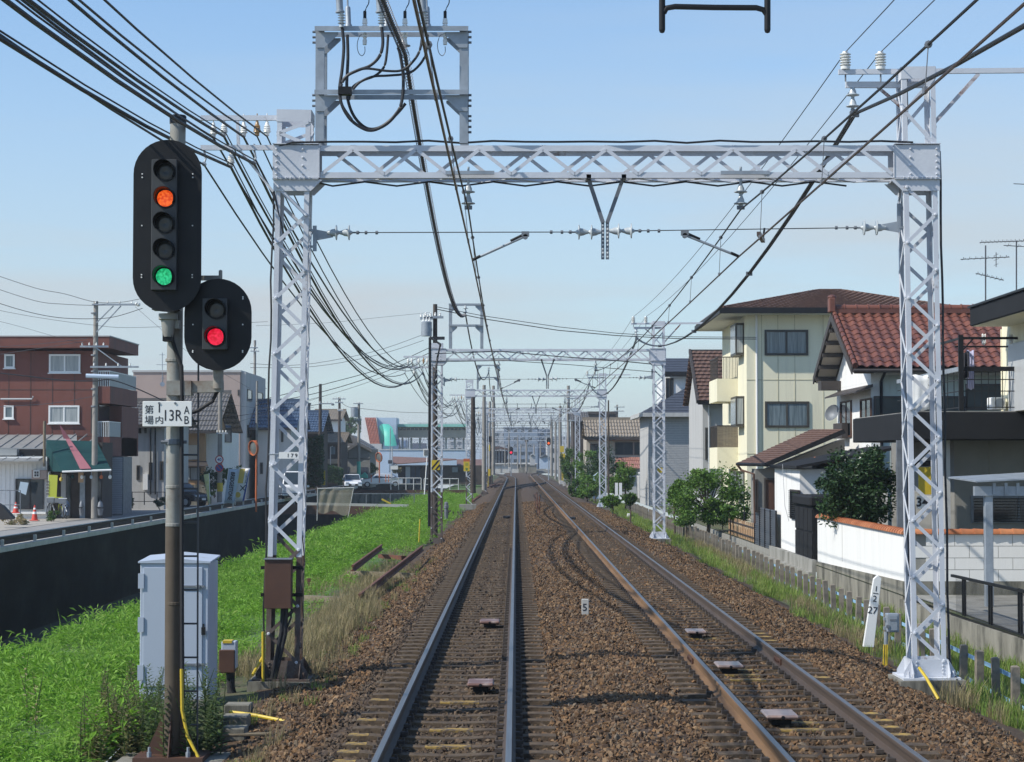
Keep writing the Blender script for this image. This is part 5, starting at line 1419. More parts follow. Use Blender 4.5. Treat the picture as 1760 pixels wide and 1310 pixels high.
def tiled(el,er,rr,rl,rows,waves,amp,thick,m,samples=4,stag=False):
 """roof sheet of stepped, waved tile rows from eave (el, er) to ridge (rl, rr)"""
 el,er,rr,rl=map(Vector,(el,er,rr,rl))
 nrm=(er-el).cross(rl-el).normalized()
 if nrm.z<0:nrm=-nrm
 mb=MB();n=max(2,waves*samples)
 def pt_(u,v):return(el.lerp(er,u)).lerp(rl.lerp(rr,u),v)
 for i in range(rows):
  v0,v1=i/rows,(i+1)/rows
  vs_=[]
  for k in range(n+1):
   u=k/n;ph=(k%samples)/samples
   a,b=pt_(u,v0),pt_(u,v1)
   w=amp*(math.sin(2*math.pi*k/samples)*0.5+0.5)if waves else 0
   if stag:w=amp*(math.sin(2*math.pi*((a-el).dot(er-el)/(er-el).length_squared)*waves+(math.pi if i%2 else 0))*0.5+0.5)
   vs_+=[a+nrm*0.0,a+nrm*(thick+w),b+nrm*(0.004+w*0.8)]
  fs_=[]
  for k in range(n):
   q=k*3
   fs_+=[(q,q+3,q+4,q+1),(q+1,q+4,q+5,q+2)]
  mb.add(vs_,fs_)
 return mb
def roof_part(parent,name,mb,m):
 return stuff(mb.build(name,m,parent))
def slab(parent,name,pts_,d,m):
 mb=MB();mb.poly(pts_,d);return mb.build(name,m,parent)
def ridge_bar(parent,a,b,w,h,m,name='ridge'):
 mb=MB();mb.bar(a,b,w,h);return mb.build(name,m,parent)
def downpipe(parent,pts_,r,m):
 mb=MB();mb.tube(pts_,r,6);return mb.build('downpipe',m,parent,True)
LOT=-0.33
def X_(px,Y):return P(px,790,Y).x
def Z_(py,Y):return P(1500,py,Y).z
# ------------------------------------------------------------------ concrete post fence along the right verge
fen=thing('post_fence','low fence of weathered concrete posts with pale blue rails along the right verge','fence',(6.4,22,-0.7))
def fx_(Y):return float(np.interp(Y,[20,26,34,45,75,150],[6.2,6.33,6.5,6.68,6.9,7.0]))
def fz_(Y):return float(np.interp(Y,[20,30,75,150],[-0.68,-0.69,-0.66,-0.6]))
PM_=MB();PM_.box(-0.05,0.05,-0.05,0.05,-0.2,0.60);PM_.add([(-0.05,-0.05,0.60),(0.05,-0.05,0.60),(0.05,0.05,0.60),(-0.05,0.05,0.60),(-0.03,-0.03,0.615),(0.03,-0.03,0.615),(0.03,0.03,0.615),(-0.03,0.03,0.615)],[(0,1,5,4),(1,2,6,5),(2,3,7,6),(3,0,4,7),(4,5,6,7)])
P_ME=PM_.mesh('post',M['postconc'])
Y=22.6;posts=[]
while Y<128:
 posts.append(Y)
 o=link('post',P_ME,fen);z=fz_(Y)+random.uniform(-0.03,0.03)
 o.location=Vector((fx_(Y),Y,z))-Vector(ORG[fen.name]);o.rotation_euler=(random.gauss(0,0.02),random.gauss(0,0.025),random.gauss(0,0.08))
 Y+=1.12
for i in range(len(posts)-1):
 a,b=posts[i],posts[i+1]
 for h in(0.44,0.10):
  mb=MB();mb.bar((fx_(a)+0.07,a+0.0,fz_(a)+h),(fx_(b)+0.07,b-0.02,fz_(b)+h),0.012,0.055);mb.build('rail',M['bluerail'],fen)
  # kilometre post, white leaning
Yp=33.0
t=thing('kilometre_post','tall white leaning post marked one half over 27 in front of the retaining wall','marker post',P(1497,1113,Yp))
mb=MB();a=[P(1484,1112,Yp),P(1502,1113,Yp),P(1515,994,Yp),P(1509,989,Yp),P(1502,995,Yp)]
mb.poly(a,(0.0,0.10,0));mb.build('post',M['signwhite'],t,bevel=0.004)
lean=(P(1508,990,Yp)-P(1492,1112,Yp)).normalized();u=Vector((lean.z,0,-lean.x));n_=Vector((0,-0.004,0))
mb=MB();text_on(mb,'1',P(1506,1012,Yp)+n_,u,lean,h=0.085,bold=0.01);text_on(mb,'2',P(1503.5,1029,Yp)+n_,u,lean,h=0.10,bold=0.006);text_on(mb,'27',P(1500,1049,Yp)+n_,u,lean,h=0.115,bold=0.006)
c_=P(1505,1020,Yp)+n_;mb.add([c_-u*0.045-lean*0.006,c_+u*0.045-lean*0.006,c_+u*0.045+lean*0.006,c_-u*0.045+lean*0.006],[(0,1,2,3)])
mb.build('lettering',M['ink'],t)
# grey box on a stalk
Yp=30.5;q=lambda px,py,dy=0.0:P(px,py,Yp+dy)
t=thing('junction_box','grey box on a short stalk with yellow conduits, right of the leaning white post','junction box',q(1523,1148))
mb=MB();mb.box(q(1515,0).x,q(1536,0).x,Yp-0.08,Yp+0.08,q(0,1086).z,q(0,1054).z);mb.build('box',M['galv'],t,bevel=0.012)
mb=MB();mb.box(q(1518,0).x,q(1533,0).x,Yp-0.092,Yp-0.081,q(0,1083).z,q(0,1057).z);mb.build('lid',M['galv'],t,bevel=0.006)
mb=MB();mb.lathe([(0.03,0),(0.03,0.01),(0,0.012)],q(1526,1077,-0.092),(0,-1,0),10);mb.box(q(1520,0).x,q(1531,0).x,Yp-0.098,Yp-0.093,q(0,1066).z,q(0,1063).z);mb.build('latch',M['galvdark'],t)
mb=MB()
for z in(1064,1080):mb.box(q(1511,0).x,q(1515,0).x,Yp-0.04,Yp+0.03,q(0,z+2).z,q(0,z-3).z)
mb.build('lug',M['galv'],t)
mb=MB();mb.tube([q(1523,1086),q(1521.5,1148)],0.03,8);mb.build('stalk',M['galv'],t,True)
for dx in(-2.5,1.0,3.5):
 mb=MB();mb.tube([q(1522+dx,1108,-0.04),q(1520.5+dx,1150,-0.04)],0.012,6);mb.build('conduit',M['yellowpaint'],t,True)
for i,(px,py,dpx)in enumerate(((1081,887,0),)):
 Yp=G(px,py,-0.5).y;b_0=P(px,py+6,Yp);mb=MB();mb.box(b_0.x-0.1,b_0.x+0.1,Yp-0.1,Yp+0.1,b_0.z+0.05,b_0.z+0.32);mb.tube([b_0+Vector((0,0,-0.1)),b_0+Vector((0,0,0.06))],0.04,6)
 single(mb,'small_box',M['white'],'tiny white trackside box in the grass before the second gantry','junction box',b_0,bevel=0.02)
 # yellow guard and earth cable at the right column
mb=MB();mb.tube([P(1580,1148,26.1),P(1592,1165,25.9),P(1605,1188,25.7),P(1613,1202,25.6)],0.02,8)
single(mb,'cable_guard',M['yellowpaint'],'yellow cable guard slanting off the foot of the nearest right column','cable guard',P(1613,1202,25.6),smooth=True)
mb=MB();mb.tube([P(1631,1130,26.4),P(1638,1155,26.3),P(1650,1180,26.0)],0.016,8)
single(mb,'earth_cable',M['cable'],'black earth cable running down into the grass beside the nearest right column','cable',P(1650,1180,26.0),smooth=True)
# ------------------------------------------------------------------ retaining walls, garden walls and gates on the right
XW=8.3
def seg_wall(name,label,y0,y1,z0,z1,x0,x1,m,brick=None):
 t=thing(name,label,'wall',(x0,y0,z0))
 mb=MB();mb.box(x0,x1,y0,y1,z0,z1);mb.build('wall',m,t)
 return t
YC=PX(1553,912,XW).y
YE=PX(1405,890,XW).y
zt=PX(1553,918,XW).z;zb0=PX(1553,999,XW).z;zb1=PX(1405,965,XW).z
t=thing('garden_wall','bright white rendered garden wall with a row of orange cap tiles','wall',(XW,YC,zb0))
mb=MB();mb.poly([(XW,YC,zb0),(XW,YE,zb1),(XW,YE,zt),(XW,YC,zt)],(0.16,0,0));mb.build('side_wall',M['whitewall'],t)
mb=MB()
ym=YC+(YE-YC)*0.66
mb.box(XW-0.004,XW+0.002,ym-0.015,ym+0.015,zb0,zt);mb.build('joint',M['concrete'],t)
XE=14.2
rows=4;bw=0.62;hz=(zt-zb0)/rows
B_=MB();B_.box(0,bw-0.012,0,0.14,0,hz-0.012);B_ME=B_.mesh('block',M['whitewall'])
mb=MB();mb.box(XW+0.165,XE,YC+0.012,YC+0.13,zb0,zt-0.004);mb.build('front_wall',M['concrete'],t)
for r_i in range(rows):
 x=XW+0.17-(0.31 if r_i%2 else 0)
 while x<XE-bw:
  if x>XW+0.16:
   o=link('block',B_ME,t);o.location=Vector((x,YC,zb0+r_i*hz))-Vector(ORG[t.name])
  x+=bw
  # orange cap tiles along both runs
C_=MB();n=8
vs_=[]
for y in(0,0.30):
 for k in range(n+1):
  a=math.pi*k/n;rr=0.155 if y==0 else 0.135
  vs_.append((rr*math.cos(a),y,rr*0.75*math.sin(a)))
C_.add(vs_,[(k,k+1,n+2+k,n+1+k)for k in range(n)]+[tuple(range(n+1))]);C_ME=C_.mesh('cap_tile',M['orangetile'],smooth=True)
y=YC-0.1
while y<YE-0.1:
 o=link('cap_tile',C_ME,t);o.location=Vector((XW+0.08,y,zt))-Vector(ORG[t.name]);y+=0.28
x=XW+0.1
while x<XE:
 o=link('cap_tile',C_ME,t);o.location=Vector((x,YC+0.07,zt))-Vector(ORG[t.name]);o.rotation_euler=(0,0,R(-90));x+=0.28
t=thing('retaining_wall','stained grey retaining wall under the white garden wall','wall',(XW,YC,-0.9))
mb=MB();mb.poly([(XW-0.03,YC,-0.95),(XW-0.03,YE,-0.95),(XW-0.03,YE,zb1-0.003),(XW-0.03,YC,zb0-0.003)],(0.3,0,0));mb.build('wall',M['concretedark'],t)
mb=MB();mb.box(XW+0.275,XE,YC,YC+0.3,-0.95,zb0-0.003);mb.build('return_wall',M['concretedark'],t)
# low wall and black railing of the driveway nearer the camera
y0,y1=29.0,YC-0.02
zr_=lambda Y:float(np.interp(Y,[PX(1760,1098,8.2).y,PX(1640,1064,8.2).y],[PX(1760,1098,8.2).z,PX(1640,1064,8.2).z]))
t=thing('driveway_wall','low stained concrete wall beside the sunken drive at the right edge','wall',(8.2,y0,-0.9))
mb=MB();mb.poly([(8.2,y0,-0.95),(8.2,y1,-0.95),(8.2,y1,zr_(y1)),(8.2,y0,zr_(y0))],(0.16,0,0));mb.build('wall',M['concretedark'],t)
structure(strip('driveway',[(8.36,-0.325),(11,-0.325),(14.2,-0.325)],24,YC-0.3,M['concrete'],4.0))
t=thing('railing','black metal railing on the low drive wall at the right edge','railing',(8.28,y0,-0.4))
mb=MB()
for h in(0.78,0.05):mb.bar((8.28,y0,zr_(y0)+h),(8.28,PX(1636,985,8.28).y,zr_(YC)+h),0.05,0.05)
mb.build('rail',M['black'],t)
Y=y0+0.3
while Y<PX(1636,985,8.28).y:
 for d in(0,0.16):
  mb=MB();mb.box(8.26,8.30,Y+d-0.02,Y+d+0.02,zr_(Y)-0.02,zr_(Y)+0.78);mb.build('upright',M['black'],t)
 Y+=2.1
mb=MB();mb.quad((8.281,y0,zr_(y0)+0.08),(8.281,38.5,zr_(38.5)+0.08),(8.281,38.5,zr_(38.5)+0.74),(8.281,y0,zr_(y0)+0.74))
mb.build('mesh_panel',mat('dark_mesh',(0.02,0.02,0.022),None,3,0.7,alpha=0.35),t)
# carport: steel post and beam
Yc=40.0;q=lambda px,py:P(px,py,Yc)
t=thing('carport','blue grey steel carport post with ribbed roof edge at the right','carport',q(1692,1050))
mb=MB();mb.box(q(1685,0).x,q(1699,0).x,Yc,Yc+0.14,-0.5,q(0,843).z);mb.build('post',M['galv'],t,bevel=0.01)
mb=MB();mb.box(q(1667,0).x,q(1830,0).x,Yc-0.05,Yc+0.1,q(0,852).z,q(0,836).z);mb.build('beam',M['galv'],t)
mb=MB()
for i in range(7):
 x=q(1700+i*20,0).x;mb.box(x-0.03,x+0.03,Yc-0.075,Yc-0.052,q(0,850).z,q(0,830).z)
stuff(mb.build('ribs',M['galv'],t))
mb=MB();mb.poly([(q(1667,0).x,Yc-0.2,q(0,829).z),(q(1840,0).x,Yc-0.2,q(0,820).z),(q(1840,0).x,Yc+2.4,q(0,814).z),(q(1667,0).x,Yc+2.4,q(0,824).z)],(0,0,0.03));mb.build('roof_sheet',M['galv'],t)
# grey block walls further along and the fences on them
t=thing('block_wall','low grey block wall running behind the fence below the yellow building','wall',(8.2,YE,-0.9))
mb=MB();mb.box(8.22,8.4,62,96,-0.95,-0.37);mb.build('wall',M['concrete'],t)
BL=MB();BL.box(0,0.02,0.0,0.385,0,0.185);BLM=BL.mesh('block',M['concrete'])
for r_i in range(3):
 y=62.2+(0.2 if r_i%2 else 0)
 while y<94:
  o=link('block',BLM,t);o.location=Vector((8.2+random.uniform(-.004,.004),y,-0.94+r_i*0.195))-Vector(ORG[t.name]);y+=0.4
t=thing('footing_wall','pale concrete footing strip below the white annexe','wall',(8.1,YE,-0.9))
mb=MB();mb.box(8.05,8.25,YE+0.02,66,-0.95,-0.55);mb.build('wall',M['concrete'],t)
mb=MB();mb.box(8.15,8.28,YE+0.03,65.8,-0.548,-0.22);mb.build('step',M['concrete'],t)
# black louvre fence
ya,yb=PX(1334,950,8.24).y,PX(1297,935,8.24).y
zt_,zb_=PX(1334,878,8.24).z,PX(1334,950,8.24).z
t=thing('louvre_fence','black louvred metal fence panel left of the white annexe','fence',(8.24,ya,zb_))
for y in np.linspace(ya,yb,5):
 mb=MB();mb.box(8.22,8.27,y-0.04,y+0.04,zb_,zt_);mb.build('post',M['black'],t)
ns=18
M['slat']=mat('dark_grey_slat',(0.06,0.063,0.068),(0.045,0.047,0.05),2,0.5)
for i in range(ns):
 z=zb_+0.05+(zt_-zb_-0.1)*i/(ns-1);mb=MB();mb.poly([(8.235,ya,z),(8.265,ya,z+0.055),(8.27,ya,z+0.05),(8.24,ya,z-0.005)],(0,yb-ya,0));mb.build('slat',M['slat'],t)
 # tan picket fence
yc,yd=PX(1296,930,8.3).y,PX(1253,905,8.3).y
zt_,zb_=PX(1296,900,8.3).z,PX(1296,932,8.3).z
t=thing('picket_fence','short tan timber picket fence left of the black louvred panel','fence',(8.3,yc,zb_))
np_=16
for i in range(np_):
 y=yc+0.1+(yd-yc-0.2)*i/(np_-1);mb=MB();mb.box(8.29,8.31,y-0.14,y+0.14,zb_,zt_+random.uniform(-0.02,0.02));mb.build('picket',M['woodtan'],t)
for z in(zb_+0.15,zt_-0.15):
 mb=MB();mb.box(8.27,8.288,yc,yd,z-0.03,z+0.03);mb.build('rail',M['browntrim'],t)
t=thing('wire_fence','thin dark wire fence behind the round bush on the right','fence',(8.4,84,LOT))
for y in np.arange(68,100,4.0):
 mb=MB();mb.tube([(8.5,y,LOT),(8.5,y,LOT+1.15)],0.025,6);mb.build('post',M['black'],t)
mb=MB()
for z in(0.15,0.4,0.65,0.9,1.12):mb.tube([(8.5,68,LOT+z),(8.5,100,LOT+z)],0.008,4)
stuff(mb.build('wires',M['black'],t))
mb=MB();mb.tube([P(1190,887,84),P(1216,868,84),P(1240,846,84)],0.035,6);mb.tube([P(1190,890,84),P(1190,910,84)],0.03,6)
single(mb,'handrail',M['white'],'white slanting handrail behind the round bush','handrail',P(1190,890,84))
# ------------------------------------------------------------------ grey house at the right edge
t=thing('grey_house','grey stucco house with a dark flat canopy and a railed balcony at the right edge','house',(10,50,LOT))
YF=50.0;xc=X_(1568,YF);zf0,zf1=Z_(756,YF),Z_(708,YF)
mb=MB();mb.box(xc,24,YF,58.8,zf0,zf1);mb.build('canopy_fascia',M['darkslate'],t,bevel=0.02)
mb=MB();mb.box(xc+0.05,24,YF+0.06,58.7,zf1+0.002,zf1+0.02);mb.build('balcony_floor',M['concrete'],t)
wx=X_(1640,51.4)
mb=MB();mb.box(wx,24,51.4,60,LOT-0.3,zf0-0.003);mb.build('ground_wall',M['greyrender'],t)
mb=MB()
for px in(1700,1760):mb.box(X_(px,51.4)-0.01,X_(px,51.4)+0.01,51.388,51.398,LOT,zf0-0.01)
mb.build('wall_joint',M['concretedark'],t)
for px,m in((1547,'galvdark'),(1628,'greywall'),(1563,'greywall')):
 mb=MB();Yq=50.6;mb.box(X_(px-5,Yq),X_(px+5,Yq),Yq,Yq+0.14,LOT-0.3,zf0-0.004);mb.build('canopy_post',M[m],t)
window(t,'F',51.4,X_(1668,51.4),X_(1668,51.4)+2.4,Z_(899,51.4),Z_(852,51.4),M['galvdark'],M['glass'],2)
# louvre bars before the window
mb=MB()
for i in range(9):z=Z_(896-i*4.8,51.4);mb.box(X_(1672,51.4),X_(1672,51.4)+2.2,51.31,51.325,z-0.012,z+0.012)
stuff(mb.build('window_bars',M['black'],t))
# balcony railing: returns along the side, then along the front
xr_=X_(1652,YF+0.15);zr0,zr1=Z_(702,YF),Z_(634,YF)
zrm=[Z_(652,YF),Z_(672,YF),Z_(700,YF)]
mb=MB();mb.box(xr_,18,YF+0.12,YF+0.2,zr1-0.05,zr1+0.06);mb.build('top_rail',M['darkslate'],t)
mb=MB();mb.box(xr_-0.03,xr_+0.05,YF+0.203,58.4,zr1-0.05,zr1+0.06);mb.build('side_top_rail',M['galv'],t)
mb=MB()
for z in zrm:mb.box(xr_,18,YF+0.14,YF+0.165,z-0.012,z+0.012);mb.box(xr_-0.012,xr_+0.012,YF+0.17,58.4,z-0.012,z+0.012)
stuff(mb.build('rails',M['black'],t))
for i in range(40):
 x=xr_+0.28*i*0.62
 if x>16:break
 mb=MB();mb.box(x-0.009,x+0.009,YF+0.166,YF+0.18,zr0,zr1-0.052);mb.build('baluster',M['black'],t)
mb=MB()
for y in np.arange(YF+0.9,58.4,0.75):mb.box(xr_-0.009,xr_+0.009,y-0.009,y+0.009,zr0,zr1-0.052)
stuff(mb.build('side_balusters',M['black'],t))
for px in(1652,):
 x=X_(px,YF+0.15);mb=MB();mb.box(x-0.06,x+0.06,YF+0.05,YF+0.118,zr0-0.05,Z_(576,YF));mb.build('corner_post',M['black'],t)
 # drying pole frame
zA,zB=Z_(581,YF),Z_(592,YF)
mb=MB();x=X_(1652,YF+0.15)
mb.box(x,17,YF+0.06,YF+0.11,zA-0.03,zA+0.03);mb.box(x+0.06,17,YF+1.0,YF+1.05,zB-0.02,zB+0.02);mb.bar((x,YF+0.1,zA),(x-0.0,57,zA+0.0),0.05,0.05);mb.bar((x,YF+0.09,zA-0.35),(x+0.32,YF+0.085,zA),0.03,0.03)
mb.build('drying_frame',M['black'],t)
# upper storey: wall, shutter, overhanging flat eave
xu=12.35
zs0=PX(1728,600,xu);
mb=MB();mb.box(xu,24,46,51.7,zf1+0.02,Z_(545,51));uw=mb.build('upper_wall',M['palegreen2']if 'palegreen2' in M else M['yellowwall'],t)
for i in range(14):
 z=Z_(705,50.5)+i*(Z_(598,50.5)-Z_(705,50.5))/13;mb=MB();mb.poly([(xu-0.02,47,z),(xu-0.08,47,z-0.03),(xu-0.08,47,z+0.09),(xu-0.02,47,z+0.12)],(0,50.75-47,0));mb.build('shutter_slat',M['alu'],t)
ez0,ez1=PX(1667,561,11.35).z,PX(1667,530,11.35).z;ey=PX(1667,545,11.35).y
mb=MB();mb.box(11.35,24,38,ey,ez0,ez1);mb.build('flat_eave',M['darkslate'],t,bevel=0.02)
mb=MB();mb.box(11.4,24,38.05,ey-0.05,ez0-0.012,ez0-0.002);mb.build('soffit',M['yellowwall'],t)
mb=MB();mb.box(11.30,24,37.95,ey+0.05,ez1+0.002,ez1+0.05);mb.build('eave_capping',M['black'],t)
mb=MB();mb.box(12.33,12.4,51.702,51.78,zf1+0.03,ez0-0.02);mb.build('downpipe',M['yellowwall'],t)
# laundry, air conditioner, aerials
def cloth(name,label,px0,px1,pyt,pyb,Y,m,folds=3,cat='laundry'):
 x0,x1=X_(px0,Y),X_(px1,Y);z0,z1=Z_(pyb,Y),Z_(pyt,Y);mb=MB();n=12;rows_=6;vs_=[]
 for r_ in range(rows_+1):
  for k in range(n+1):
   u,v=k/n,r_/rows_
   vs_.append((x0+(x1-x0)*u,Y+(0.05 if z1-z0<0.9 else 0.015)*math.sin(u*folds*6.28+v)*(0.3+v),z1-(z1-z0)*v+0.02*math.sin(u*9)))
 fs_=[(r_*(n+1)+k,r_*(n+1)+k+1,(r_+1)*(n+1)+k+1,(r_+1)*(n+1)+k)for r_ in range(rows_)for k in range(n)]
 mb.add(vs_,fs_);o=mb.build(name,m,None,True,off=(x0,Y,z1));o.location=(x0,Y,z1)
 sd=o.modifiers.new('thickness','SOLIDIFY');sd.thickness=0.012
 tag(o,label,cat,'laundry on the balcony');return o
cloth('hanging_cloth','dark garment hanging at the corner of the balcony railing',1649,1667,605,650,YF+0.6,M['clothdark'])
cloth('hanging_cloth','pale lilac garment hanging beside the dark one',1663,1676,603,669,YF+0.75,M['clothlilac'])
cloth('hanging_cloth','dark striped garment at the right edge of the balcony',1751,1764,597,665,YF+0.5,M['clothdark'])
cloth('hanging_cloth','small white towel tied to the drying pole, left of the other',1690,1696,575,592,YF+0.1,M['white'])
cloth('hanging_cloth','small white towel tied to the drying pole, right of the other',1737,1743,575,591,YF+0.1,M['white'])
cloth('hanging_sheet','large white sheet hung out on the balcony behind the lattice column',1569,1601,645,705,54.0,M['white'],2)
ax=X_(1705,51.0);mb=MB();mb.box(ax,ax+0.36,51.0,51.5,Z_(704,51),Z_(683,51));ac=single(mb,'air_conditioner',M['white'],'white air conditioner unit on the balcony floor','air conditioner',(ax,51,Z_(704,51)),bevel=0.02)
mb=MB();mb.lathe([(0.11,0),(0.12,0.008),(0.02,0.012),(0,0.012)],(ax+0.2,50.998,Z_(693,51)),(0,-1,0),16);mb.build('fan_grille',M['galv'],ac)
def aerial(label,Y,px,py0,py1,bars,m=None):
 b=P(px,py0,Y);t=thing('tv_aerial',label,'aerial',b);mb=MB();mb.tube([b,P(px,py1,Y)],0.02,6);mb.build('mast',M['wire'],t)
 for(x0,yA,x1,yB,ne)in bars:
  a,c=P(x0,yA,Y),P(x1,yB,Y);mb=MB();mb.tube([a,c],0.012,5)
  for i in range(ne):
   p=a.lerp(c,(i+0.5)/ne);mb.tube([p+Vector((0,-0.25,0.0)),p+Vector((0,0.25,0.0))],0.006,4);mb.tube([p,p+Vector((0,0,0.06))],0.008,4)
  mb.build('boom',M['wire'],t)
 return t
aerial('tall television aerial above the eave of the grey house, with two booms',55.0,1694,520,422,[(1651,446,1735,442,8),(1677,470,1725,482,6),(1712,434,1712,459,3)])
aerial('long television aerial at the right edge, with a comb like boom',57.0,1747,500,415,[(1684,417,1770,414,12),(1725,422,1760,424,2)])
mb=MB();mb.tube([P(1742,316,57),P(1764,317,57)],0.012,5);mb.tube([P(1764,317,57),P(1790,430,57),P(1790,540,57)],0.012,5);single(mb,'tv_aerial',M['wire'],'tip of a high aerial boom at the right edge against the sky','aerial',P(1764,317,57))
# ------------------------------------------------------------------ white house with red tile roof
t=thing('red_tile_house','white two storey house with a red clay tile roof','house',(11.5,66,LOT))
HX0,HX1,HY0,HY1=11.5,22.0,66.0,73.0
ez=P(1463,632,65.3).z;rz=P(1437,540,69.5).z;vx=10.8
wz=ez-0.12
mb=MB();mb.box(HX0,HX1,HY0,HY1,LOT-0.3,wz-0.3);mb.build('walls',M['whitewall'],t)
mb=MB();mb.poly([(HX0,HY0,wz-0.297),(HX0,HY1,wz-0.297),(HX0,HY1+0.0,wz+0.05),(HX0,69.5,rz-0.25),(HX0,HY0,wz+0.05)],(HX1-HX0,0,0));mb.build('gable',M['whitewall'],t)
# metal siding on the front
mb=MB();mb.box(HX0+0.35,HX1,HY0-0.03,HY0-0.002,LOT,wz-0.1);sd_=mb.build('front_siding',M['palegreen'],t)
mb=MB()
for i in range(46):x=HX0+0.4+i*0.22;mb.box(x-0.012,x+0.012,HY0-0.045,HY0-0.031,LOT,wz-0.1)
stuff(mb.build('siding_ribs',M['palegreen'],t))
# roof deck and tiles
mb=MB();mb.poly([(vx,65.25,ez-0.06),(vx,69.5,rz-0.06),(vx,73.75,ez-0.06),(vx,73.75,ez-0.16),(vx,69.5,rz-0.19),(vx,65.25,ez-0.16)],(HX1-vx+0.6,0,0));mb.build('roof_deck',M['browntrim'],t)
mb=MB();mb.poly([(vx+0.05,65.35,ez-0.175),(vx+0.05,69.5,rz-0.205),(vx+0.05,73.65,ez-0.175),(vx+0.05,73.65,ez-0.19),(vx+0.05,69.5,rz-0.22),(vx+0.05,65.35,ez-0.19)],(HX0-vx-0.06,0,0));mb.build('verge_soffit',M['beige'],t)
mb=MB()
for i in range(5):
 f=0.12+i*0.19;y=73.75-f*4.25;z=ez-0.26+f*(rz-ez);mb.box(vx-0.02,HX0-0.002,y-0.07,y+0.07,z-0.1,z+0.04)
stuff(mb.build('verge_rafters',M['browntrim'],t))
for s,ye in((1,65.25),(-1,73.75)):
 mb=MB();mb.poly([(vx-0.05,ye,ez-0.22),(vx-0.05,69.5,rz-0.24),(vx-0.05,69.5,rz+0.02),(vx-0.05,ye,ez+0.02)],(0.045,0,0));mb.build('bargeboard',M['browntrim'],t)
ncol,nrow=24,12
slope=Vector((0,69.5-65.2,rz-ez));sl=slope.length;sn=slope.normalized();nr=Vector((0,-sn.z,sn.y))
tw_=0.325;tl_=sl/nrow
TM=MB();n=9;vs_=[]
def tprof(u):return 0.036*math.sin(u*2*math.pi)+(0.012 if u>0.9 else 0)
for k in range(n+1):
 u=k/n;w=tprof(u)
 for(d,hh)in((-0.02,0.0),(-0.02,0.028),(tl_+0.01,0.002)):
  p=Vector((u*tw_,0,0))+sn*d+nr*(w+0.04+hh);vs_.append(p)
TM.add(vs_,[f for k in range(n)for f in((k*3,k*3+3,k*3+4,k*3+1),(k*3+1,k*3+4,k*3+5,k*3+2))])
T_ME=TM.mesh('roof_tile',M['tilered'],smooth=True)
for r_ in range(nrow):
 for c_i in range(ncol):
  o=link('roof_tile',T_ME,t)
  o.location=Vector((vx+0.18+c_i*tw_,65.2,ez))+sn*(r_*tl_)+nr*random.uniform(-0.006,0.006)-Vector(ORG[t.name])
  o.rotation_euler=(0,0,random.uniform(-0.012,0.012))
mb=tiled((vx+0.18+ncol*tw_,65.2,ez),(HX1+0.6,65.2,ez),(HX1+0.6,69.5,rz),(vx+0.18+ncol*tw_,69.5,rz),12,8,0.06,0.05,None);roof_part(t,'far_tiles',mb,M['tilered'])
mb=tiled((HX1+0.6,73.8,ez),(vx,73.8,ez),(vx,69.5,rz),(HX1+0.6,69.5,rz),12,20,0.06,0.05,None);roof_part(t,'rear_tiles',mb,M['tilered'])
# verge tiles and ridge
VM=MB();VM.lathe([(0.10,0),(0.10,0.02),(0.085,0.03),(0.075,tl_)],(0,0,0),sn,10);VME=VM.mesh('verge_tile',M['tilered'],smooth=True)
for r_ in range(nrow):
 o=link('verge_tile',VME,t);o.location=Vector((vx+0.07,65.2,ez))+sn*(r_*tl_)+nr*0.07-Vector(ORG[t.name])
mb=MB();mb.box(vx+0.0,HX1+0.6,69.5-0.14,69.5+0.14,rz+0.02,rz+0.16);mb.build('ridge_course',M['tilered'],t)
RM=MB();RM.lathe([(0.15,0),(0.15,0.03),(0.125,0.04),(0.115,0.40)],(0,0,0),(1,0,0),12);RME=RM.mesh('ridge_tile',M['tilered'],smooth=True)
for i in range(28):
 o=link('ridge_tile',RME,t);o.location=Vector((vx+i*0.4,69.5,rz+0.2))-Vector(ORG[t.name])
mb=MB();mb.box(vx-0.12,vx+0.1,69.3,69.7,rz+0.05,rz+0.55);mb.lathe([(0.12,0),(0.17,0.1),(0.06,0.16),(0,0.16)],(vx,69.5,rz+0.5),(0,0,1),10);mb.build('ridge_end',M['tilered'],t,bevel=0.03)
mb=MB();mb.tube([(vx,65.12,ez-0.1),(HX1,65.12,ez-0.1)],0.06,8);mb.build('gutter',M['browntrim'],t,True)
downpipe(t,[(HX0+0.32,65.12,ez-0.12),(HX0+0.32,65.9,wz-0.3),(HX0+0.32,65.92,LOT)],0.05,M['black'])
# side windows with little roofs
def L_(px,py,X=HX0):return PX(px,py,X)
window(t,'L',HX0,L_(1460,0).y,L_(1442,0).y,L_(1451,752).z,L_(1451,690).z,M['rustbox'],M['glass'],2)
mb=MB();mb.box(HX0-0.28,HX0-0.065,L_(1456,0).y,L_(1441,0).y,L_(1450,754).z,L_(1450,728).z);mb.build('window_rail',M['browntrim'],t)
window(t,'L',HX0,L_(1494,0).y,L_(1476,0).y,L_(1485,740).z,L_(1485,686).z,M['rustbox'],M['glass'],2)
for(a,b,py)in((1496,1440,676),):
 z=L_(1468,py).z;mb=MB();mb.poly([(HX0-0.003,L_(a,0).y,z+0.18),(HX0-0.55,L_(a,0).y,z-0.05),(HX0-0.55,L_(a,0).y,z-0.1),(HX0-0.003,L_(a,0).y,z+0.08)],(0,L_(b,0).y-L_(a,0).y,0));mb.build('window_hood',M['browntrim'],t)
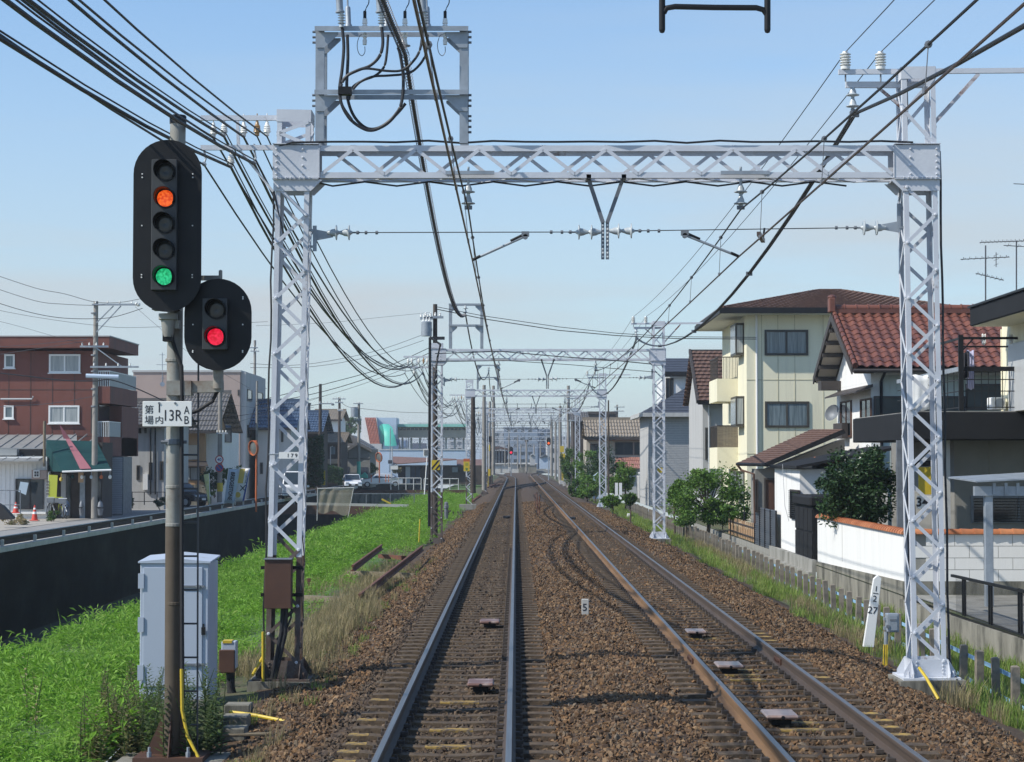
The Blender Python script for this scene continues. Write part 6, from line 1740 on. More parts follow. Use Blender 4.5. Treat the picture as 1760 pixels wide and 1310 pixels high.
mb=MB();y0_,y1_=L_(1440,0).y-0.2,HY1-0.2;z=L_(1430,668).z;mb.box(HX0-0.7,HX0-0.003,y0_,y1_,z-0.12,z+0.2);mb.build('side_eave',M['browntrim'],t)
mb=MB();c_=P(1434,712,72.5);mb.lathe([(0.0,0),(0.12,0.02),(0.22,0.07),(0.30,0.15),(0.31,0.15),(0.22,0.05),(0,-0.01)],c_,(-0.7,-0.6,0.35),16);single(mb,'satellite_dish',M['galvdark'],'grey satellite dish on the near side of the yellow building','dish',c_,smooth=True)
window(t,'F',HY0-0.03,X_(1502,66),X_(1502,66)+3.0,Z_(716,66),Z_(681,66),M['browntrim'],M['glass'],3)
window(t,'F',HY0-0.03,X_(1660,66),X_(1660,66)+2.6,Z_(705,66),Z_(660,66),M['browntrim'],M['glass'],2)
# ------------------------------------------------------------------ annexe and lean-to of the white house
t=thing('annexe','white annexe with black louvred window and charcoal panelled store beside the track','outbuilding',(8.35,56,LOT))
AX=8.4
yA,yB,yC_=PX(1405,900,AX).y,PX(1375,900,AX).y,PX(1336,900,AX).y
zt_=PX(1356,806,AX).z
mb=MB();mb.box(AX,11.0,yB,yC_+0.6,-0.5,zt_);mb.build('walls',M['whitewall'],t)
z0_,z1_=PX(1370,893,AX).z,PX(1370,842,AX).z;w=window(t,'L',AX,PX(1371,0,AX).y,PX(1356,0,AX).y,z0_,z1_,M['browntrim'],M['glass'],1)
for i in range(14):
 z=z0_+0.05+(z1_-z0_-0.1)*i/13;mb=MB();mb.box(AX-0.1,AX-0.065,PX(1371,0,AX).y,PX(1356,0,AX).y,z-0.012,z+0.012);mb.build('louvre',M['black'],w)
rz0=Z_(820,60)
mb=MB();mb.poly([(AX-0.15,yB-0.4,zt_+0.02),(AX-0.15,yC_+0.8,zt_+0.02),(11.4,yC_+0.8,zt_+0.62),(11.4,yB-0.4,zt_+0.62)],(0,0,0.08));mb.build('roof',M['darkslate'],t)
# charcoal store
sx=AX-0.12
zst,zsb=PX(1390,852,sx).z,PX(1390,966,sx).z
mb=MB();mb.box(sx,9.6,yA,yB-0.02,zsb,zst-0.02);mb.build('store_body',M['darkslate'],t)
mb=MB();mb.box(sx-0.1,9.7,yA-0.1,yB+0.05,zst-0.3,zst);mb.build('store_hood',M['darkslate'],t,bevel=0.05)
for i in range(4):
 a=yA+(yB-yA)*i/4+0.04;b=yA+(yB-yA)*(i+1)/4-0.04
 for(f0,f1)in((0.05,0.53),(0.57,0.97)):
  mb=MB();mb.box(sx-0.03,sx-0.002,a,b,zsb+(zst-zsb-0.32)*f0,zsb+(zst-zsb-0.32)*f1);mb.build('store_panel',M['darkslate'],t)
mb=MB();mb.tube([P(1345,798,60),P(1349,870,60),P(1356,896,60)],0.008,5);mb.build('thin_pole',M['alu'],t)
# stuccoed part behind with brown windows
mb=MB();bX=8.75
y0_,y1_=PX(1336,900,bX).y+0.62,PX(1283,900,bX).y
mb.box(bX,14,69.2,76,-0.5,P(1300,812,69.2).z);mb.build('rear_wall',M['greyrender'],t)
Yg=69.2
mb=MB();mb.poly([(X_(1298,Yg),Yg-0.01,Z_(880,Yg)),(X_(1452,Yg),Yg-0.01,Z_(880,Yg)),(X_(1452,Yg),Yg-0.01,Z_(754,Yg)),(X_(1318,Yg),Yg-0.01,Z_(806,Yg)),(X_(1298,Yg),Yg-0.01,Z_(806,Yg))],(0,1.0,0));mb.build('gable_wall',M['greyrender'],t)
for(a,b,c,d)in((1313,1333,822,880),(1297,1302,824,880)):
 window(t,'F',Yg-0.01,X_(a,Yg),X_(b,Yg),Z_(d,Yg),Z_(c,Yg),M['browntrim'],M['rustbox'],1)
mb=MB();mb.box(X_(1340,Yg),X_(1402,Yg),Yg-0.2,Yg-0.012,Z_(814,Yg),Z_(806,Yg));mb.box(X_(1345,Yg),X_(1400,Yg),Yg-0.28,Yg-0.2,Z_(811.5,Yg),Z_(809.5,Yg));mb.build('window_head',M['browntrim'],t)
mb=MB();mb.box(X_(1403,65),X_(1444,65),65,66,Z_(818,65),Z_(797,65));mb.build('roof_box',M['browntrim'],t)
mb=tiled((X_(1396,64.8),64.7,Z_(797,64.8)),(X_(1446,64.8),64.7,Z_(797,64.8)),(X_(1446,64.8),65.6,Z_(787,65)),(X_(1405,64.8),65.6,Z_(787,65)),2,5,0.05,0.04,None);roof_part(t,'box_tiles',mb,M['orangetile'])
# lean-to roof, falling towards the line
e0,e1=P(1270,795,68.6),P(1313,795,66.4)
r0,r1=P(1394,740,71.4),P(1440,740,68.6)
mb=tiled(P(1268,796,70.5),P(1316,797,68.2),P(1452,738,68.2),P(1396,738,70.9),18,0,0.0,0.03,None);roof_part(t,'shingle_rows',mb,M['tilebrown'])
mb=MB();a,b=P(1316,799.5,68.15),P(1452,741,68.15);mb.bar(a,b,0.05,0.16);mb.build('bargeboard',M['darkslate'],t)
mb=MB();mb.tube([P(1267,798,70.5),P(1318,799,68.2)],0.06,8);mb.build('gutter',M['black'],t,True)
downpipe(t,[P(1268,800,70.2),P(1274,808,70.2),P(1296,815,69.3),P(1297,900,69.1)],0.04,M['rustbox'])
# ------------------------------------------------------------------ pale yellow three storey building
YY=85.0
t=thing('yellow_building','pale yellow three storey building with brown hip roof and corner balconies','apartment house',(10,YY,LOT))
x0=X_(1284,YY);x1=X_(1606,YY);ztp=Z_(541,YY)
mb=MB();mb.box(x0,x1,YY,YY+10,LOT-0.2,ztp);mb.build('walls',M['yellowwall'],t)
mb=MB()
for px in(1310,1338,1367,1416):mb.box(X_(px,YY)-0.012,X_(px,YY)+0.012,YY-0.012,YY-0.002,LOT,ztp)
for py in(653,780):mb.box(x0,x1,YY-0.012,YY-0.001,Z_(py,YY)-0.015,Z_(py,YY)+0.015)
mb.build('siding_joints',M['yellowjoint'],t)
for(a,b,c,d)in((1315,1390,567,611),(1315,1391,690,735),(1315,1390,815,850)):
 window(t,'F',YY,X_(a,YY),X_(b,YY),Z_(d,YY),Z_(c,YY),M['bronze'],M['curtain'],2,fw=0.09)
downpipe(t,[(X_(1301,YY),YY-0.06,ztp),(X_(1301,YY),YY-0.06,LOT)],0.05,M['whitewall'])
# side bay windows
def side_bay(py0,py1):
 z0_,z1_=Z_(py1,88),Z_(py0,88);mb=MB();mb.box(x0-0.36,x0-0.003,YY+0.9,YY+3.0,z0_-0.06,z1_+0.06);bw_=mb.build('bay_window',M['bronze'],t)
 p=MB();p.box(x0-0.30,x0-0.06,YY+0.885,YY+0.899,z0_+0.04,z1_-0.04);p.build('pane',M['curtainpale'],bw_)
 p=MB();p.box(x0-0.372,x0-0.361,YY+1.0,YY+2.9,z0_+0.04,z1_-0.04);p.build('pane',M['curtainpale'],bw_)
side_bay(563,612);side_bay(686,732);side_bay(812,850)
# balconies on the line side
for(pyt,pyb,pr,k)in((651,690,613,0),(769,806,731,1)):
 Yb0,Yb1=YY+3.4,YY+7.0;bx=X_(1233,Yb0);z0_,z1_,z2_=Z_(pyb,Yb0),Z_(pyt,Yb0),Z_(pr,Yb0)
 mb=MB();mb.box(bx,x0-0.002,Yb0,Yb1,z0_,z0_+0.15);mb.box(bx,x0-0.002,Yb0,Yb0+0.12,z0_+0.15,z1_);mb.box(bx,bx+0.12,Yb0+0.12,Yb1,z0_+0.15,z1_);mb.build('balcony',M['yellowwall'],t)
 mb=MB();mb.box(bx,x0-0.01,Yb0+0.02,Yb0+0.06,z2_-0.04,z2_);mb.box(bx+0.02,bx+0.06,Yb0+0.06,Yb1,z2_-0.04,z2_);mb.build('balcony_rail',M['browntrim'],t)
 for i in range(14):
  x=bx+(x0-bx)*(i+0.5)/14;mb=MB();mb.box(x-(0.03 if k else 0.012),x+(0.03 if k else 0.012),Yb0+0.03,Yb0+0.05,z1_,z2_-0.04);mb.build('baluster',M['browntrim']if not k else M['timber'],t)
 for i in range(12):
  y=Yb0+0.1+(Yb1-Yb0)*i/12;mb=MB();mb.box(bx+0.03,bx+0.05,y-0.03,y+0.03,z1_,z2_-0.04);mb.build('baluster',M['browntrim'],t)
  # hip roof: eave, soffit, shingles
ex0=X_(1241,YY-0.9);ey0,ey1=YY-0.9,YY+10.9;ex1=x1+0.9;ez0=Z_(538,YY-0.9)
mb=MB();mb.box(ex0,ex1,ey0,ey1,ez0-0.02,ez0+0.03);mb.build('soffit',M['whitewall'],t)
mb=MB();mb.box(ex0-0.08,ex1,ey0-0.08,ey0-0.003,ez0-0.02,ez0+0.22);mb.box(ex0-0.08,ex0-0.003,ey0,ey1,ez0-0.02,ez0+0.22);mb.build('gutter',M['black'],t)
ym_=(ey0+ey1)/2;hip=(ym_-ey0);rzz=Z_(500,ym_)
ra,rb=Vector((X_(1408,ym_),ym_,rzz)),Vector((X_(1448,ym_),ym_,rzz))
E0,E1,E2,E3=Vector((ex0,ey0,ez0+0.2)),Vector((ex1,ey0,ez0+0.2)),Vector((ex1,ey1,ez0+0.2)),Vector((ex0,ey1,ez0+0.2))
roof_part(t,'front_shingles',tiled(E0,E1,rb,ra,18,30,0.045,0.06,None,5,True),M['tilebrown'])
roof_part(t,'side_shingles',tiled(E3,E0,ra,ra+Vector((0,.01,0)),18,26,0.045,0.06,None,5,True),M['tilebrown'])
roof_part(t,'rear_shingles',tiled(E2,E3,ra,rb,18,30,0.045,0.06,None,5,True),M['tilebrown'])
roof_part(t,'far_shingles',tiled(E1,E2,rb,rb+Vector((0,.01,0)),16,16,0.05,0.05,None),M['tilebrown'])
mb=MB();mb.bar(E0,ra,0.24,0.16);mb.bar(ra,rb,0.24,0.16);mb.bar(E1,rb,0.24,0.16);mb.build('hip_ridge',M['tilebrown'],t)
# ------------------------------------------------------------------ brown shingle house behind
YB=101.0
t=thing('shingle_house','house with a steep brown shingle roof left of the yellow building','house',(9,YB,LOT))
hx0,hx1=X_(1208,YB),X_(1330,YB);ezb,rzb=Z_(690,YB-0.5),Z_(603,YB+4)
mb=MB();mb.box(hx0,hx1,YB,YB+8,LOT,ezb+0.05);mb.build('walls',M['greywall'],t)
mb=MB();mb.poly([(hx0,YB,ezb+0.053),(hx0,YB+8,ezb+0.053),(hx0,YB+4,rzb-0.2)],(0.2,0,0));mb.build('gable',M['greywall'],t)
el,er=Vector((X_(1198,YB),YB-0.5,ezb)),Vector((hx1,YB-0.5,ezb));rl,rr=Vector((X_(1198,YB),YB+4,rzb)),Vector((hx1,YB+4,rzb))
roof_part(t,'shingles',tiled(el,er,rr,rl,14,14,0.03,0.07,None,4,True),M['tilebrown'])
roof_part(t,'rear_shingles',tiled(Vector((hx1,YB+8.5,ezb)),Vector((el.x,YB+8.5,ezb)),rl,rr,14,14,0.03,0.07,None),M['tilebrown'])
mb=MB();mb.bar(el+Vector((0,0,-0.02)),rl,0.12,0.2);mb.bar(rl,rr,0.2,0.12);mb.build('roof_trim',M['browntrim'],t)
mb=MB();mb.bar(el+Vector((0,-0.06,-0.08)),er+Vector((0,-0.06,-0.08)),0.14,0.16);mb.build('gutter',M['black'],t)
downpipe(t,[(hx0+0.3,YB-0.08,ezb-0.1),(hx0+0.3,YB-0.08,LOT)],0.05,M['alu'])
for(a,b,c,d)in((1258,1271,700,730),(1212,1232,735,790),(1240,1262,820,870)):
 window(t,'F',YB,X_(a,YB),X_(b,YB),Z_(d,YB),Z_(c,YB),M['bronze'],M['glass'],1)
 # ------------------------------------------------------------------ navy roofed house
YN=126.0
t=thing('navy_roof_house','grey brick patterned house with navy hipped roofs behind the second gantry','house',(9,YN,LOT))
hx0,hx1=X_(1115,YN),X_(1240,YN);ezn=Z_(711,YN)
mb=MB();mb.box(hx0,hx1,YN,YN+9,LOT,ezn);mb.build('walls',M['greywall'],t)
mb=MB();nb=0
for i in range(38):
 z=LOT+0.15+i*0.15
 if z<ezn-0.1:mb.box(hx0-0.004,hx1,YN-0.012,YN-0.001,z-0.05,z+0.05)
stuff(mb.build('brick_courses',mat('pale_brick',(0.40,0.40,0.40),(0.30,0.30,0.31),9,0.9),t))
E0,E1,E2,E3=(Vector((X_(1104,YN),YN-0.5,ezn)),Vector((hx1+0.5,YN-0.5,ezn)),Vector((hx1+0.5,YN+9.5,ezn)),Vector((X_(1104,YN),YN+9.5,ezn)))
ap0,ap1=P(1214,648,YN+4.5),P(1240,648,YN+4.5)
roof_part(t,'front_slates',tiled(E0,E1,ap1,ap0,14,0,0,0.03,None),M['tilenavy']);roof_part(t,'side_slates',tiled(E3,E0,ap0,ap0+Vector((0,.01,0)),14,0,0,0.03,None),M['tilenavy'])
roof_part(t,'rear_slates',tiled(E2,E3,ap0,ap1,14,0,0,0.03,None),M['tilenavy'])
mb=MB();mb.bar(E0+Vector((0,-0.1,-0.08)),E1+Vector((0,-0.1,-0.08)),0.2,0.25);mb.bar(E3+Vector((-0.1,0,-0.08)),E0+Vector((-0.1,0,-0.08)),0.2,0.25);mb.build('gutter',M['greywall'],t)
YU=YN+6
ux0,ux1=X_(1144,YU),X_(1240,YU)
mb=MB();mb.box(ux0,ux1,YU,YU+8,ezn,Z_(648,YU));mb.build('upper_walls',M['white'],t)
window(t,'F',YU,X_(1144,YU)+0.02,X_(1158,YU),Z_(686,YU),Z_(650,YU),M['browntrim'],M['glass'],2)
e0_,e1_=Vector((X_(1140,YU),YU-0.6,Z_(640,YU))),Vector((ux1+0.5,YU-0.6,Z_(640,YU)));r0_,r1_=Vector((X_(1140,YU),YU+4,Z_(616,YU+4))),Vector((ux1+0.5,YU+4,Z_(616,YU+4)))
roof_part(t,'upper_slates',tiled(e0_,e1_,r1_,r0_,8,0,0,0.03,None),M['tilenavy'])
mb=MB();mb.box(e0_.x,e1_.x,e0_.y-0.05,e0_.y+0.05,e0_.z-0.32,e0_.z+0.02);mb.build('upper_fascia',M['darkslate'],t)
# ------------------------------------------------------------------ tan tiled house far right of the line
YT=176.0
t=thing('tan_tile_house','old two storey house with faded tan tiles behind the right trees','house',(8,YT,LOT))
hx0,hx1=X_(1008,YT),X_(1121,YT);ezt,rzt=Z_(752,YT),Z_(722,YT+3.5)
mb=MB();mb.box(hx0,hx1,YT,YT+8,LOT,ezt-0.05);mb.build('walls',M['beige'],t)
roof_part(t,'tiles',tiled((X_(1005,YT),YT-0.6,ezt),(hx1+0.3,YT-0.6,ezt),(hx1+0.3,YT+4,rzt),(X_(1005,YT),YT+4,rzt),5,24,0.09,0.05,None),M['tiletan'])
roof_part(t,'rear_tiles',tiled((hx1+0.3,YT+8.6,ezt),(X_(1005,YT),YT+8.6,ezt),(X_(1005,YT),YT+4,rzt),(hx1+0.3,YT+4,rzt),5,24,0.09,0.05,None),M['tiletan'])
mb=MB();mb.box(X_(1004,YT),hx1+0.3,YT-0.75,YT-0.55,ezt-0.22,ezt-0.02);mb.build('eave',M['browntrim'],t)
mb=MB();mb.box(X_(1008,YT),X_(1120,YT),YT-0.55,YT-0.003,Z_(757,YT),Z_(754,YT));mb.build('red_gutter',M['redwall'],t)
mb=MB();mb.bar((X_(1004,YT),YT+4,rzt+0.1),(hx1+0.3,YT+4,rzt+0.1),0.3,0.3);mb.build('ridge',M['tiletan'],t)
for(a,b,c,d)in((1057,1088,760,782),(1090,1119,760,782),(1014,1028,763,790)):
 window(t,'F',YT,X_(a,YT),X_(b,YT),Z_(d,YT),Z_(c,YT),M['browntrim'],M['glass'],2)
Y2=172.0
roof_part(t,'lower_tiles',tiled((X_(1056,Y2),Y2,Z_(806,Y2)),(X_(1106,Y2),Y2,Z_(806,Y2)),(X_(1104,Y2),Y2+3.9,Z_(786,Y2+3)),(X_(1062,Y2),Y2+3.9,Z_(786,Y2+3)),3,14,0.06,0.05,None),mat('salmon_tile',(0.36,0.17,0.13),(0.28,0.13,0.10),3,0.7))
mb=MB();mb.box(X_(1058,Y2),X_(1118,Y2),Y2+0.6,Y2+3.95,LOT,Z_(807,Y2));mb.build('lower_walls',M['greywall'],t)
mb=MB();mb.box(X_(1098,150),X_(1120,150),150,153,LOT,Z_(818,150));mb.box(X_(1100,150),X_(1119,150),150.1,152.9,Z_(818,150),Z_(812,150));single(mb,'white_shed',M['greywall'],'small pale shed beside the second gantry right foot','shed',(X_(1108,150),150,LOT),bevel=0.03)
t=thing('dark_house','dark timber house half hidden left of the tan tiled house','house',(6.9,195,LOT))
mb=MB();mb.box(X_(985,195),X_(1008,195),195,203,LOT,Z_(722,195));mb.build('walls',M['polewood'],t)
roof_part(t,'tiles',tiled((X_(980,195),194.4,Z_(725,195)),(X_(1012,195),194.4,Z_(725,195)),(X_(1012,195),198.5,Z_(708,198)),(X_(980,195),198.5,Z_(708,198)),5,8,0.08,0.05,None),M['tilegrey'])
mb=MB();mb.box(X_(1020,150),X_(1036,150),150,151,LOT,Z_(820,150));mb.poly([(X_(1018,150),149.9,Z_(820,150)),(X_(1038,150),149.9,Z_(820,150)),(X_(1028,150),149.9,Z_(812,150))],(0,1.2,0));single(mb,'small_shed',M['bluewall'],'small pale blue hut among the bushes by the third gantry','shed',(X_(1028,150),150,LOT))
mb=MB()
for px in(1057,1064):mb.box(X_(px,118),X_(px+5,118),118,118.05,Z_(853,118),Z_(830,118))
single(mb,'notice_boards',M['white'],'pair of white boards with dark edges behind the post fence','sign',(X_(1060,118),118,Z_(853,118)))
# ------------------------------------------------------------------ trees and bushes
def tree(name,label,base,cx,cz,rx,ry,rz,n,leaf,m,trunk=0.08,group=None,clumps=26,kind='tree',lw=0.5):
 base=Vector(base)
 t=thing(name,label,kind,base,group)
 mb=MB();c=Vector((cx,base.y,cz))
 top=Vector((cx,base.y,cz-rz*0.2));mid=base.lerp(top,0.5)+Vector((random.uniform(-.1,.1),random.uniform(-.1,.1),0))
 mb.tube([base+Vector((0,0,-0.15)),mid,top],[trunk,trunk*0.75,trunk*0.4],8)
 cl=[]
 for i in range(clumps):
  while True:
   v=Vector((random.uniform(-1,1),random.uniform(-1,1),random.uniform(-1,1)))
   if 0.15<v.length<1:break
  v=v.normalized()*(v.length**0.5)*random.uniform(0.6,1.12)
  if v.z<-0.5:v.z*=0.8
  p=c+Vector((v.x*rx,v.y*ry,v.z*rz));cl.append((p,random.choice((0.14,0.2,0.27,0.34,0.46))))
  if i%2==0:mb.tube([base.lerp(top,random.uniform(0.45,0.95)),(top+p)/2+Vector((0,0,-0.05*rz)),p],[trunk*0.35,trunk*0.25,trunk*0.1],5)
 mb.build('trunk',M['bark'],t,True)
 # leaves: small folded blades gathered in clumps
 per=n//clumps
 P_,Q_=[],[]
 for(p,s)in cl:
  k=per
  d=rng.normal(0,1,(k,3));d/=np.linalg.norm(d,axis=1)[:,None]
  r_=(rng.random(k)**0.45)[:,None]
  P_.append(np.array(p)+d*r_*np.array([rx,ry,rz])*s)
 pos=np.concatenate(P_);k=len(pos)
 dirv=rng.normal(0,1,(k,3));dirv[:,2]=dirv[:,2]*0.6-0.1;dirv/=np.linalg.norm(dirv,axis=1)[:,None]
 oth=rng.normal(0,1,(k,3));sd=np.cross(dirv,oth);sd/=np.linalg.norm(sd,axis=1)[:,None]
 L_=(leaf*rng.uniform(0.6,1.3,k))[:,None]
 up=np.cross(sd,dirv)
 a=pos;b=pos+dirv*L_*0.5+sd*L_*lw*0.5+up*L_*0.08;c2=pos+dirv*L_;d2=pos+dirv*L_*0.5-sd*L_*lw*0.5+up*L_*0.08
 V=np.stack([a,b,c2,d2],1).reshape(-1,3)-np.array(base)
 me=bpy.data.meshes.new('crown');me.from_pydata(V.tolist(),[],(np.arange(k*4).reshape(-1,4)).tolist());me.materials.append(m);me.update()
 link('crown',me,t)
 return t
b=P(1216,905,82);tree('bush_tree','round leafy green tree in front of the yellow building',(b.x,82,-0.5),b.x,Z_(853,82),1.5,1.2,1.2,11000,0.13,M['leafbright'],0.09,clumps=50,lw=0.5)
b=P(1475,900,52.5);tree('evergreen_tree','dark glossy evergreen tree behind the white garden wall',(b.x,52.5,-0.3),b.x,Z_(846,52.5),1.0,0.9,1.1,15000,0.11,M['leafdark'],0.08,clumps=80,lw=0.5)
tree('leafy_shoot','slim leafy leader rising out of the dark evergreen behind the white wall',(X_(1494,53),53,-0.3),X_(1494,53),Z_(793,53),0.33,0.35,0.55,1500,0.10,M['leafdark'],0.04,clumps=14,kind='tree')
for i,(px,py,w,h,Y,m,lab)in enumerate(((1075,822,22,26,128,'leafbright','broad bright bush between the third gantry and the pale shed'),(995,842,14,20,150,'leaf','bush hiding the foot of the fourth gantry right column'),(972,800,9,26,200,'leaf','tall slim bush by the line poles on the right'),(1022,835,22,22,146,'leafbright','bright bush in front of the small pale blue hut'),(1060,838,12,16,140,'leafbright','bright bush beside the white boards behind the fence'),(1040,806,32,34,152,'leafdark','dark rounded bush below the tan tiled house'),(1010,806,24,32,160,'leafbright','yellowish green bush right of the third gantry'),(985,808,18,34,175,'leaf','green bush between the third and fourth gantry columns'),(1008,845,18,14,140,'leafbright','low bright bush at the foot of the third gantry'),(1052,862,14,10,112,'leafbright','low bush along the fence before the third gantry'),(1083,858,10,10,100,'leaf','small bush behind the fence left of the second gantry'),(1160,850,10,16,84,'leaf','small shrub just right of the second gantry column'))):
 b=P(px,py+h,Y);tree('bush',lab,(b.x,Y,LOT-0.2),b.x,Z_(py,Y),w*Y/F_PX,w*Y/F_PX,h*Y/F_PX,2600,0.16,M[m],0.05,'bushes along the right side',clumps=22,kind='bush',lw=0.6)
for i,(px,py,Y)in enumerate(((1180,897,80),(1255,888,78),(1278,885,77))):
 b=P(px,py,Y);tree('shrub',('low pale leaved shrub left of the white handrail','low shrub behind the tan picket fence, left one','low shrub behind the tan picket fence, right one')[i],(b.x,Y,LOT),b.x,b.z+0.1,0.45,0.4,0.35,900,0.12,M['leafbright'],0.03,clumps=12,kind='shrub')
 # ------------------------------------------------------------------ guard rail along the road
GX=-16.72
M['darkrust']=mat('dark_rusty_rail',(0.05,0.028,0.02),(0.03,0.018,0.014),3,0.9)
t=thing('guard_rail','low rusty guard rail on short grey posts along the canal road','guard rail',(GX,57,-0.4))
PG=MB();PG.box(-0.05,0.05,-0.05,0.05,0,0.40);PGM=PG.mesh('post',M['kerb'])
Y=57.3
while Y<210:
 o=link('post',PGM,t);o.location=Vector((GX+0.02,Y,-0.45))-Vector(ORG[t.name])
 mb=MB()
 y1=Y+4.48
 mb.poly([(GX-0.075,Y,-0.25),(GX-0.04,Y,-0.22),(GX-0.07,Y,-0.16),(GX-0.07,Y,-0.09),(GX-0.04,Y,-0.03),(GX-0.075,Y,0.02),(GX-0.09,Y,0.02),(GX-0.09,Y,-0.25)],(0,4.48,0));mb.build('beam',M['darkrust'],t)
 Y+=4.5
mb=MB();mb.tube([(GX-0.08,57.3,0.035),(GX-0.08,210,0.035)],0.022,6);mb.build('top_edge',M['galv'],t)
def Xl(px,Y):return P(px,790,Y).x
def Zl(py,Y):return P(300,py,Y).z
GL=-0.42
# ------------------------------------------------------------------ red building
Y0=107.0
t=thing('red_building','three storey brick red building with flat overhanging roof and white balconies','apartment house',(-25,Y0,GL))
xf=Xl(166,Y0);xa=-42.0;z_t=Zl(603,Y0)
mb=MB();mb.box(xa,xf,Y0,Y0+8.5,GL-0.1,z_t);mb.build('walls',M['redwall'],t)
mb=MB()
for i in range(14):
 x=xf-0.05-i*1.15;mb.box(x-0.012,x+0.012,Y0-0.012,Y0-0.002,GL,z_t)
for py in(670,750):mb.box(xa,xf,Y0-0.012,Y0-0.0015,Zl(py,Y0)-0.012,Zl(py,Y0)+0.012)
mb.build('siding_joints',M['browntrim'],t)
xe=Xl(187,Y0-0.6)
mb=MB();mb.box(xa,xe,Y0-0.7,Y0+7.5,Zl(599,Y0),Zl(580,Y0));mb.build('roof_fascia',M['redwall'],t)
mb=MB();mb.box(xa,xe+0.04,Y0-0.74,Y0+7.54,Zl(580,Y0)+0.002,Zl(580,Y0)+0.06);mb.build('roof_capping',M['greywall'],t)
for(a,b,c,d,s)in((83,137,609,641,2),(83,136,697,728,2),(6,24,609,633,1),(6,23,697,720,1)):
 window(t,'F',Y0,Xl(a,Y0),Xl(b,Y0),Zl(d,Y0),Zl(c,Y0),M['white'],M['curtainpale']if s==2 else M['curtain'],s,fw=0.09,sill=True)
 # balcony stack on the road side
xb=Xl(187,Y0)
for(pf,pr,pb,side_y)in((664,637,664,7.6),(751,724,751,3.2)):
 zf,zr=Zl(pf,Y0),Zl(pr,Y0)
 mb=MB();mb.box(xf+0.003,xb+0.02,Y0+0.1,Y0+7.8,zf-0.9 if pf<700 else zf-1.0,zf);mb.build('balcony_slab',M['redwall'],t)
 mb=MB();mb.box(xf+0.01,xb,Y0+0.08,Y0+0.13,zr-0.05,zr);mb.box(xb-0.05,xb,Y0+0.131,Y0+side_y,zr-0.05,zr);mb.build('railing',M['white'],t)
 for i in range(7):
  x=xf+0.05+i*(xb-xf-0.08)/6;mb=MB();mb.box(x-0.015,x+0.015,Y0+0.09,Y0+0.12,zf,zr-0.05);mb.build('baluster',M['white'],t)
 mb=MB();mb.box(xb-0.03,xb-0.015,Y0+0.14,Y0+side_y,zf+0.02,zr-0.06);mb.build('railing_panel',M['greywall'],t)
mb=MB();mb.box(xf+0.003,xb+0.02,Y0+3.3,Y0+8.2,Zl(784,Y0),Zl(666,Y0)-0.9);mb.build('side_wall',M['redwall'],t)
mb=MB();mb.box(xf+0.003,xf+0.02,Y0+0.5,Y0+3.2,Zl(750,Y0),Zl(695,Y0));mb.build('balcony_door',M['glass'],t)
mb=MB();mb.box(xf-0.12,xf-0.04,Y0+0.3,Y0+0.36,Zl(660,Y0),Zl(610,Y0));mb.box(xf-0.3,xf-0.18,Y0-0.1,Y0-0.003,Zl(745,Y0),Zl(697,Y0));mb.build('downpipe',M['browntrim'],t)
mb=MB();mb.tube([P(1,686,Y0-0.1),P(55,686,Y0-0.1),P(57,681,Y0-0.1)],0.05,6);mb.build('vent_pipe',M['alu'],t)
mb=MB();xs0,xs1=Xl(166,Y0),Xl(206,Y0);mb.box(xs0+0.003,xs1,Y0+1.0,Y0+3.4,GL-0.1,Zl(785,Y0));sh=mb.build('ground_floor',M['galvdark'],t)
mb=MB()
for i in range(26):
 z=GL+0.1+i*0.115;mb.box(xs0+0.05,xs1-0.06,Y0+0.965,Y0+0.998,z,z+0.10)
stuff(mb.build('roller_shutter',mat('grey_shutter',(0.36,0.39,0.43),(0.31,0.34,0.38),2,0.6),t))
# ------------------------------------------------------------------ low shop with green awning
YS=101.0
t=thing('shop','low shop with grey metal roofs and a big dark green awning with a pink stripe','shop',(-26,YS,GL))
x1=Xl(76,YS)
mb=MB();mb.box(-40,x1,YS+0.6,YS+6.0,GL-0.1,Zl(785,YS));mb.build('walls',M['white'],t)
mb=MB()
for i in range(60):
 x=x1-0.1-i*0.22;mb.box(x-0.02,x+0.02,YS+0.575,YS+0.598,GL,Zl(797,YS))
stuff(mb.build('wall_ribs',M['white'],t))
mb=MB();mb.poly([(-40,YS-0.4,Zl(794,YS)),(Xl(70,YS),YS-0.4,Zl(793,YS)),(Xl(70,YS),YS+1.4,Zl(785.5,YS)),(-40,YS+1.4,Zl(786,YS))],(0,0,0.05));mb.build('lower_roof',M['metalroof'],t)
zr0_,zr1_=Zl(772,YS+1.5),Zl(749,YS+5)
mb=MB();mb.poly([(-40,YS+1.5,zr0_),(Xl(132,YS+1.5),YS+1.5,zr0_),(Xl(128,YS+5),YS+5.5,zr1_),(-40,YS+5.5,zr1_)],(0,0,0.06));mb.build('upper_roof',M['metalroof'],t)
mb=MB()
for i in range(26):
 x=Xl(130,YS)-i*0.6;mb.bar((x,YS+1.5,zr0_+0.08),(x,YS+5.5,zr1_+0.08),0.04,0.05)
for i in range(20):
 x=Xl(68,YS)-i*0.6;mb.bar((x,YS-0.4,Zl(794,YS)+0.07),(x,YS+1.4,Zl(785.5,YS)+0.07),0.04,0.05)
stuff(mb.build('roof_seams',M['metalroof'],t))
mb=MB();mb.box(-40,Xl(72,YS+1.5),YS+1.45,YS+2.0,Zl(785,YS+1.5),zr0_-0.01);mb.build('clerestory',M['darkslate'],t)
mb=MB();mb.box(Xl(0,YS)-1.5,Xl(21,YS),YS+0.9,YS+1.44,Zl(783,YS),Zl(772,YS));mb.build('roof_unit',M['metalroof'],t)
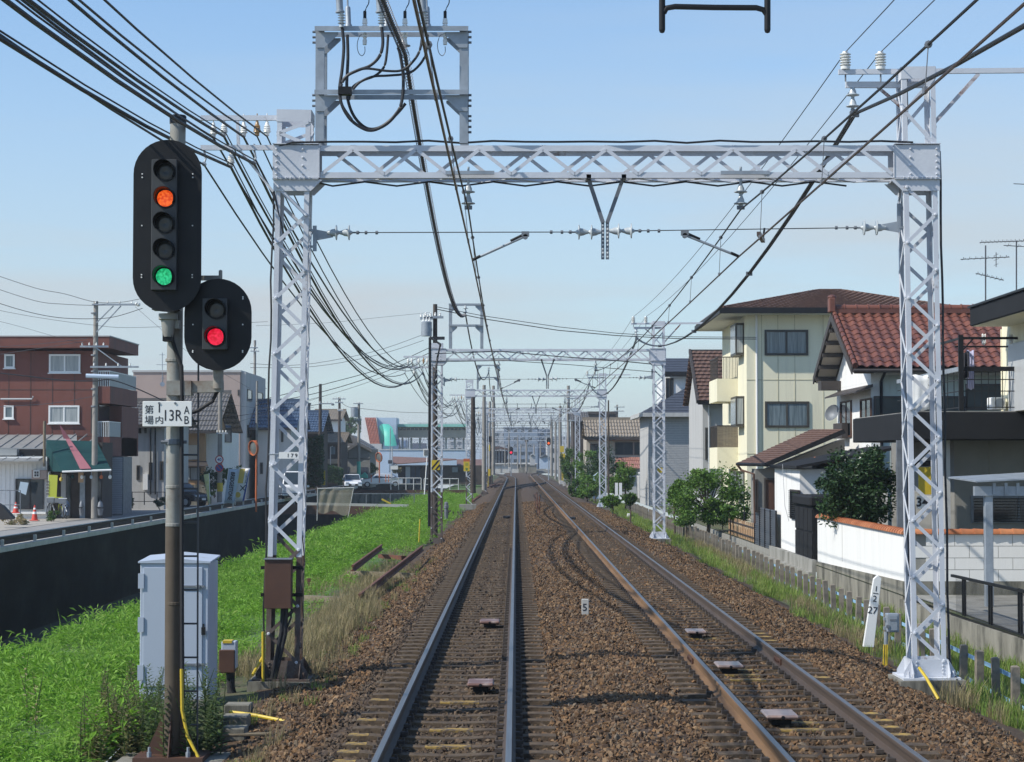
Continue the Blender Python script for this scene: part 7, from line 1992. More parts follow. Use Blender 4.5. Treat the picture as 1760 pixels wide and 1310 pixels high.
# awning: sloped canvas, pink stripe, valance
a0,a1=P(80,757,YS+1.35),P(166,759,YS+1.35);b0,b1=P(107,811,YS-1.6),P(191,808,YS-1.6)
mb=MB();mb.poly([b0,b1,a1,a0],(0,0.02,0.02));aw=mb.build('awning',M['awning'],t)
mb=MB();mb.poly([P(79,810,YS+1.35),b0,a0],(-0.02,0,0));mb.build('awning_side',M['awning'],t)
nrm=(b1-b0).cross(a0-b0).normalized()
if nrm.z<0:nrm=-nrm
def aw_pt(u,v):return(b0.lerp(b1,u)).lerp(a0.lerp(a1,u),v)+nrm*0.12
mb=MB();mb.add([aw_pt(0.37,0.0),aw_pt(0.60,0.0),aw_pt(0.47,1.0),aw_pt(0.38,1.0)],[(0,1,2,3)]);mb.build('pink_stripe',M['pink'],t)
mb=MB();mb.tube([b0,b1],0.05,6);mb.build('awning_bar',M['white'],t,True)
p0=aw_pt(0.41,1.0);mb=MB();mb.poly([p0+Vector((-0.16,0,0)),p0+Vector((0.16,0,0)),P(102,729,YS+1.2)],(0,0.03,0));mb.build('pink_pennant',M['pink'],t)
mb=MB();mb.box(Xl(78,YS),Xl(166,YS),YS+1.4,YS+4.0,GL,Zl(760,YS));mb.build('shop_front',M['polewood'],t)
for(a,b)in((104,112),(128,137),(150,165)):
 mb=MB();mb.box(Xl(a,YS),Xl(b,YS),YS+1.28,YS+1.38,GL,Zl(818,YS));mb.build('door',M['glass']if a!=128 else M['galv'],t)
mb=MB();mb.box(Xl(96,YS),Xl(104,YS),YS+1.2,YS+1.35,GL,Zl(815,YS));mb.build('door',M['greywall'],t)
# big window of the white shop
window(t,'F',YS+0.6,Xl(23,YS),Xl(72,YS),Zl(876,YS),Zl(823,YS),M['cardark'],M['glass'],2,fw=0.06,depth=0.16)
mb=MB();mb.box(Xl(21,YS),Xl(76,YS),YS+0.4,YS+0.57,Zl(884,YS),Zl(880,YS));mb.build('step',M['white'],t)
mb=MB();mb.box(Xl(52,YS),Xl(78,YS),YS+0.3,YS+0.57,Zl(824,YS),Zl(808,YS));mb.build('brown_panel',M['pinkbeige'],t)
mb=MB();mb.tube([P(76.5,724,YS),P(76,802,YS)],0.07,8);mb.build('corner_pipe',M['timber'],t)
for i,(px,py,c)in enumerate(((105,824,'flagyellow'),(125,819,'awning'),(141,820,'white'),(157,820,'bluewall'),(174,820,'orange'),(189,820,'white'))):
 mb=MB();p=P(px,py,YS-1.1);mb.lathe([(0.0,-0.1),(0.06,-0.08),(0.09,0),(0.06,0.08),(0,0.1)],p,(0,0,1),10);mb.tube([p+Vector((0,0,0.09)),p+Vector((0,0,0.3))],0.01,4)
 single(mb,'hanging_lantern',M[c],('amber round lantern under the left end of the awning','green round lantern under the awning','white round lantern left of the cloth under the awning','blue round lantern under the awning','orange round lantern near the right end of the awning','white lantern at the right tip of the awning')[i],'lantern',p,'round lanterns under the awning',True)
mb=MB();mb.box(Xl(143,YS),Xl(152,YS),YS-1.12,YS-1.1,Zl(829,YS),Zl(812,YS));single(mb,'hanging_cloth',M['woodtan'],'tan cloth hanging under the awning','cloth',(Xl(147,YS),YS-1.1,Zl(820,YS)))
mb=MB();mb.lathe([(0.0,0),(0.16,0),(0.16,0.01),(0,0.01)],P(61,816,YS),(0,-1,0),4)
t2=thing('shop_sign','small white square sign with a dark cross pane over the shop window','sign',P(61,814,YS+0.2))
mb=MB();mb.box(Xl(55.5,YS),Xl(66.5,YS),YS+0.22,YS+0.28,Zl(821,YS),Zl(808,YS));mb.build('frame',M['white'],t2,bevel=0.02)
mb=MB()
for a in(57.5,61.6):
 for b in(810.5,815.3):mb.box(Xl(a,YS),Xl(a+3.2,YS),YS+0.205,YS+0.219,Zl(b+3.8,YS),Zl(b,YS))
mb.build('panes',M['cardark'],t2)
mb=MB();mb.poly([P(31.5,845,YS-0.5),P(44.5,851,YS-0.5),P(49,830,YS-0.5),P(35,828,YS-0.5)],(0,0.03,0));single(mb,'poster',M['flagblue'],'tilted blue and white poster before the shop window','poster',P(40,840,YS-0.5))
t2=thing('banner','upright lime yellow banner beside the shop awning','banner',P(91,858,YS-1))
mb=MB();mb.poly([P(83,857,YS-1),P(97,857,YS-1),P(99,817,YS-1),P(84,816,YS-1)],(0,0.03,0));mb.build('cloth',M['lime'],t2)
mb=MB();mb.tube([P(82,884,YS-0.95),P(83.5,812,YS-0.95)],0.02,6);mb.build('pole',M['alu'],t2)
mb=MB()
for k in range(5):mb.box(Xl(88,YS),Xl(93,YS),YS-1.02,YS-1.005,Zl(829+k*5.2,YS),Zl(826.5+k*5.2,YS))
mb.build('print',M['tilegrey'],t2)
def cone(px,pyb,Y,label,h=0.7):
 b=P(px,pyb,Y);t=thing('traffic_cone',label,'traffic cone',b)
 mb=MB();mb.box(b.x-0.2,b.x+0.2,Y-0.2,Y+0.2,b.z,b.z+0.04);mb.build('base',M['conered'],t)
 z=b.z+0.04
 def band(f0,f1,m,nm):mb=MB();mb.lathe([(0.15-0.12*f0,h*f0),(0.15-0.12*f1,h*f1)],(b.x,Y,z),(0,0,1),14);mb.build(nm,M[m],t,True)
 band(0,0.4,'conered','body');band(0.4,0.55,'white','white_band');band(0.55,0.7,'conered','body');band(0.7,0.82,'white','white_band');band(0.82,1.0,'conered','tip')
cone(59.5,895,97,'red and white traffic cone on the forecourt of the shop');cone(27,882,100,'partly hidden red cone beside the shop window step',0.5)
def bicycle(px,pyb,Y,label,m):
 b=P(px,pyb,Y);t=thing('bicycle',label,'bicycle',b,'bicycles parked by the shop')
 for dy in(-0.0,0.25):
  mb=MB();n=20;mb.tube([(b.x+dy+0.33*0.5*math.cos(k*2*math.pi/n)+0.1,Y-dy,b.z+0.33+0.33*math.sin(k*2*math.pi/n))for k in range(n+1)],0.025,6);mb.build('wheel',M['blackmatt'],t,True)
 mb=MB();mb.tube([(b.x+0.1,Y,b.z+0.33),(b.x+0.15,Y-0.1,b.z+0.8),(b.x+0.35,Y-0.25,b.z+0.33)],0.025,6);mb.tube([(b.x-0.1,Y,b.z+0.95),(b.x+0.3,Y,b.z+0.95)],0.02,6);mb.build('frame',M[m],t,True)
 mb=MB();mb.box(b.x-0.05,b.x+0.3,Y-0.2,Y-0.05,b.z+0.7,b.z+0.92);mb.build('basket',M['galvdark'],t)
bicycle(83,889,98.5,'left of the bicycles parked by the shop banner','alu');bicycle(97,889,98.3,'bicycle with a lime green frame by the shop banner','lime');bicycle(104,891,98.0,'right of the bicycles parked by the shop banner','white')
tree('potted_shrub','small green shrub in front of the parked bicycles',P(90,894,97),P(90,890,97).x,P(90,886,97).z,0.38,0.35,0.32,800,0.09,M['leaf'],0.03,clumps=12,kind='shrub')
tree('weed_patch','rough weeds beside the wire fence at the left edge',P(20,900,92),P(24,897,92).x,P(20,893,92).z,0.6,0.5,0.4,900,0.12,M['drygrass'],0.03,clumps=14,kind='shrub')
for i,(px,w)in enumerate(((115,0.36),(140,0.3),(172,0.38))):
 b=P(px,886,100);mb=MB();mb.lathe([(w*0.3,0),(w*0.42,0.3),(w*0.45,0.34),(w*0.36,0.34),(0,0.3)],b,(0,0,1),12);mb.lathe([(0.0,0.32),(w*0.4,0.42),(w*0.3,0.62),(0,0.75)],b,(0,0,1),9)
 single(mb,'plant_pot',M['galvdark']if i else M['tileblue'],('pale blue bundle on the ground under the awning','dark pot under the middle of the awning','grey pot by the roller shutter')[i],'pot',b,None,True)
t2=thing('wire_fence','thin rusty wire fence at the left edge before the shop','fence',P(0,890,93))
for px in(-8,17,35):
 mb=MB();mb.tube([P(px,893,93),P(px,843,93)],0.025,6);mb.build('post',M['galvdark'],t2)
mb=MB()
for py in(843,868):mb.tube([P(-30,py,93),P(35,py,93)],0.018,5)
mb.build('rail',M['galvdark'],t2)
mb=MB();mb.poly([P(-10,862,88),P(4,870,88),P(22,890,88),P(20,893,88),P(-10,893,88)],(0,0.5,0));single(mb,'tarpaulin_heap',M['blackmatt'],'dark tarpaulin covered heap cut off by the left edge','heap',P(0,893,88))
structure(strip('forecourt',[(-42,-0.395),(-30,-0.392),(-21.3,-0.392)],84,108,mat('pale_gravel_yard',(0.40,0.37,0.32),(0.32,0.29,0.25),6,0.95),4.0))
# ------------------------------------------------------------------ houses further along the road
def simple_house(name,label,px0,px1,pye,pyr,Y,depth,wm,rm,wins=(),hip=False,waves=14,gl=GL,over=0.5,rows=8,flat=False,cat='house',amp=0.06):
 t=thing(name,label,cat,(Xl(px0,Y),Y,gl))
 x0,x1,ze=Xl(px0,Y),Xl(px1,Y),Zl(pye,Y)
 mb=MB();mb.box(x0,x1,Y,Y+depth,gl-0.1,ze);mb.build('walls',wm,t)
 if flat:
  mb=MB();mb.box(x0-0.08,x1+0.08,Y-0.08,Y+depth+0.08,ze+0.002,ze+0.15);mb.build('roof_edge',rm,t)
 else:
  zr=Zl(pyr,Y+depth/2)
  roof_part(t,'roof_tiles',tiled((x0-over,Y-over,ze-0.05),(x1+over,Y-over,ze-0.05),(x1+over,Y+depth/2,zr),(x0-over,Y+depth/2,zr),rows,waves,amp,0.05,None),rm)
  roof_part(t,'rear_tiles',tiled((x1+over,Y+depth+over,ze-0.05),(x0-over,Y+depth+over,ze-0.05),(x0-over,Y+depth/2,zr),(x1+over,Y+depth/2,zr),rows,waves,amp,0.05,None),rm)
  for(x,s)in((x0,-1),(x1,1)):
   mb=MB();mb.poly([(x-s*0.02,Y,ze+0.003),(x-s*0.02,Y+depth,ze+0.003),(x-s*0.02,Y+depth/2,zr-0.15)],(-s*0.15,0,0));mb.build('gable',wm,t)
  mb=MB();mb.bar((x0-over,Y+depth/2,zr+0.08),(x1+over,Y+depth/2,zr+0.08),0.28,0.25);mb.build('ridge',rm,t)
  mb=MB();mb.box(x0-over,x1+over,Y-over-0.06,Y-over+0.04,ze-0.2,ze-0.03);mb.build('fascia',M['browntrim'],t)
 for(a,b,c,d,g_,f_)in wins:
  window(t,'F',Y,Xl(a,Y),Xl(b,Y),Zl(d,Y),Zl(c,Y),M[f_],M[g_],2 if b-a>9 else 1)
 return t
t=simple_house('grey_house','grey rendered two storey house right of the red building',205,282,730,690,121,9,M['greywall'],M['tilegrey'],((237,243,727,745,'glass','bronze'),(248,252,727,745,'glass','bronze'),(235,241,800,825,'glass','bronze'),(256,262,795,825,'glass','bronze'),(275,281,793,825,'glass','bronze')),waves=16)
for px in(259,267):
 mb=MB();mb.tube([P(px,735,120.9),P(px,850,120.9)],0.05,6);mb.build('downpipe',M['black'],t)
mb=MB();mb.box(Xl(246,120.8),Xl(254,120.8),120.8,120.99,Zl(842,121),Zl(815,121));mb.build('white_door',M['white'],t)
t2=thing('yard_fence','dark wire fence in front of the grey house','fence',P(225,868,119))
for px in(206,227,248,270,284):mb=MB();mb.tube([P(px,868,119),P(px,845,119)],0.03,5);mb.build('post',M['black'],t2)
mb=MB();mb.tube([P(205,846,119),P(286,846,119)],0.02,5);mb.tube([P(205,862,119),P(286,862,119)],0.02,5);mb.build('rail',M['black'],t2)
for i,(px,w)in enumerate(((222,10),(275,12))):
 b=P(px,873,118);tree('shrub',('low dark shrub left by the fence of the grey house','low dark shrub beside the signal post, across the road')[i],b,b.x,P(px,862,118).z,w*118/F_PX,0.4,0.35,900,0.12,M['leafdark'],0.03,clumps=14,kind='shrub')
t=simple_house('beige_block','beige flat roofed three storey block behind the signal',228,412,640,640,150,12,M['pinkbeige'],M['greywall'],((408,411,670,680,'glass','bronze'),),flat=True,cat='apartment house')
mb=MB();x=Xl(412,150);mb.box(x+0.003,x+0.4,150.2,162,GL,Zl(640,150));mb.build('side_wall',M['greywall'],t)
x=x+0.4
for(a,b,c,d)in((151,153.5,668,688),(156,160,668,690),(151,153,730,752),(157,160,728,752)):
 window(t,'E',x,a,b,Zl(d,150),Zl(c,150),M['bronze'],M['glass'],1)
t=simple_house('brown_tile_house','old house with brown tiles and tan wall, behind the signal post',300,352,740,676,133,10,M['woodtan'],M['tilegrey'],((310,345,803,826,'curtainpale','bronze'),),waves=18,over=1.0)
mb=MB();x=Xl(352,133);mb.box(x+0.003,x+1.0,133.6,142,GL,Zl(742,133));mb.build('side_wall',M['whitewall'],t)
window(t,'E',x+1.0,135,138,Zl(760,133),Zl(728,133),M['bronze'],M['glass'],1)
mb=MB();mb.poly([(Xl(298,132),132.0,Zl(802,132)),(Xl(358,132),132.0,Zl(802,132)),(Xl(355,132.9),132.9,Zl(794,132)),(Xl(300,132.9),132.9,Zl(794,132))],(0,0,0.05));mb.build('canopy',M['browntrim'],t)
mb=MB();mb.box(Xl(312,132.9),Xl(340,132.9),132.85,132.98,Zl(790,133),Zl(765,133));mb.build('balcony_panel',M['beige'],t)
mb=MB();mb.box(Xl(300,132),Xl(365,132),131.5,131.7,GL,Zl(833,132));single(mb,'garden_wall',M['concretedark'],'low dark garden wall in front of the old tan house','wall',(Xl(300,132),131.5,GL))
tree('bush','dark bush beside the no parking sign, behind the banners',P(370,850,131),P(372,0,131).x,P(372,826,131).z,0.8,0.7,0.7,1800,0.15,M['leafdark'],0.05,clumps=18,kind='bush')
tree('bush','green bush behind the large blue banner',P(400,850,134),P(402,0,134).x,P(402,812,134).z,0.7,0.6,0.55,1800,0.15,M['leaf'],0.05,clumps=18,kind='bush')
tree('bush','tiny plant at the foot of the no parking sign pole',P(369,852,128),P(369,0,128).x,P(369,847,128).z,0.25,0.25,0.25,400,0.1,M['leafbright'],0.03,clumps=8,kind='bush')
t=simple_house('pale_house','pale rendered house with slate blue tiles behind the nearest left column',440,500,735,690,152,9,M['greywall'],M['tileblue'],((447,452,795,815,'glass','bronze'),(483,487,740,760,'glass','bronze')),waves=18)
t=simple_house('blue_tile_house','house with dark blue glazed tiles right of the nearest left column',492,546,742,709,170,9,M['polewood'],M['tileblue'],(),waves=16)
t=simple_house('blue_roof_block','dark blue grey metal roofed building far behind the nearest left column',440,512,690,672,200,12,M['tilenavy'],M['tilenavy'],(),flat=True,cat='building')
t=simple_house('white_house','white two storey house with a pale roof between utility poles',541,581,721,706,230,10,M['white'],M['tiletan'],((559,570,732,740,'glass','bronze'),),waves=12)
t=simple_house('brown_roof_house','dark house with brown roof below the white house',545,586,760,746,205,8,M['polewood'],M['tiletan'],((568,577,767,782,'curtain','bronze'),),waves=14)
mb=MB();mb.box(Xl(555,204),Xl(585,204),203.2,204.9,Zl(797,204),Zl(789,204));mb.build('porch_roof',M['tiletan'],t)
# gabled grey house
Yg=215.0;t=thing('gabled_house','grey house with two low gables facing the line','house',(Xl(590,Yg),Yg,GL))
mb=MB();mb.poly([(Xl(590,Yg),Yg,GL),(Xl(636,Yg),Yg,GL),(Xl(636,Yg),Yg,Zl(772,Yg)),(Xl(615,Yg),Yg,Zl(760,Yg)),(Xl(590,Yg),Yg,Zl(774,Yg))],(0,9,0));mb.build('walls',M['greyrender'],t)
for(a,b)in(((587,776),(615,759)),((615,759),(639,772))):
 mb=MB();p,q_=P(*a,Yg-0.5),P(*b,Yg-0.5);mb.poly([p,q_,q_+Vector((0,0,-0.35)),p+Vector((0,0,-0.35))],(0,10,0));mb.build('roof_slope',M['tilegrey'],t)
mb=MB();mb.poly([P(584,766,Yg+4),P(604,748,Yg+4),P(638,768,Yg+4)],(0,6,0));mb.build('rear_gable',M['tilegrey'],t)
window(t,'F',Yg,Xl(593,Yg),Xl(599,Yg),Zl(787,Yg),Zl(777,Yg),M['bronze'],M['curtainpale'],1)
mb=MB();mb.box(Xl(590,Yg),Xl(637,Yg),Yg-0.06,Yg-0.002,Zl(788.5,Yg),Zl(787.5,Yg));mb.build('joint',M['browntrim'],t)
mb=MB();mb.box(Xl(592,Yg),Xl(600,Yg),Yg-0.05,Yg-0.003,Zl(815,Yg),Zl(802,Yg));mb.box(Xl(618,Yg),Xl(632,Yg),Yg-0.05,Yg-0.003,Zl(815,Yg),Zl(803,Yg));mb.build('door',M['tilenavy'],t)
# hedges
def hedge(label,px0,px1,py0,py1,Y,n,m):
 x0,x1,z0,z1=Xl(px0,Y),Xl(px1,Y),Zl(py1,Y),Zl(py0,Y);t=thing('hedge',label,'hedge',((x0+x1)/2,Y,z0))
 pos=np.stack([rng.uniform(x0,x1,n),rng.uniform(Y,Y+1.5,n),rng.uniform(z0,z1,n)],1);pos[:,2]+=0.2*np.sin(pos[:,0]*2.0)
 d=rng.normal(0,1,(n,3));d/=np.linalg.norm(d,axis=1)[:,None];s=np.cross(d,rng.normal(0,1,(n,3)));s/=np.linalg.norm(s,axis=1)[:,None]
 L_=0.2;V=np.stack([pos,pos+d*L_*.5+s*L_*.3,pos+d*L_,pos+d*L_*.5-s*L_*.3],1).reshape(-1,3)-np.array(t.location)
 me=bpy.data.meshes.new('foliage');me.from_pydata(V.tolist(),[],np.arange(n*4).reshape(-1,4).tolist());me.materials.append(m);link('foliage',me,t)
 mb=MB();mb.box(x0+0.1,x1-0.1,Y+0.4,Y+1.1,z0,z1-0.3);mb.build('stems',M['bark'],t)
hedge('tall dark hedge right of the nearest left column, by the road',529,553,752,836,158,5000,M['leafdark'])
hedge('clipped green hedge behind the white car',556,587,805,832,198,4000,M['leafdark'])
tree('bush','dark green bush beside the parked silver car',P(637,815,216),P(637,0,216).x,P(637,805,216).z,0.9,0.8,0.75,1500,0.2,M['leaf'],0.05,clumps=16,kind='bush')
tree('bush','yellowish bush right of the silver car, in front of the brown roof',P(683,812,226),P(683,0,226).x,P(683,808,226).z,0.55,0.5,0.5,900,0.2,M['drygrass'],0.05,clumps=12,kind='bush')
tree('far_tree','hazy grey green tree between the utility poles in the distance',P(604,770,420),P(604,0,420).x,P(604,732,420).z,2.6,2.4,1.8,2500,0.55,M['leaf'],0.25,clumps=24)
# ------------------------------------------------------------------ station building with teal roofs
Yt=330.0
t=thing('station_building','white station building with a red tiled slope and a teal curved roof','station building',(Xl(655,Yt),Yt,GL))
def box_(px0,px1,py0,py1,Y,d,m,nm):
 mb=MB();mb.box(Xl(px0,Y),Xl(px1,Y),Y,Y+d,Zl(py1,Y),Zl(py0,Y));return mb.build(nm,M[m],t)
mb=MB();mb.poly([P(621,790,Yt),P(621,717,Yt),P(647,717,Yt),P(656,790,Yt)],(0,8,0));mb.build('white_wall',M['white'],t)
box_(645,681,718,790,Yt+1,8,'bluewall','grey_tower')
mb=tiled(P(636,763,Yt-1.5),P(653,763,Yt-1.5),P(646,718,Yt-0.2),P(627,718,Yt-0.2),10,7,0.12,0.05,None);roof_part(t,'red_slope',mb,mat('station_red_tile',(0.36,0.14,0.10),(0.28,0.10,0.07),3,0.7))
mb=MB();mb.box(Xl(636,Yt-2),Xl(656,Yt-2),Yt-2,Yt-0.3,Zl(790,Yt),Zl(763,Yt));mb.build('base_wall',M['greywall'],t)
vs_=[];n=10
for(pa,pb,z_)in(((661,770),(683,770),-2.5),((660.5,752),(679,752),-2.2),((660,742),(676,742),-1.8),((658,734),(674,735),-1.0),((655,729),(668,729),0.5)):
 for k in range(n+1):
  f=k/n;a,b=P(*pa,Yt+z_),P(*pb,Yt+z_);vs_.append(a.lerp(b,f)+Vector((0,-0.2*math.sin(math.pi*f),0)))
mb=MB();mb.add(vs_,[(r_*(n+1)+k,r_*(n+1)+k+1,(r_+1)*(n+1)+k+1,(r_+1)*(n+1)+k)for r_ in range(4)for k in range(n)]);mb.build('teal_roof',M['teal'],t,True)
mb=MB();mb.poly([P(652,733,Yt-0.5),P(655,729,Yt-0.5),P(661,742,Yt-0.5),P(662,770,Yt-0.5),P(655,770,Yt-0.5)],(0,0.4,0));mb.build('teal_side',M['teal'],t)
t=thing('footbridge','long station footbridge with a teal roof and a row of dark windows','footbridge',(Xl(740,Yt+6),Yt+6,GL))
box_(682,802,734,752,Yt+6,4,'beige','gallery');
mb=MB();mb.box(Xl(681,Yt+5),Xl(803,Yt+5),Yt+5,Yt+11,Zl(733,Yt),Zl(728,Yt));mb.build('teal_roof',M['tealdark'],t)
for i in range(17):
 a=686+i*6.8;mb=MB();mb.box(Xl(a,Yt+5.9),Xl(a+5,Yt+5.9),Yt+5.9,Yt+5.99,Zl(738.5,Yt),Zl(734.5,Yt));mb.build('window',M['glass'],t)
for i in range(8):
 a=690+i*15;mb=MB();mb.box(Xl(a,Yt+7),Xl(a+3,Yt+7),Yt+7,Yt+8,GL,Zl(752,Yt));mb.build('pier',M['greywall'],t)
t=simple_house('blue_wall_building','long pale blue metal walled building beyond the silver car',652,806,774,774,258,14,M['bluewall'],M['alu'],(),flat=True,cat='building')
t=thing('brown_roof_hall','long low building with a rust brown metal roof behind the second gantry foot','building',(Xl(760,240),240,GL))
for(a,b,c,d,e_,f_,Yq)in((675,785,236,799,786,790,240),(785,846,236,806,791,795,244)):
 mb=MB();p=[P(a,d,Yq),P(b,d-(8 if a==675 else 5),Yq),P(b-2,e_+4 if a==675 else e_,Yq+7),P(a,e_,Yq+7)];mb.poly(p,(0,0,0.1));mb.build('roof',M['rustroof'],t)
mb=MB();mb.box(Xl(684,241),Xl(846,241),241,248,GL,Zl(800,241));mb.build('walls',M['polewood'],t)
for(a,b)in((697,705),(707,713),(715,722)):
 mb=MB();mb.box(Xl(a,240.8),Xl(b,240.8),240.8,240.95,GL,Zl(802,241));mb.build('door',M['greywall']if a==697 else M['tilenavy'],t)
for a in(777,782,797):
 mb=MB();mb.box(Xl(a,240.8),Xl(a+5,240.8),240.8,240.95,Zl(812,241),Zl(803,241));mb.build('window',M['curtain'],t)
 # ------------------------------------------------------------------ utility poles
def upole(label,px,pyb,pyt,Y,r,arms=(),m='polecon',trans=None,bands=True,gl=None):
 b,tp=P(px,pyb,Y),P(px,pyt,Y);b.z=gl if gl is not None else b.z
 t=thing('utility_pole',label,'utility pole',b,'utility poles along the road')
 tp.x=b.x
 mb=MB();mb.tube([b+Vector((0,0,-0.2)),tp],[r,r*0.72],10);mb.build('pole',M[m],t,True)
 for(py,x0,x1)in arms:
  z=Zl(py,Y);mb=MB();mb.box(Xl(x0,Y),Xl(x1,Y),Y-0.18,Y-0.1,z-0.045,z+0.045);ar=mb.build('cross_arm',M['galv'],t)
  mb=MB()
  for k in range(4):
   p=Vector((Xl(x0+(x1-x0)*(k+0.3)/4,Y),Y-0.14,z+0.046));mb.lathe([(0.02,0),(0.05,0.03),(0.03,0.08),(0.05,0.1),(0.0,0.16)],p,(0,0,1),8)
  stuff(mb.build('pin_insulators',M['porcelain'],t))
 if trans:
  px_,py_,s_x=trans;c=P(px_,py_,Y-0.35);h=s_x*1.3
  mb=MB();mb.lathe([(s_x*0.5,0),(s_x*0.5,h),(s_x*0.4,h*1.06),(0,h*1.08)],c-Vector((0,0,h/2)),(0,0,1),12);mb.box(c.x-s_x*0.5,c.x+s_x*0.5,c.y,c.y+0.4,c.z-0.05,c.z+0.05);mb.build('transformer',M['galv'],t,True)
  mb=MB()
  for k in(-1,0,1):mb.lathe([(0.03,0),(0.05,0.04),(0.03,0.1),(0.02,0.2),(0,0.2)],c+Vector((k*s_x*0.28,0,h*0.52)),(0,0,1),8)
  stuff(mb.build('bushings',M['porcelain'],t))
 return t
up1=upole('concrete utility pole in front of the red building with a long bracket to the right',162,884,518,100,0.16,((524,157,240),(596,137,186),(631,155,238)))
mb=MB();mb.bar(P(166,555,99.9),P(195,526,99.9),0.05,0.05);mb.bar(P(166,571,99.9),P(208,526,99.9),0.05,0.05);mb.bar(P(164,597,99.9),P(212,632,99.9),0.05,0.05);mb.build('brace',M['galv'],up1)
mb=MB();mb.tube([P(148,646,99.8),P(204,648,99.8)],0.11,8);mb.build('cable_closure',M['bluewall'],up1,True)
mb=MB();p=P(233,521,99.8);mb.lathe([(0.05,0),(0.1,0.05),(0.05,0.1),(0.1,0.15),(0.04,0.25),(0,0.25)],p,(0.8,0,-0.5),8);mb.build('strain_insulator',M['porcelain'],up1,True)
mb=MB()
for py in(540,612,640,670,700):mb.lathe([(0.155,0),(0.165,0.01),(0.165,0.07),(0.155,0.08)],P(162,py,100),(0,0,1),10)
stuff(mb.build('bands',M['galvdark'],up1))
up2=upole('concrete utility pole with round traffic signs beside the banners',377.5,858,640,127,0.17,((745,372,392),))
mb=MB();mb.lathe([(0.185,0),(0.185,0.55)],P(378,845,127),(0,0,1),12);mb.build('yellow_guard',M['yellowpaint'],up2)
for(py,mm,rim,lab)in((790,'white','signred','round white speed limit sign reading 40 with a red rim'),(804.5,'signblue','signred','round blue no parking sign with a red rim and slash')):
 p=P(377,py,126.7);s=thing('traffic_sign',lab,'traffic sign',p)
 mb=MB();mb.lathe([(0.0,0),(0.22,0),(0.22,0.015),(0.0,0.015)],p,(0,-1,0),20);mb.build('face',M[mm],s)
 mb=MB();mb.lathe([(0.2,0.016),(0.265,-0.002),(0.265,0.02),(0.2,0.02)],p,(0,-1,0),20,False);mb.build('rim',M[rim],s)
 mb=MB()
 if mm=='white':text_on(mb,'40',p+Vector((0,-0.019,0)),(1,0,0),(0,0,1),h=0.2,bold=0.03);mb.build('lettering',M['signblue'],s)
 else:mb.bar(p+Vector((-0.15,-0.02,0.15)),p+Vector((0.15,-0.02,-0.15)),0.05,0.01,(0,1,0));mb.build('slash',M[rim],s)
up3=upole('leaning dark utility pole right of the nearest left column with a side bracket',550,836,660,165,0.17,((694,548,573),),'polewood')
mb=MB();p=P(572,697,164.6);mb.lathe([(0.1,0),(0.14,0.08),(0.06,0.16),(0,0.16)],p,(0,0,1),10);mb.build('lamp',M['galvdark'],up3)
upole('utility pole with several cross arms behind the dark leaning pole',583,835,683,200,0.17,((686,571,594),(692,576,590),(706,580,590)),'polewood')
upole('utility pole with a hanging transformer, wrapped in teal at its foot',616.5,822,692,210,0.18,((694,607,624),(722,608,622)),'polecon',(609,709,0.75))
mb=MB();mb.lathe([(0.2,0),(0.2,1.6)],P(616.5,820,210),(0,0,1),12);single(mb,'pole_wrap',M['teal'],'teal wrap round the foot of the transformer pole','pole wrap',P(616.5,820,210))
upole('tall dark utility pole beside the second gantry with a boxy transformer near its top',747.5,850,523,80,0.12,((546,729,762),(548,722,744),(561,724,742)),'polewood',(733,566,0.42),gl=-0.6)
mb=MB();mb.tube([P(737.5,905,74),P(739,580,74)],0.05,8)
single(mb,'cable_riser',M['black'],'thick black cable risers up the left side of the second gantry','cable',P(739,905,72),smooth=True)
mb=MB();mb.tube([P(740,580,72),P(748,586,73),P(757,592,74.5),P(752,615,74.8),P(745,660,74.5)],0.04,8);mb.box(P(741,0,73.5).x,P(765,0,73.5).x,73.4,73.6,Zl(584,73.5),Zl(579,73.5))
single(mb,'cable_riser',M['cable'],'black cables looping over the top of the second gantry left column','cable',P(740,580,72),smooth=True)
upole('dark plain pole right of the third gantry left column',813,842,683,120,0.17,(),'polewood')
upole('grey concrete pole beyond the third gantry on the left',832,838,662,150,0.17,(),'polecon')
upole('far utility pole above the grey block behind the lower signal head',437,830,585,185,0.16,((598,425,443),(604,430,445)),'polecon')
upole('second far utility pole near the beige block',449,830,655,190,0.15,((668,440,458),),'polecon')
upole('thin utility pole between the beige block and the pale house',441,830,655,140,0.10,(),'polecon')
mb=MB();mb.tube([P(279,660,150),P(279,606,150)],0.03,6)
for py,a,b in((610,274,284),(627,269,289),(650,276,282)):mb.tube([P(a,py,150),P(b,py,150)],0.02,5)
mb.lathe([(0.0,0),(0.16,0.02),(0.18,0.06),(0,0.05)],P(279,661,149.8),(0.3,-1,0.3),12)
single(mb,'tv_aerial',M['galv'],'television aerial with a small dish on the beige block','aerial',P(279,660,150))
mb=MB();mb.tube([P(568,800,203),P(568,768,203),P(572,767,203)],0.05,6);single(mb,'street_lamp',M['greywall'],'slim grey street lamp before the hedge on the road','street lamp',P(568,800,203))
mb=MB();mb.box(Xl(553,160),Xl(559,160),160,160.1,Zl(834,160),Zl(809,160));single(mb,'yellow_sign',M['yellowpaint'],'upright yellow plate at the roadside left of the white car','sign',(Xl(556,160),160,Zl(834,160)))
mb=MB();mb.tube([P(670,812,221),P(671,736,221)],0.05,6);single(mb,'thin_mast',M['galv'],'thin grey mast in front of the blue walled building','mast',P(670,812,221))
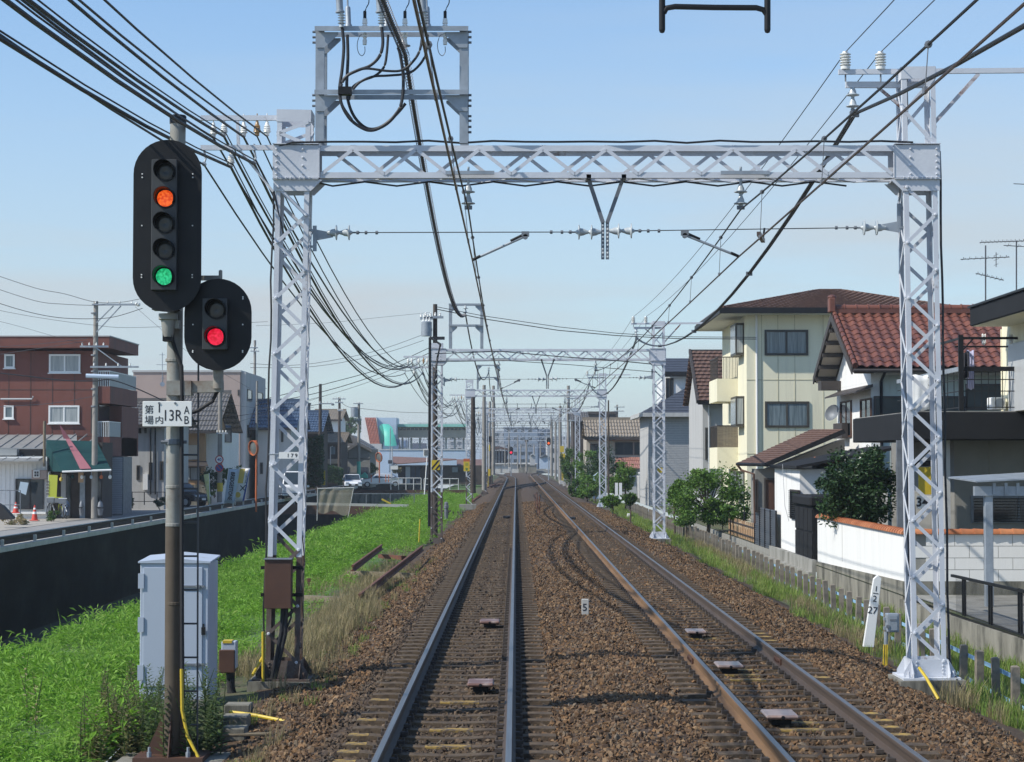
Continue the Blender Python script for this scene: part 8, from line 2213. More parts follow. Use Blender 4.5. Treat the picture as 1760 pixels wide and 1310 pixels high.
# wires between the utility poles, far left
WL=[([(-30,465),(60,495),(110,505),(162,519),(205,520),(240,514)],99,0.014,'upper wire running to the bracket of the pole by the red building'),([(-30,488),(60,517),(110,523),(162,525),(180,524)],99,0.014,'second wire running to the pole by the red building'),([(-30,512),(40,534),(100,546),(162,548),(200,544),(245,530)],99,0.016,'heavy sagging wire passing the pole by the red building'),([(-30,528),(60,545),(162,559),(240,563),(460,553)],99.5,0.010,'thin wire crossing behind the signal post at mid height'),([(-30,545),(40,563),(100,580),(150,592)],99.5,0.008,'thin wire slanting over the roof of the red building'),([(-30,598),(60,592),(130,584),(150,582)],99.5,0.014,'pale twisted wire along the red building roof edge'),([(-30,614),(60,600),(150,586)],99.5,0.014,'second pale twisted wire along the red building roof edge'),([(-30,638),(40,646),(110,654),(162,655),(190,653),(235,668),(300,698)],99.6,0.03,'thick cable sagging across the red wall to the right'),([(-30,700),(40,697),(100,692),(162,681)],99.6,0.014,'low twisted wire across the red wall'),([(232,527),(270,560),(330,610),(430,668)],101,0.008,'thin wire descending behind the two signal heads'),([(375,690),(430,700),(500,697),(560,680)],140,0.012,'wire from the sign pole past the nearest left column'),([(375,720),(430,712),(500,703),(548,695)],140,0.02,'cable from the sign pole past the nearest left column'),([(375,740),(440,716),(540,700)],141,0.012,'second cable from the sign pole towards the right'),([(430,625),(520,627),(640,605),(728,575)],120,0.014,'long upper wire rising from the far left to the pole by the second gantry'),([(430,632),(540,630),(650,610),(728,585)],120,0.014,'long lower wire rising from the far left to the pole by the second gantry'),([(440,690),(560,660),(660,632),(742,596)],110,0.02,'thick cable rising from the road poles to the second gantry, upper'),([(440,697),(560,672),(660,640),(742,605)],110,0.02,'thick cable rising from the road poles to the second gantry, lower'),([(440,705),(560,680),(680,640),(745,610)],110,0.012,'thin cable rising from the road poles to the second gantry'),([(440,560),(560,555),(660,545),(741,537)],80,0.006,'thin wire high above the houses reaching the dark pole'),([(583,690),(600,700),(616,700)],205,0.02,'short wires between the two transformer poles'),([(618,702),(680,708),(740,710),(800,712),(830,714)],212,0.02,'wire from the transformer pole to the right across the sky'),]
for(pp,Yw,r,lab)in WL:
 c=[P(a,b,Yw)for a,b in pp];out=[]
 for i in range(len(c)-1):
  p0,p1,p2,p3=c[max(i-1,0)],c[i],c[i+1],c[min(i+2,len(c)-1)]
  for k in range(5):
   s=k/5;out.append(0.5*((2*p1)+(p2-p0)*s+(2*p0-5*p1+4*p2-p3)*s*s+(3*p1-p0-3*p2+p3)*s**3))
 out.append(c[-1]);mb=MB();mb.tube(out,r,5);single(mb,'service_wire',M['wire']if r<0.015 else M['cable'],lab,'wire',c[0],'service wires over the road',True)
 # wires crossing the line from the dark pole to the right
for i,(pp,r)in enumerate((([(748,527),(830,543),(960,562),(1060,573),(1160,579),(1300,580)],0.012),([(748,531),(830,548),(960,568),(1060,577),(1160,582),(1300,583)],0.016),([(748,608),(860,604),(960,613),(1060,620),(1120,626)],0.018),([(748,622),(870,620),(980,627),(1060,634),(1130,640)],0.012))):
 c=[P(a,b,73.5+i*0.3)for a,b in pp];mb=MB();mb.tube(c,r,5)
 single(mb,'crossing_wire',M['cable'],('highest','second highest','third highest','lowest')[i]+' of the wires crossing the line near the second gantry','wire',c[0],'wires crossing the line by the second gantry',True)
 # ------------------------------------------------------------------ banners, mirrors, cars
def banner(label,quad,pole,Y,m,text=None):
 p0=P(*pole[0],Y);t=thing('banner',label,'banner',p0)
 q_=[P(*a,Y)for a in quad];n=8;vs_=[]
 for r_ in range(n+1):
  for k in range(5):
   u,v=k/4,r_/n;p=q_[0].lerp(q_[1],u).lerp(q_[3].lerp(q_[2],u),v);vs_.append(p+Vector((0,0.05*math.sin(u*5+v*6)*u,0)))
 mb=MB();mb.add(vs_,[(r_*5+k,r_*5+k+1,(r_+1)*5+k+1,(r_+1)*5+k)for r_ in range(n)for k in range(4)]);c=mb.build('cloth',m,t,True)
 sd=c.modifiers.new('thickness','SOLIDIFY');sd.thickness=0.01
 mb=MB();mb.tube([p0,P(*pole[1],Y)],0.02,6);mb.tube([P(*pole[1],Y)+Vector((0,0,-0.03)),q_[1]+Vector((0,0,0.02))],0.012,6);mb.build('pole',M['white'],t)
 return t,q_
YB_=117.0
t,q_=banner('large pale blue banner lettered BRIDGESTONE downwards, leaning right',[(393,806),(411,807),(403,866),(385,864)],[(384,870),(393.5,803)],YB_,M['flagblue'])
dn=((q_[3]+q_[2])/2-(q_[0]+q_[1])/2).normalized();rt=(q_[1]-q_[0]).normalized();ct=(q_[0]+q_[1]+q_[2]+q_[3])/4+Vector((0,-0.08,0))
up_=Vector((dn.z*-1,0,dn.x))*-1
up_=Vector((-dn.z,0,dn.x));up_=up_ if up_.x>0 else-up_
mb=MB();text_on(mb,'BRIDGESTONE',ct,dn,up_,w=1.62,h=0.24,bold=0.03);mb.build('lettering',M['ink'],t)
t,q_=banner('white and yellow banner with a round emblem, right of the blue banner',[(412,804),(430,806),(420,862),(403,862)],[(404,868),(411,803)],YB_+0.6,M['white'])
mb=MB();f=lambda u,v:q_[0].lerp(q_[1],u).lerp(q_[3].lerp(q_[2],u),v)+Vector((0,-0.07,0))
mb.add([f(0.05,0.02),f(0.55,0.02),f(0.55,0.45),f(0.05,0.45)],[(0,1,2,3)]);mb.build('yellow_panel',M['flagyellow'],t)
mb=MB();mb.lathe([(0.0,0),(0.16,0),(0.16,0.005),(0,0.005)],f(0.25,0.8),(0,-1,0),14);mb.build('round_emblem',M['flagyellow'],t)
mb=MB();mb.bar(f(0.35,0.52),f(0.85,0.66),0.05,0.01,(0,1,0));mb.bar(f(0.85,0.5),f(0.4,0.68),0.05,0.01,(0,1,0));text_on(mb,'BRIDGESTONE',f(0.80,0.25),(f(0.8,0.5)-f(0.8,0.0)),Vector((1,0,0.2)),w=0.75,h=0.10,bold=0.02);mb.build('print',M['ink'],t)
mb=MB();mb.add([f(0.93,0.02),f(1.0,0.02),f(1.0,0.98),f(0.80,0.98)],[(0,1,2,3)]);mb.build('blue_edge',M['signblue'],t)
banner('narrow white and yellow green banner left of the sign pole',[(350,816),(359,814),(362,866),(358,866)],[(361,872),(359.5,813)],114.0,mat('yellow_green_banner',(0.62,0.62,0.36),(0.5,0.5,0.16),3,0.8))
def mirror(label,px,pym,pyb,Y,r,left=True):
 c=P(px,pym,Y);b=P(px+(6 if left else 0)*0.5,pyb,Y);t=thing('traffic_mirror',label,'traffic mirror',b)
 mb=MB();mb.tube([b,Vector((b.x,Y+0.1,c.z+r*1.0))],0.06,8);mb.build('pole',M['orange'],t,True)
 ax=Vector((-0.75,-0.65,-0.1)).normalized()
 mb=MB();mb.lathe([(0.0,0.10),(r*0.5,0.08),(r*0.92,0.02),(r*0.92,0.0),(0,0)],c-Vector((0,0.05,0)),ax,24);mb.build('mirror_face',M['mirror'],t,True)
 mb=MB();mb.lathe([(r*0.93,0.0),(r*0.93,0.13),(r,0.13),(r,-0.03),(r*0.3,-0.12),(0,-0.12)],c-Vector((0,0.05,0)),ax,24,False);mb.build('housing',M['orange'],t,True)
mirror('near orange framed convex traffic mirror beyond the banners',437,770,880,123,0.46)
mirror('far orange framed convex traffic mirror by the silver car',652,786,830,205,0.5,False)
def car(label,c,yaw,m,L=4.3,W=1.7,H=1.5,van=False):
 t=thing('parked_car',label,'car',c,None)
 def put(mb,name,mm,par=None,smooth=False,bevel=0.0):
  o=mb.build(name,mm,par or t,smooth,bevel,off=(0,0,0));return o
 h=H;w=W/2
 if van:prof=[(-L/2,0.35),(-L/2,1.0),(-L/2+0.15,1.15),(-L/2+0.65,h),(L/2-0.05,h),(L/2,0.9),(L/2,0.35)]
 else:prof=[(-L/2,0.35),(-L/2+0.02,0.62),(-L/2+0.25,0.78),(-L/2+1.05,0.92),(-L/2+1.75,h-0.03),(-L/2+2.2,h),(L/2-1.0,h-0.04),(L/2-0.3,0.98),(L/2,0.9),(L/2,0.35)]
 mb=MB();n=len(prof);vs_=[]
 for s in(-1,1):
  for(y,z)in prof:
   tuck=0.16 if z>h-0.1 else(0.04 if z>0.85 else 0.0);vs_.append((s*(w-tuck),y,z))
 mb.add(vs_,[tuple(range(n)),tuple(range(2*n-1,n-1,-1))]+[(i,(i+1)%n,n+(i+1)%n,n+i)for i in range(n)]);put(mb,'body',m,None,False,0.05)
 if van:ws=[(-L/2+0.17,1.18),(-L/2+0.62,h-0.06)]
 else:ws=[(-L/2+1.10,0.95),(-L/2+1.72,h-0.06)]
 mb=MB();off=0.03;(ya,za),(yb,zb)=ws;mb.add([(-w+0.12,ya-off,za),(w-0.12,ya-off,za),(w-0.22,yb-off,zb),(-w+0.22,yb-off,zb)],[(0,1,2,3)]);put(mb,'windscreen',M['glass'])
 mb=MB()
 for s in(-1,1):
  x0_,x1_=s*(w-0.03),s*(w-0.15)
  if van:mb.add([(x0_,ya+0.3,1.1),(x0_,L/2-0.4,1.1),(x1_,L/2-0.4,h-0.12),(x1_,yb+0.1,h-0.12)],[(0,1,2,3)])
  else:mb.add([(x0_,ya+0.25,0.96),(x0_,L/2-0.55,1.0),(x1_,L/2-1.1,h-0.1),(x1_,yb+0.2,h-0.1)],[(0,1,2,3)])
 put(mb,'side_windows',M['glass'])
 for s in(-1,1):
  for y in(-L/2+0.8,L/2-0.8):
   mb=MB();mb.lathe([(0.0,-0.02),(0.3,-0.02),(0.31,0.0),(0.31,0.18),(0,0.18)],(s*(w+0.01),y,0.31),(-s,0,0),16);wh=put(mb,'wheel',M['blackmatt'],None,True)
   mb=MB();mb.lathe([(0.0,0.0),(0.19,0.0),(0.2,0.02),(0,0.02)],(s*(w+0.045),y,0.31),(-s,0,0),12);put(mb,'rim',M['alu'],wh)
  mb=MB();mb.box(s*(w-0.42),s*(w-0.08),-L/2-0.02,-L/2+0.12,0.62,0.76);put(mb,'headlight',M['lamp'],None,False,0.03)
  mb=MB();mb.box(s*(w+0.02),s*(w+0.2),ya+0.2,ya+0.3,0.95,1.1);put(mb,'wing_mirror',m,None,False,0.03)
 mb=MB();mb.box(-0.45,0.45,-L/2-0.015,-L/2+0.05,0.40,0.56);put(mb,'grille',M['black'])
 mb=MB();mb.box(-0.17,0.17,-L/2-0.03,-L/2-0.016,0.42,0.54);put(mb,'number_plate',M['white'])
 t.rotation_euler=(0,0,yaw);return t
c=P(605,836,200);c.z=-0.38;car('white car facing the camera on the road by the canal',c,R(8),M['carwhite'])
c=P(653,823,216);c.z=-0.38;car('silver grey car parked sideways behind the far traffic mirror',c,R(-76),M['carsilver'],4.6,1.7,1.45)
c=P(316,860,128);c.z=-0.40;car('dark car nose out beside the old tan house, half behind the signal post',c,R(55),M['cardark'],3.4,1.5,1.5)
c=P(506,852,148);c.z=-0.40;car('white van facing the camera behind the nearest left column',c,R(6),M['carwhite'],4.6,1.75,2.1,True)
mb=MB();c=P(625,822,212);mb.poly([c+Vector((-0.5,0,0)),c+Vector((0.45,0,0)),c+Vector((0.4,0,0.35)),c+Vector((0.1,0,0.62)),c+Vector((-0.3,0,0.3))],(0,0.4,0));single(mb,'teal_sheet',M['teal'],'crumpled teal sheet heap beside the white car','sheet',c,bevel=0.05)
for i,px in enumerate((638,663,668)):
 mb=MB();mb.tube([P(px,829,205),P(px,816,205)],0.045,6);single(mb,'bollard',M['orange'],('orange bollard left of the far mirror pole','orange bollard right of the far mirror pole','second orange bollard right of the far mirror pole')[i],'bollard',P(px,829,205))
t=thing('crossing_sign','small white plate on a post at the road bend near the silver car','sign',P(677,812,215))
mb=MB();mb.box(Xl(671,215),Xl(684,215),215,215.05,Zl(807,215),Zl(801,215));mb.build('plate',M['white'],t)
mb=MB();mb.tube([P(673.5,825,215.1),P(674,768,215.1)],0.06,6);mb.build('post',M['greywall'],t)
mb=MB();mb.box(Xl(667,215),Xl(674,215),214.9,214.98,Zl(797,215),Zl(791,215));mb.build('dark_panel',M['tilenavy'],t)
t=thing('board_sign','white notice board on a thin slanting pole left of the second gantry','sign',P(730,850,69))
mb=MB();mb.box(Xl(727.5,69),Xl(736,69),69,69.04,Zl(785,69),Zl(771.5,69));mb.build('board',M['white'],t)
mb=MB()
for k in range(3):mb.box(Xl(729+k*2.3,69),Xl(730.2+k*2.3,69),68.985,68.998,Zl(783,69),Zl(773,69))
mb.build('print',M['tilegrey'],t)
mb=MB();mb.tube([P(729.5,850,69),P(734,786,69)],0.02,6);mb.build('pole',M['white'],t)
# ------------------------------------------------------------------ small bridges, netting and rails over the canal
t=thing('pipe_bridge','rust brown girder bridge over the canal','bridge',(-11,136,-0.6))
mb=MB();mb.box(-16.6,-5.2,136,136.25,-1.1,-0.45);mb.box(-16.6,-5.2,138,138.25,-1.1,-0.45);mb.build('girder',M['rustbox'],t)
mb=MB();mb.box(-16.6,-5.2,136.26,137.99,-0.6,-0.5);mb.build('deck',M['concretedark'],t)
mb=MB();
for x in np.arange(-16.4,-5.3,1.6):mb.box(x-0.03,x+0.03,136.05,136.12,-0.45,0.3)
mb.box(-16.4,-5.3,136.06,136.11,0.25,0.31);mb.build('handrail',M['galvdark'],t)
mb=MB();a,b=P(524,866,126),P(702,869.5,126);mb.bar(a,b,0.16,0.16);single(mb,'water_pipe',M['greywall'],'straight pale pipe spanning the canal below the girder bridge','pipe',a)
mb=MB();mb.bar(P(656,858,127),P(672,866,127),0.06,0.1);single(mb,'yellow_bar',M['yellowpaint'],'short slanting yellow bar on the pale canal pipe','bar',P(656,858,127))
t=thing('netting','tan netting draped over the canal rail','netting',P(578,840,124))
q_=[P(547,840,124),P(607,839,124),P(597,884,124),P(545,879,124)];vs_=[];n=16
for r_ in range(9):
 for k in range(n+1):
  u,v=k/n,r_/8;p=q_[0].lerp(q_[1],u).lerp(q_[3].lerp(q_[2],u),v);vs_.append(p+Vector((0,0.05*math.sin(u*23+v*3)*(0.4+0.6*math.sin(u*5)),-0.12*v*math.sin(u*9))))
mb=MB();mb.add(vs_,[(r_*(n+1)+k,r_*(n+1)+k+1,(r_+1)*(n+1)+k+1,(r_+1)*(n+1)+k)for r_ in range(8)for k in range(n)]);mb.build('net',M['net'],t,True)
mb=MB();mb.tube([P(546,840,124),P(609,838.5,124)],0.04,6);mb.tube([P(545,895,124),P(546,838,124)],0.03,6);mb.tube([P(598,890,124),P(608,838,124)],0.03,6);mb.build('frame',M['greywall'],t)
t=thing('canal_fence','grey pipe fence along the road bend beyond the canal','fence',P(720,830,190))
for px0,px1,pyt,Yq in((672,724,822,190),(729,788,823,195)):
 mb=MB();a,b=P(px0,pyt,Yq),P(px1,pyt,Yq)
 mb.tube([a,b],0.05,6);mb.tube([a+Vector((0,0,-0.55)),b+Vector((0,0,-0.55))],0.04,6);mb.build('rail',M['greywall'],t)
 for k in range(5):p=a.lerp(b,k/4);mb=MB();mb.tube([p,p+Vector((0,0,-1.1))],0.05,6);mb.build('post',M['greywall'],t)
t=thing('far_bridge','dark road bridge closing the canal in the distance','bridge',(-11,178,-0.6))
mb=MB();mb.box(-16.6,-4.2,178,186,-1.4,-0.45);mb.build('deck',M['concretedark'],t)
mb=MB();mb.box(-16.6,-4.2,178,178.1,-0.44,-0.1);mb.build('edge_beam',M['rustbox'],t)
mb=MB()
for k in range(6):
 mb.box(P(755,0,110).x+k*0.25,P(755,0,110).x+k*0.25+0.08,110,110.1,-1.0,-0.25)
mb.box(P(753,0,110).x,P(776,0,110).x,109.95,110.12,-0.28,-0.18);single(mb,'dark_trestle',M['polewood'],'low dark trestle in the grass right of the second gantry','trestle',(P(765,0,110).x,110,-1.0))
# tall weeds at the signal foot and by the cabinet
def stalk_plant(label,b,h,n_leaf,m,group):
 mb=MB();mb.tube([b,b+Vector((random.uniform(-.05,.05),0,h*0.6)),b+Vector((random.uniform(-.12,.12),random.uniform(-.05,.05),h))],[0.008,0.006,0.003],5)
 t=thing('tall_weed',label,'plant',b,group);mb.build('stem',M['mugwort'],t)
 mb=MB()
 for k in range(n_leaf):
  f=0.12+0.88*k/n_leaf;p=b+Vector((0,0,h*f));a=k*2.4+random.uniform(-.4,.4);L_=(0.15*(1.05-f*0.75))*random.uniform(0.8,1.2)
  d=Vector((math.cos(a),math.sin(a),random.uniform(0.1,0.5))).normalized();s=Vector((-d.y,d.x,0)).normalized()*L_*0.2
  mb.add([p,p+d*L_*0.5-s,p+d*L_,p+d*L_*0.5+s],[(0,1,2,3)])
 mb.build('leaves',m,t)
for i in range(46):
 px=random.choice((random.uniform(248,285),random.uniform(312,372),random.uniform(240,380)));Yw=random.uniform(21.0,23.6)
 b=P(px,1300,Yw);b.z=float(hl(b.x)+lift(b.x,b.y))-0.03
 stalk_plant('tall grey green weed growing round the foot of the signal post and cabinet',b,random.uniform(0.35,0.95),80,M['mugwort'],'tall weeds round the signal foot')
for i in range(40):
 b=P(random.gauss(205,30),1250,random.uniform(21.5,24.0));b.z=float(hl(b.x)+lift(b.x,b.y))-0.03
 stalk_plant('withered olive weed in the tangle left of the signal post',b,random.uniform(0.4,0.8),60,M['olive'],'withered weeds left of the signal post')
for i in range(5):
 b=G(random.uniform(20,70),random.uniform(1240,1330),-0.9);stalk_plant('pale dry stalk standing among the green weeds at the lower left',b,random.uniform(0.6,0.95),16,M['drygrass'],'dry stalks at the lower left')
 # ------------------------------------------------------------------ station yard far ahead
def trestle(Y,x0,x1,z,label,m='galv',n=7):
 t=thing('yard_gantry',label,'railway gantry',((x0+x1)/2,Y,-0.3),'steel gantries over the station yard')
 for x in(x0,x1):
  mb=MB()
  for dx in(-0.2,0.2):mb.box(x+dx-0.05,x+dx+0.05,Y,Y+0.1,-0.4,z+0.9)
  k=0;zz=0.0
  while zz<z+0.5:mb.bar((x-0.2*(1 if k%2 else-1),Y+0.05,zz),(x+0.2*(1 if k%2 else-1),Y+0.05,zz+0.5),0.05,0.03);zz+=0.5;k+=1
  mb.build('column',M[m],t)
 mb=MB();mb.box(x0,x1,Y,Y+0.1,z,z+0.09);mb.box(x0,x1,Y,Y+0.1,z+0.8,z+0.89)
 nn=int((x1-x0)/1.2)
 for k in range(nn):
  a=x0+(x1-x0)*k/nn;b=x0+(x1-x0)*(k+1)/nn;s=k%2
  mb.bar((a,Y+0.05,z+0.05+0.8*s),(b,Y+0.05,z+0.05+0.8*(1-s)),0.06,0.06);mb.box(a-0.03,a+0.03,Y+0.02,Y+0.08,z,z+0.85)
 mb.build('truss',M[m],t)
 mb=MB()
 for k in range(n):
  x=x0+(x1-x0)*(k+0.5)/n;mb.bar((x-0.5,Y,z),(x,Y,z-1.1),0.07,0.07);mb.bar((x+0.5,Y,z),(x,Y,z-1.1),0.07,0.07);mb.box(x-0.03,x+0.03,Y,Y+0.06,z-1.7,z-1.1)
  mb.lathe([(0.03,0),(0.1,0.1),(0.04,0.14),(0.1,0.26),(0.03,0.3)],(x+1.0,Y,z-0.45),(0,0,1),8)
 stuff(mb.build('hangers',M['galvdark'],t))
 mb=MB();mb.tube([(x0,Y,z-1.15),(x1,Y,z-1.15)],0.025,5);mb.tube([(x0,Y,z+1.6),(x1,Y,z+1.6)],0.03,5)
 for k in range(6):x=x0+(x1-x0)*(k+0.5)/6;mb.tube([(x,Y,z+0.9),(x,Y,z+1.7)],0.04,5)
 stuff(mb.build('wires',M['wire'],t))
 return t
labs=('nearest steel truss gantry of the station yard, past the crossover','second steel truss gantry of the station yard','third steel truss gantry of the station yard','fourth steel truss gantry of the station yard','fifth steel truss gantry of the station yard','sixth steel truss gantry of the station yard','farthest steel truss gantry of the station yard')
for i,(Y,px0,px1,py)in enumerate(((262,828,975,716),(300,836,962,724),(338,700,965,744),(372,705,985,752),(405,690,990,758),(440,700,995,764),(480,720,1000,769))):
 trestle(Y,P(px0,790,Y).x,P(px1,790,Y).x,P(880,py,Y).z,labs[i],'galv' if i%2 else 'paint',4+i)
def plain_pole(label,px,pyb,pyt,Y,r,m='polecon'):
 a,b=P(px,pyb,Y),P(px,pyt,Y);b.x=a.x;mb=MB();mb.tube([a+Vector((0,0,-0.3)),b],[r,r*0.8],10)
 single(mb,'line_pole',M[m],label,'pole',a,'plain poles beside the line ahead',True)
for(px,pyb,pyt,Y,r)in((963,826,698,232,0.2),(977,833,663,205,0.19),(948,815,720,290,0.22),(955,820,725,262,0.16),(905,808,756,380,0.2),(875,803,740,380,0.14),(890,803,748,400,0.14),(848,812,663,225,0.2),(842,815,690,238,0.18),(836,822,700,200,0.16),(929,802,760,420,0.18),(918,802,764,440,0.16),(895,802,764,420,0.12),(868,800,764,430,0.12)):
 side='left' if px<880 else 'right'
 plain_pole('%s grey pole %s of the running lines, %s'%('stout' if r>0.19 else 'slim' if r<0.15 else 'plain',side,'near the crossover' if Y<250 else('before the platform' if Y<320 else 'amid the station yard')),px,pyb,pyt,Y,r)
t=thing('station_platform','pale low platform end between the tracks in the distance','platform',(P(880,0,436).x,436,-0.3))
x0,x1=P(846,0,436).x,P(922,0,436).x;zt_=P(880,796.5,436).z
mb=MB();mb.box(x0,x1,436.4,520,-0.4,zt_-0.22);mb.build('wall',M['kerb'],t)
mb=MB();mb.box(x0-0.2,x1+0.2,436,520,zt_-0.2,zt_);mb.build('deck',M['kerb'],t)
mb=MB()
for k in range(5):x=x0+(x1-x0)*k/5;mb.box(x-0.06,x+0.06,436.3,436.39,-0.4,zt_-0.22)
mb.build('joints',M['concretedark'],t)
mb=MB();mb.box(P(892,0,436).x,x1-0.02,436.25,436.38,-0.4,zt_-0.22);mb.build('dark_panel',M['concretedark'],t)
t=thing('platform_roof','dark brown platform canopy at the far left of the station','canopy',(P(858,0,450).x,450,0))
mb=MB();a=P(835,771,450);b=P(873,771,450);mb.poly([a,P(858,767,450),b,b+Vector((0,0,-0.35)),P(858,769,450)+Vector((0,0,-0.2)),a+Vector((0,0,-0.35))],(0,40,0));mb.build('roof',M['rustbox'],t)
for k in range(7):
 px=838+k*5;mb=MB();mb.box(P(px,0,451).x-0.1,P(px,0,451).x+0.1,451,451.2,0.9,a.z-0.3);mb.build('post',M['galvdark'],t)
mb=MB();mb.box(P(836,0,456).x,P(872,0,456).x,456,460,0.9,a.z-0.5);mb.build('waiting_room',M['darkslate'],t)
def hut(label,px0,px1,pye,pyr,pyb,Y,wm,rm):
 t=thing('lineside_hut',label,'hut',P((px0+px1)/2,pyb,Y));a,b=P(px0,pye,Y),P(px1,pye,Y);g0=P(px0,pyb,Y).z;c=P((px0+px1)/2,pyr,Y)
 mb=MB();mb.poly([(a.x,Y,g0),(b.x,Y,g0),(b.x,Y,b.z),(c.x,Y,c.z),(a.x,Y,a.z)],(0,6,0));mb.build('walls',M[wm],t)
 mb=MB()
 for(p,q_)in((a,c),(c,b)):mb.bar(p+Vector((0,3,0.1)),q_+Vector((0,3,0.1)),6.6,0.16)
 mb.build('roof',M[rm],t)
hut('pale blue lineside hut at the right of the yard throat',928,946,788,783,806,330,'bluewall','galvdark')
hut('small grey hut left of the pale blue lineside hut',911,920,784,781,800,400,'greywall','alu')
def block(label,px0,px1,pyt,Y,m,n_floors=4,depth=20):
 a,b=P(px0,pyt,Y),P(px1,pyt,Y);t=thing('far_building',label,'building',(a.x,Y,-0.3))
 mb=MB();mb.box(a.x,b.x,Y,Y+depth,-0.3,a.z);mb.build('walls',m,t)
 mb=MB()
 for i in range(n_floors):
  z=0.8+(a.z-0.8)*(i+0.35)/n_floors
  k=0;x=a.x+0.8
  while x<b.x-1.6:mb.box(x,x+1.2,Y-0.05,Y-0.003,z,z+min(1.3,(a.z/n_floors)*0.45));x+=2.2
 stuff(mb.build('windows',M['glass'],t))
 mb=MB();mb.box(a.x-0.2,b.x+0.2,Y-0.2,Y+depth+0.2,a.z+0.003,a.z+0.4);mb.build('parapet',m,t)
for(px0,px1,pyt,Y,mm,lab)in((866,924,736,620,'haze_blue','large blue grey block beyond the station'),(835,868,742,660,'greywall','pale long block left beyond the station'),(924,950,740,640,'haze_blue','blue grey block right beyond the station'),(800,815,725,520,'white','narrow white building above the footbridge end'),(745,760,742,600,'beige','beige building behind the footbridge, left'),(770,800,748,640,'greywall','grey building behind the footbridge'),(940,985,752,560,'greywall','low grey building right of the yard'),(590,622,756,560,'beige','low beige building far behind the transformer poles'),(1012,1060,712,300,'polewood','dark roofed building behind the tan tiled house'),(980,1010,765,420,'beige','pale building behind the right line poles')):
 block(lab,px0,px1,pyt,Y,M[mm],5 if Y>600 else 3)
 # distant roofs on the far left and right fill the skyline
for i in range(26):
 px=random.choice((random.uniform(440,720),random.uniform(985,1110)));Y=random.uniform(320,560);w=random.uniform(12,26);h=random.uniform(8,22)
 a,b=P(px,790-h,Y),P(px+w,790-h,Y);t=thing('far_house','one of the small houses crowded along the skyline beyond the line','house',(a.x,Y,-0.3),'small far houses along the skyline')
 mb=MB();mb.box(a.x,b.x,Y,Y+9,-0.3,a.z);mb.build('walls',random.choice([M['greywall'],M['beige'],M['whitewall']]),t)
 mb=MB();mb.poly([(a.x-0.4,Y-0.4,a.z),(a.x-0.4,Y+4.5,a.z+2.0),(a.x-0.4,Y+9.4,a.z)],(b.x-a.x+0.8,0,0));mb.build('roof',random.choice([M['tilegrey'],M['tileblue'],M['tiletan'],M['tilenavy']]),t)
 # signals in the distance
def far_signal(label,px,py,Y,lit,m,two=True):
 c=P(px,py,Y);t=thing('railway_signal',label,'railway signal',(c.x,Y,-0.3));s=Y/F_PX
 mb=MB();mb.tube([(c.x,Y+0.1,-0.3),(c.x,Y+0.1,c.z+1.0)],0.08,8);mb.build('post',M['galv'],t)
 mb=MB();mb.poly([(x,Y-0.1,z)for x,z in capsule(c.x,c.z+3*s,7*s,14*s)],(0,0.05,0));mb.build('signal_head',M['black'],t)
 mb=MB();mb.lathe([(0.0,0.03),(2.1*s,0.0),(2.1*s,-0.01)],(c.x,Y-0.13,c.z),(0,-1,0),12);mb.build('lens',m,t)
far_signal('far red signal at the platform end left of centre',878.5,778,330,True,M['sig_red'])
far_signal('far orange lit signal on the right beside the line poles',943,762,270,True,M['sig_orange'])
mb=MB();c=P(842.5,755,236);mb.box(P(837,0,236).x,P(848,0,236).x,236,236.3,P(0,760,236).z,P(0,750,236).z);mb.tube([(c.x,236.3,-0.3),(c.x,236.3,c.z)],0.06,6);single(mb,'route_indicator',M['black'],'black square indicator box on a pole left of the far tracks','signal',(c.x,236,-0.3))
mb=MB();c=P(905,758,385);mb.box(c.x-0.35,c.x+0.35,385,385.3,c.z-0.25,c.z+0.25);mb.tube([(c.x,385.4,-0.3),(c.x,385.4,c.z)],0.08,6);single(mb,'route_indicator',M['black'],'far black indicator box on a pole before the platform','signal',(c.x,385,-0.3))
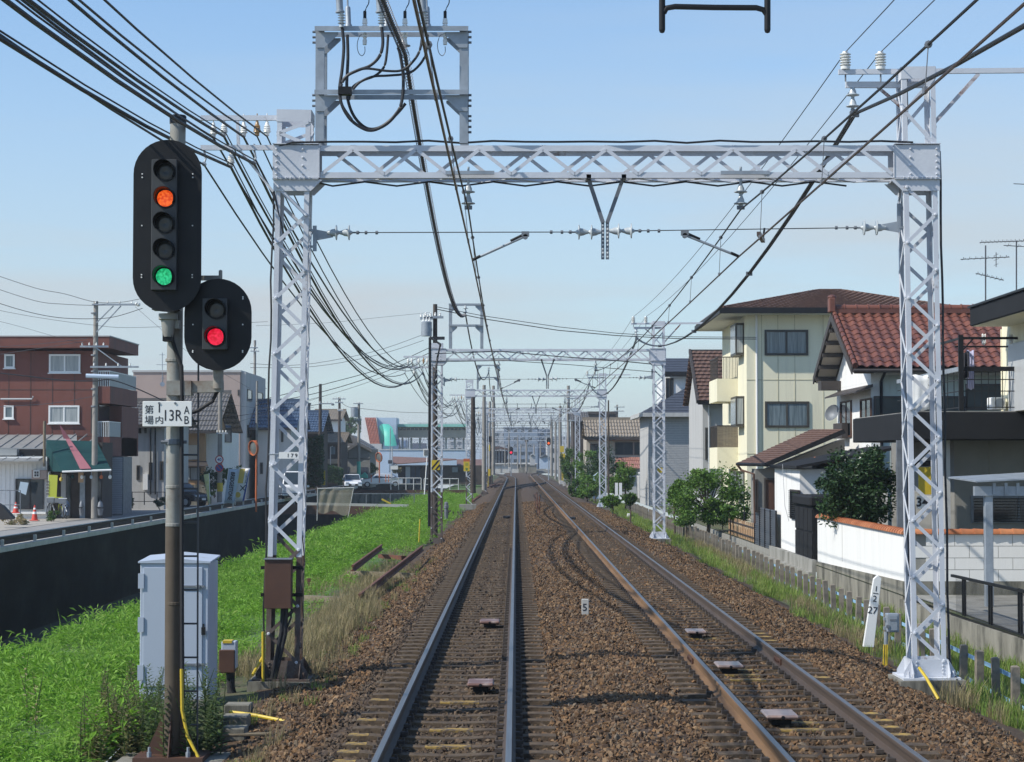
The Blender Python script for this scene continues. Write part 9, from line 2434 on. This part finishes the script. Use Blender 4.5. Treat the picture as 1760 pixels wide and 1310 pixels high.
for i,(px,py,Y)in enumerate(((966,772,230),(968,785,231),(967,797,232),(839,770,232),(839,812,205))):
 c=P(px,py,Y);mb=MB();mb.box(c.x-0.22,c.x+0.22,Y,Y+0.03,c.z-0.35,c.z+0.35);mb.tube([(c.x,Y+0.06,-0.3),(c.x,Y+0.06,c.z)],0.04,5);single(mb,'yellow_sign',M['yellowpaint'],'small yellow plate on a post '+('right of the line near the far orange signal' if px>900 else 'left of the line near the black indicator box'),'sign',(c.x,Y,-0.3),'small yellow plates far along the line')
for i,(px,py,Y,h)in enumerate(((980,822,205,1.0),(971,828,205,0.45),(965,825,210,0.4),(876,802,360,0.7))):
 c=P(px,py+8,Y);mb=MB();mb.box(c.x-0.2,c.x+0.2,Y,Y+0.3,c.z,c.z+h);single(mb,'trackside_box',M['greywall'],('tall pale trackside box right of the far turnout','low pale trackside box beside the tall one','low pale trackside box left of the tall one','tiny pale post between the far tracks')[i],'trackside box',c,bevel=0.03)
upole('dark telegraph pole on the skyline right of the third gantry',1061,780,696,260,0.14,((700,1056,1074),(707,1055,1073)),'polewood',gl=-0.3)
upole('bare thin pole beside the third gantry right column',1046,850,688,135,0.07,(),'wire2' if 'wire2' in M else 'polewood',gl=-0.3)
mb=MB();c=P(853,828,205);
for k in range(3):mb.bar(P(838+k*6,838,190+k*3),P(852+k*6,832,200+k*3),0.1,0.1)
single(mb,'point_rods',M['rust'],'rusty rods lying beside the far turnout on the left','rods',c)
t=thing('timber_step','pale slab and rusty bars at the foot of the third gantry left column','slab',P(806,866,G3-1.0))
mb=MB();c=P(804,867,121);mb.box(c.x-0.5,c.x+0.5,120.6,121.4,c.z-0.3,c.z);mb.build('slab',M['concrete'],t)
mb=MB();mb.bar(P(812,862,122),P(826,852,126),0.12,0.12);mb.build('bar',M['rust'],t)
# ------------------------------------------------------------------ summer haze
HAZE=0.00035
hz=MB();hz.box(-3050,3050,-40,6050,-4.7,22)
ho=hz.build('haze',bpy.data.materials.new('summer_haze'))
hm=ho.data.materials[0];hm.use_nodes=True
hn=hm.node_tree;hn.nodes.remove(hn.nodes['Principled BSDF'])
pv=hn.nodes.new('ShaderNodeVolumePrincipled')
pv.inputs['Color'].default_value=(0.86,0.93,1.0,1);pv.inputs['Density'].default_value=HAZE;pv.inputs['Anisotropy'].default_value=0.3
hn.links.new(pv.outputs[0],hn.nodes['Material Output'].inputs['Volume'])
ho['kind']='stuff'
bpy.data.objects.remove(_to)
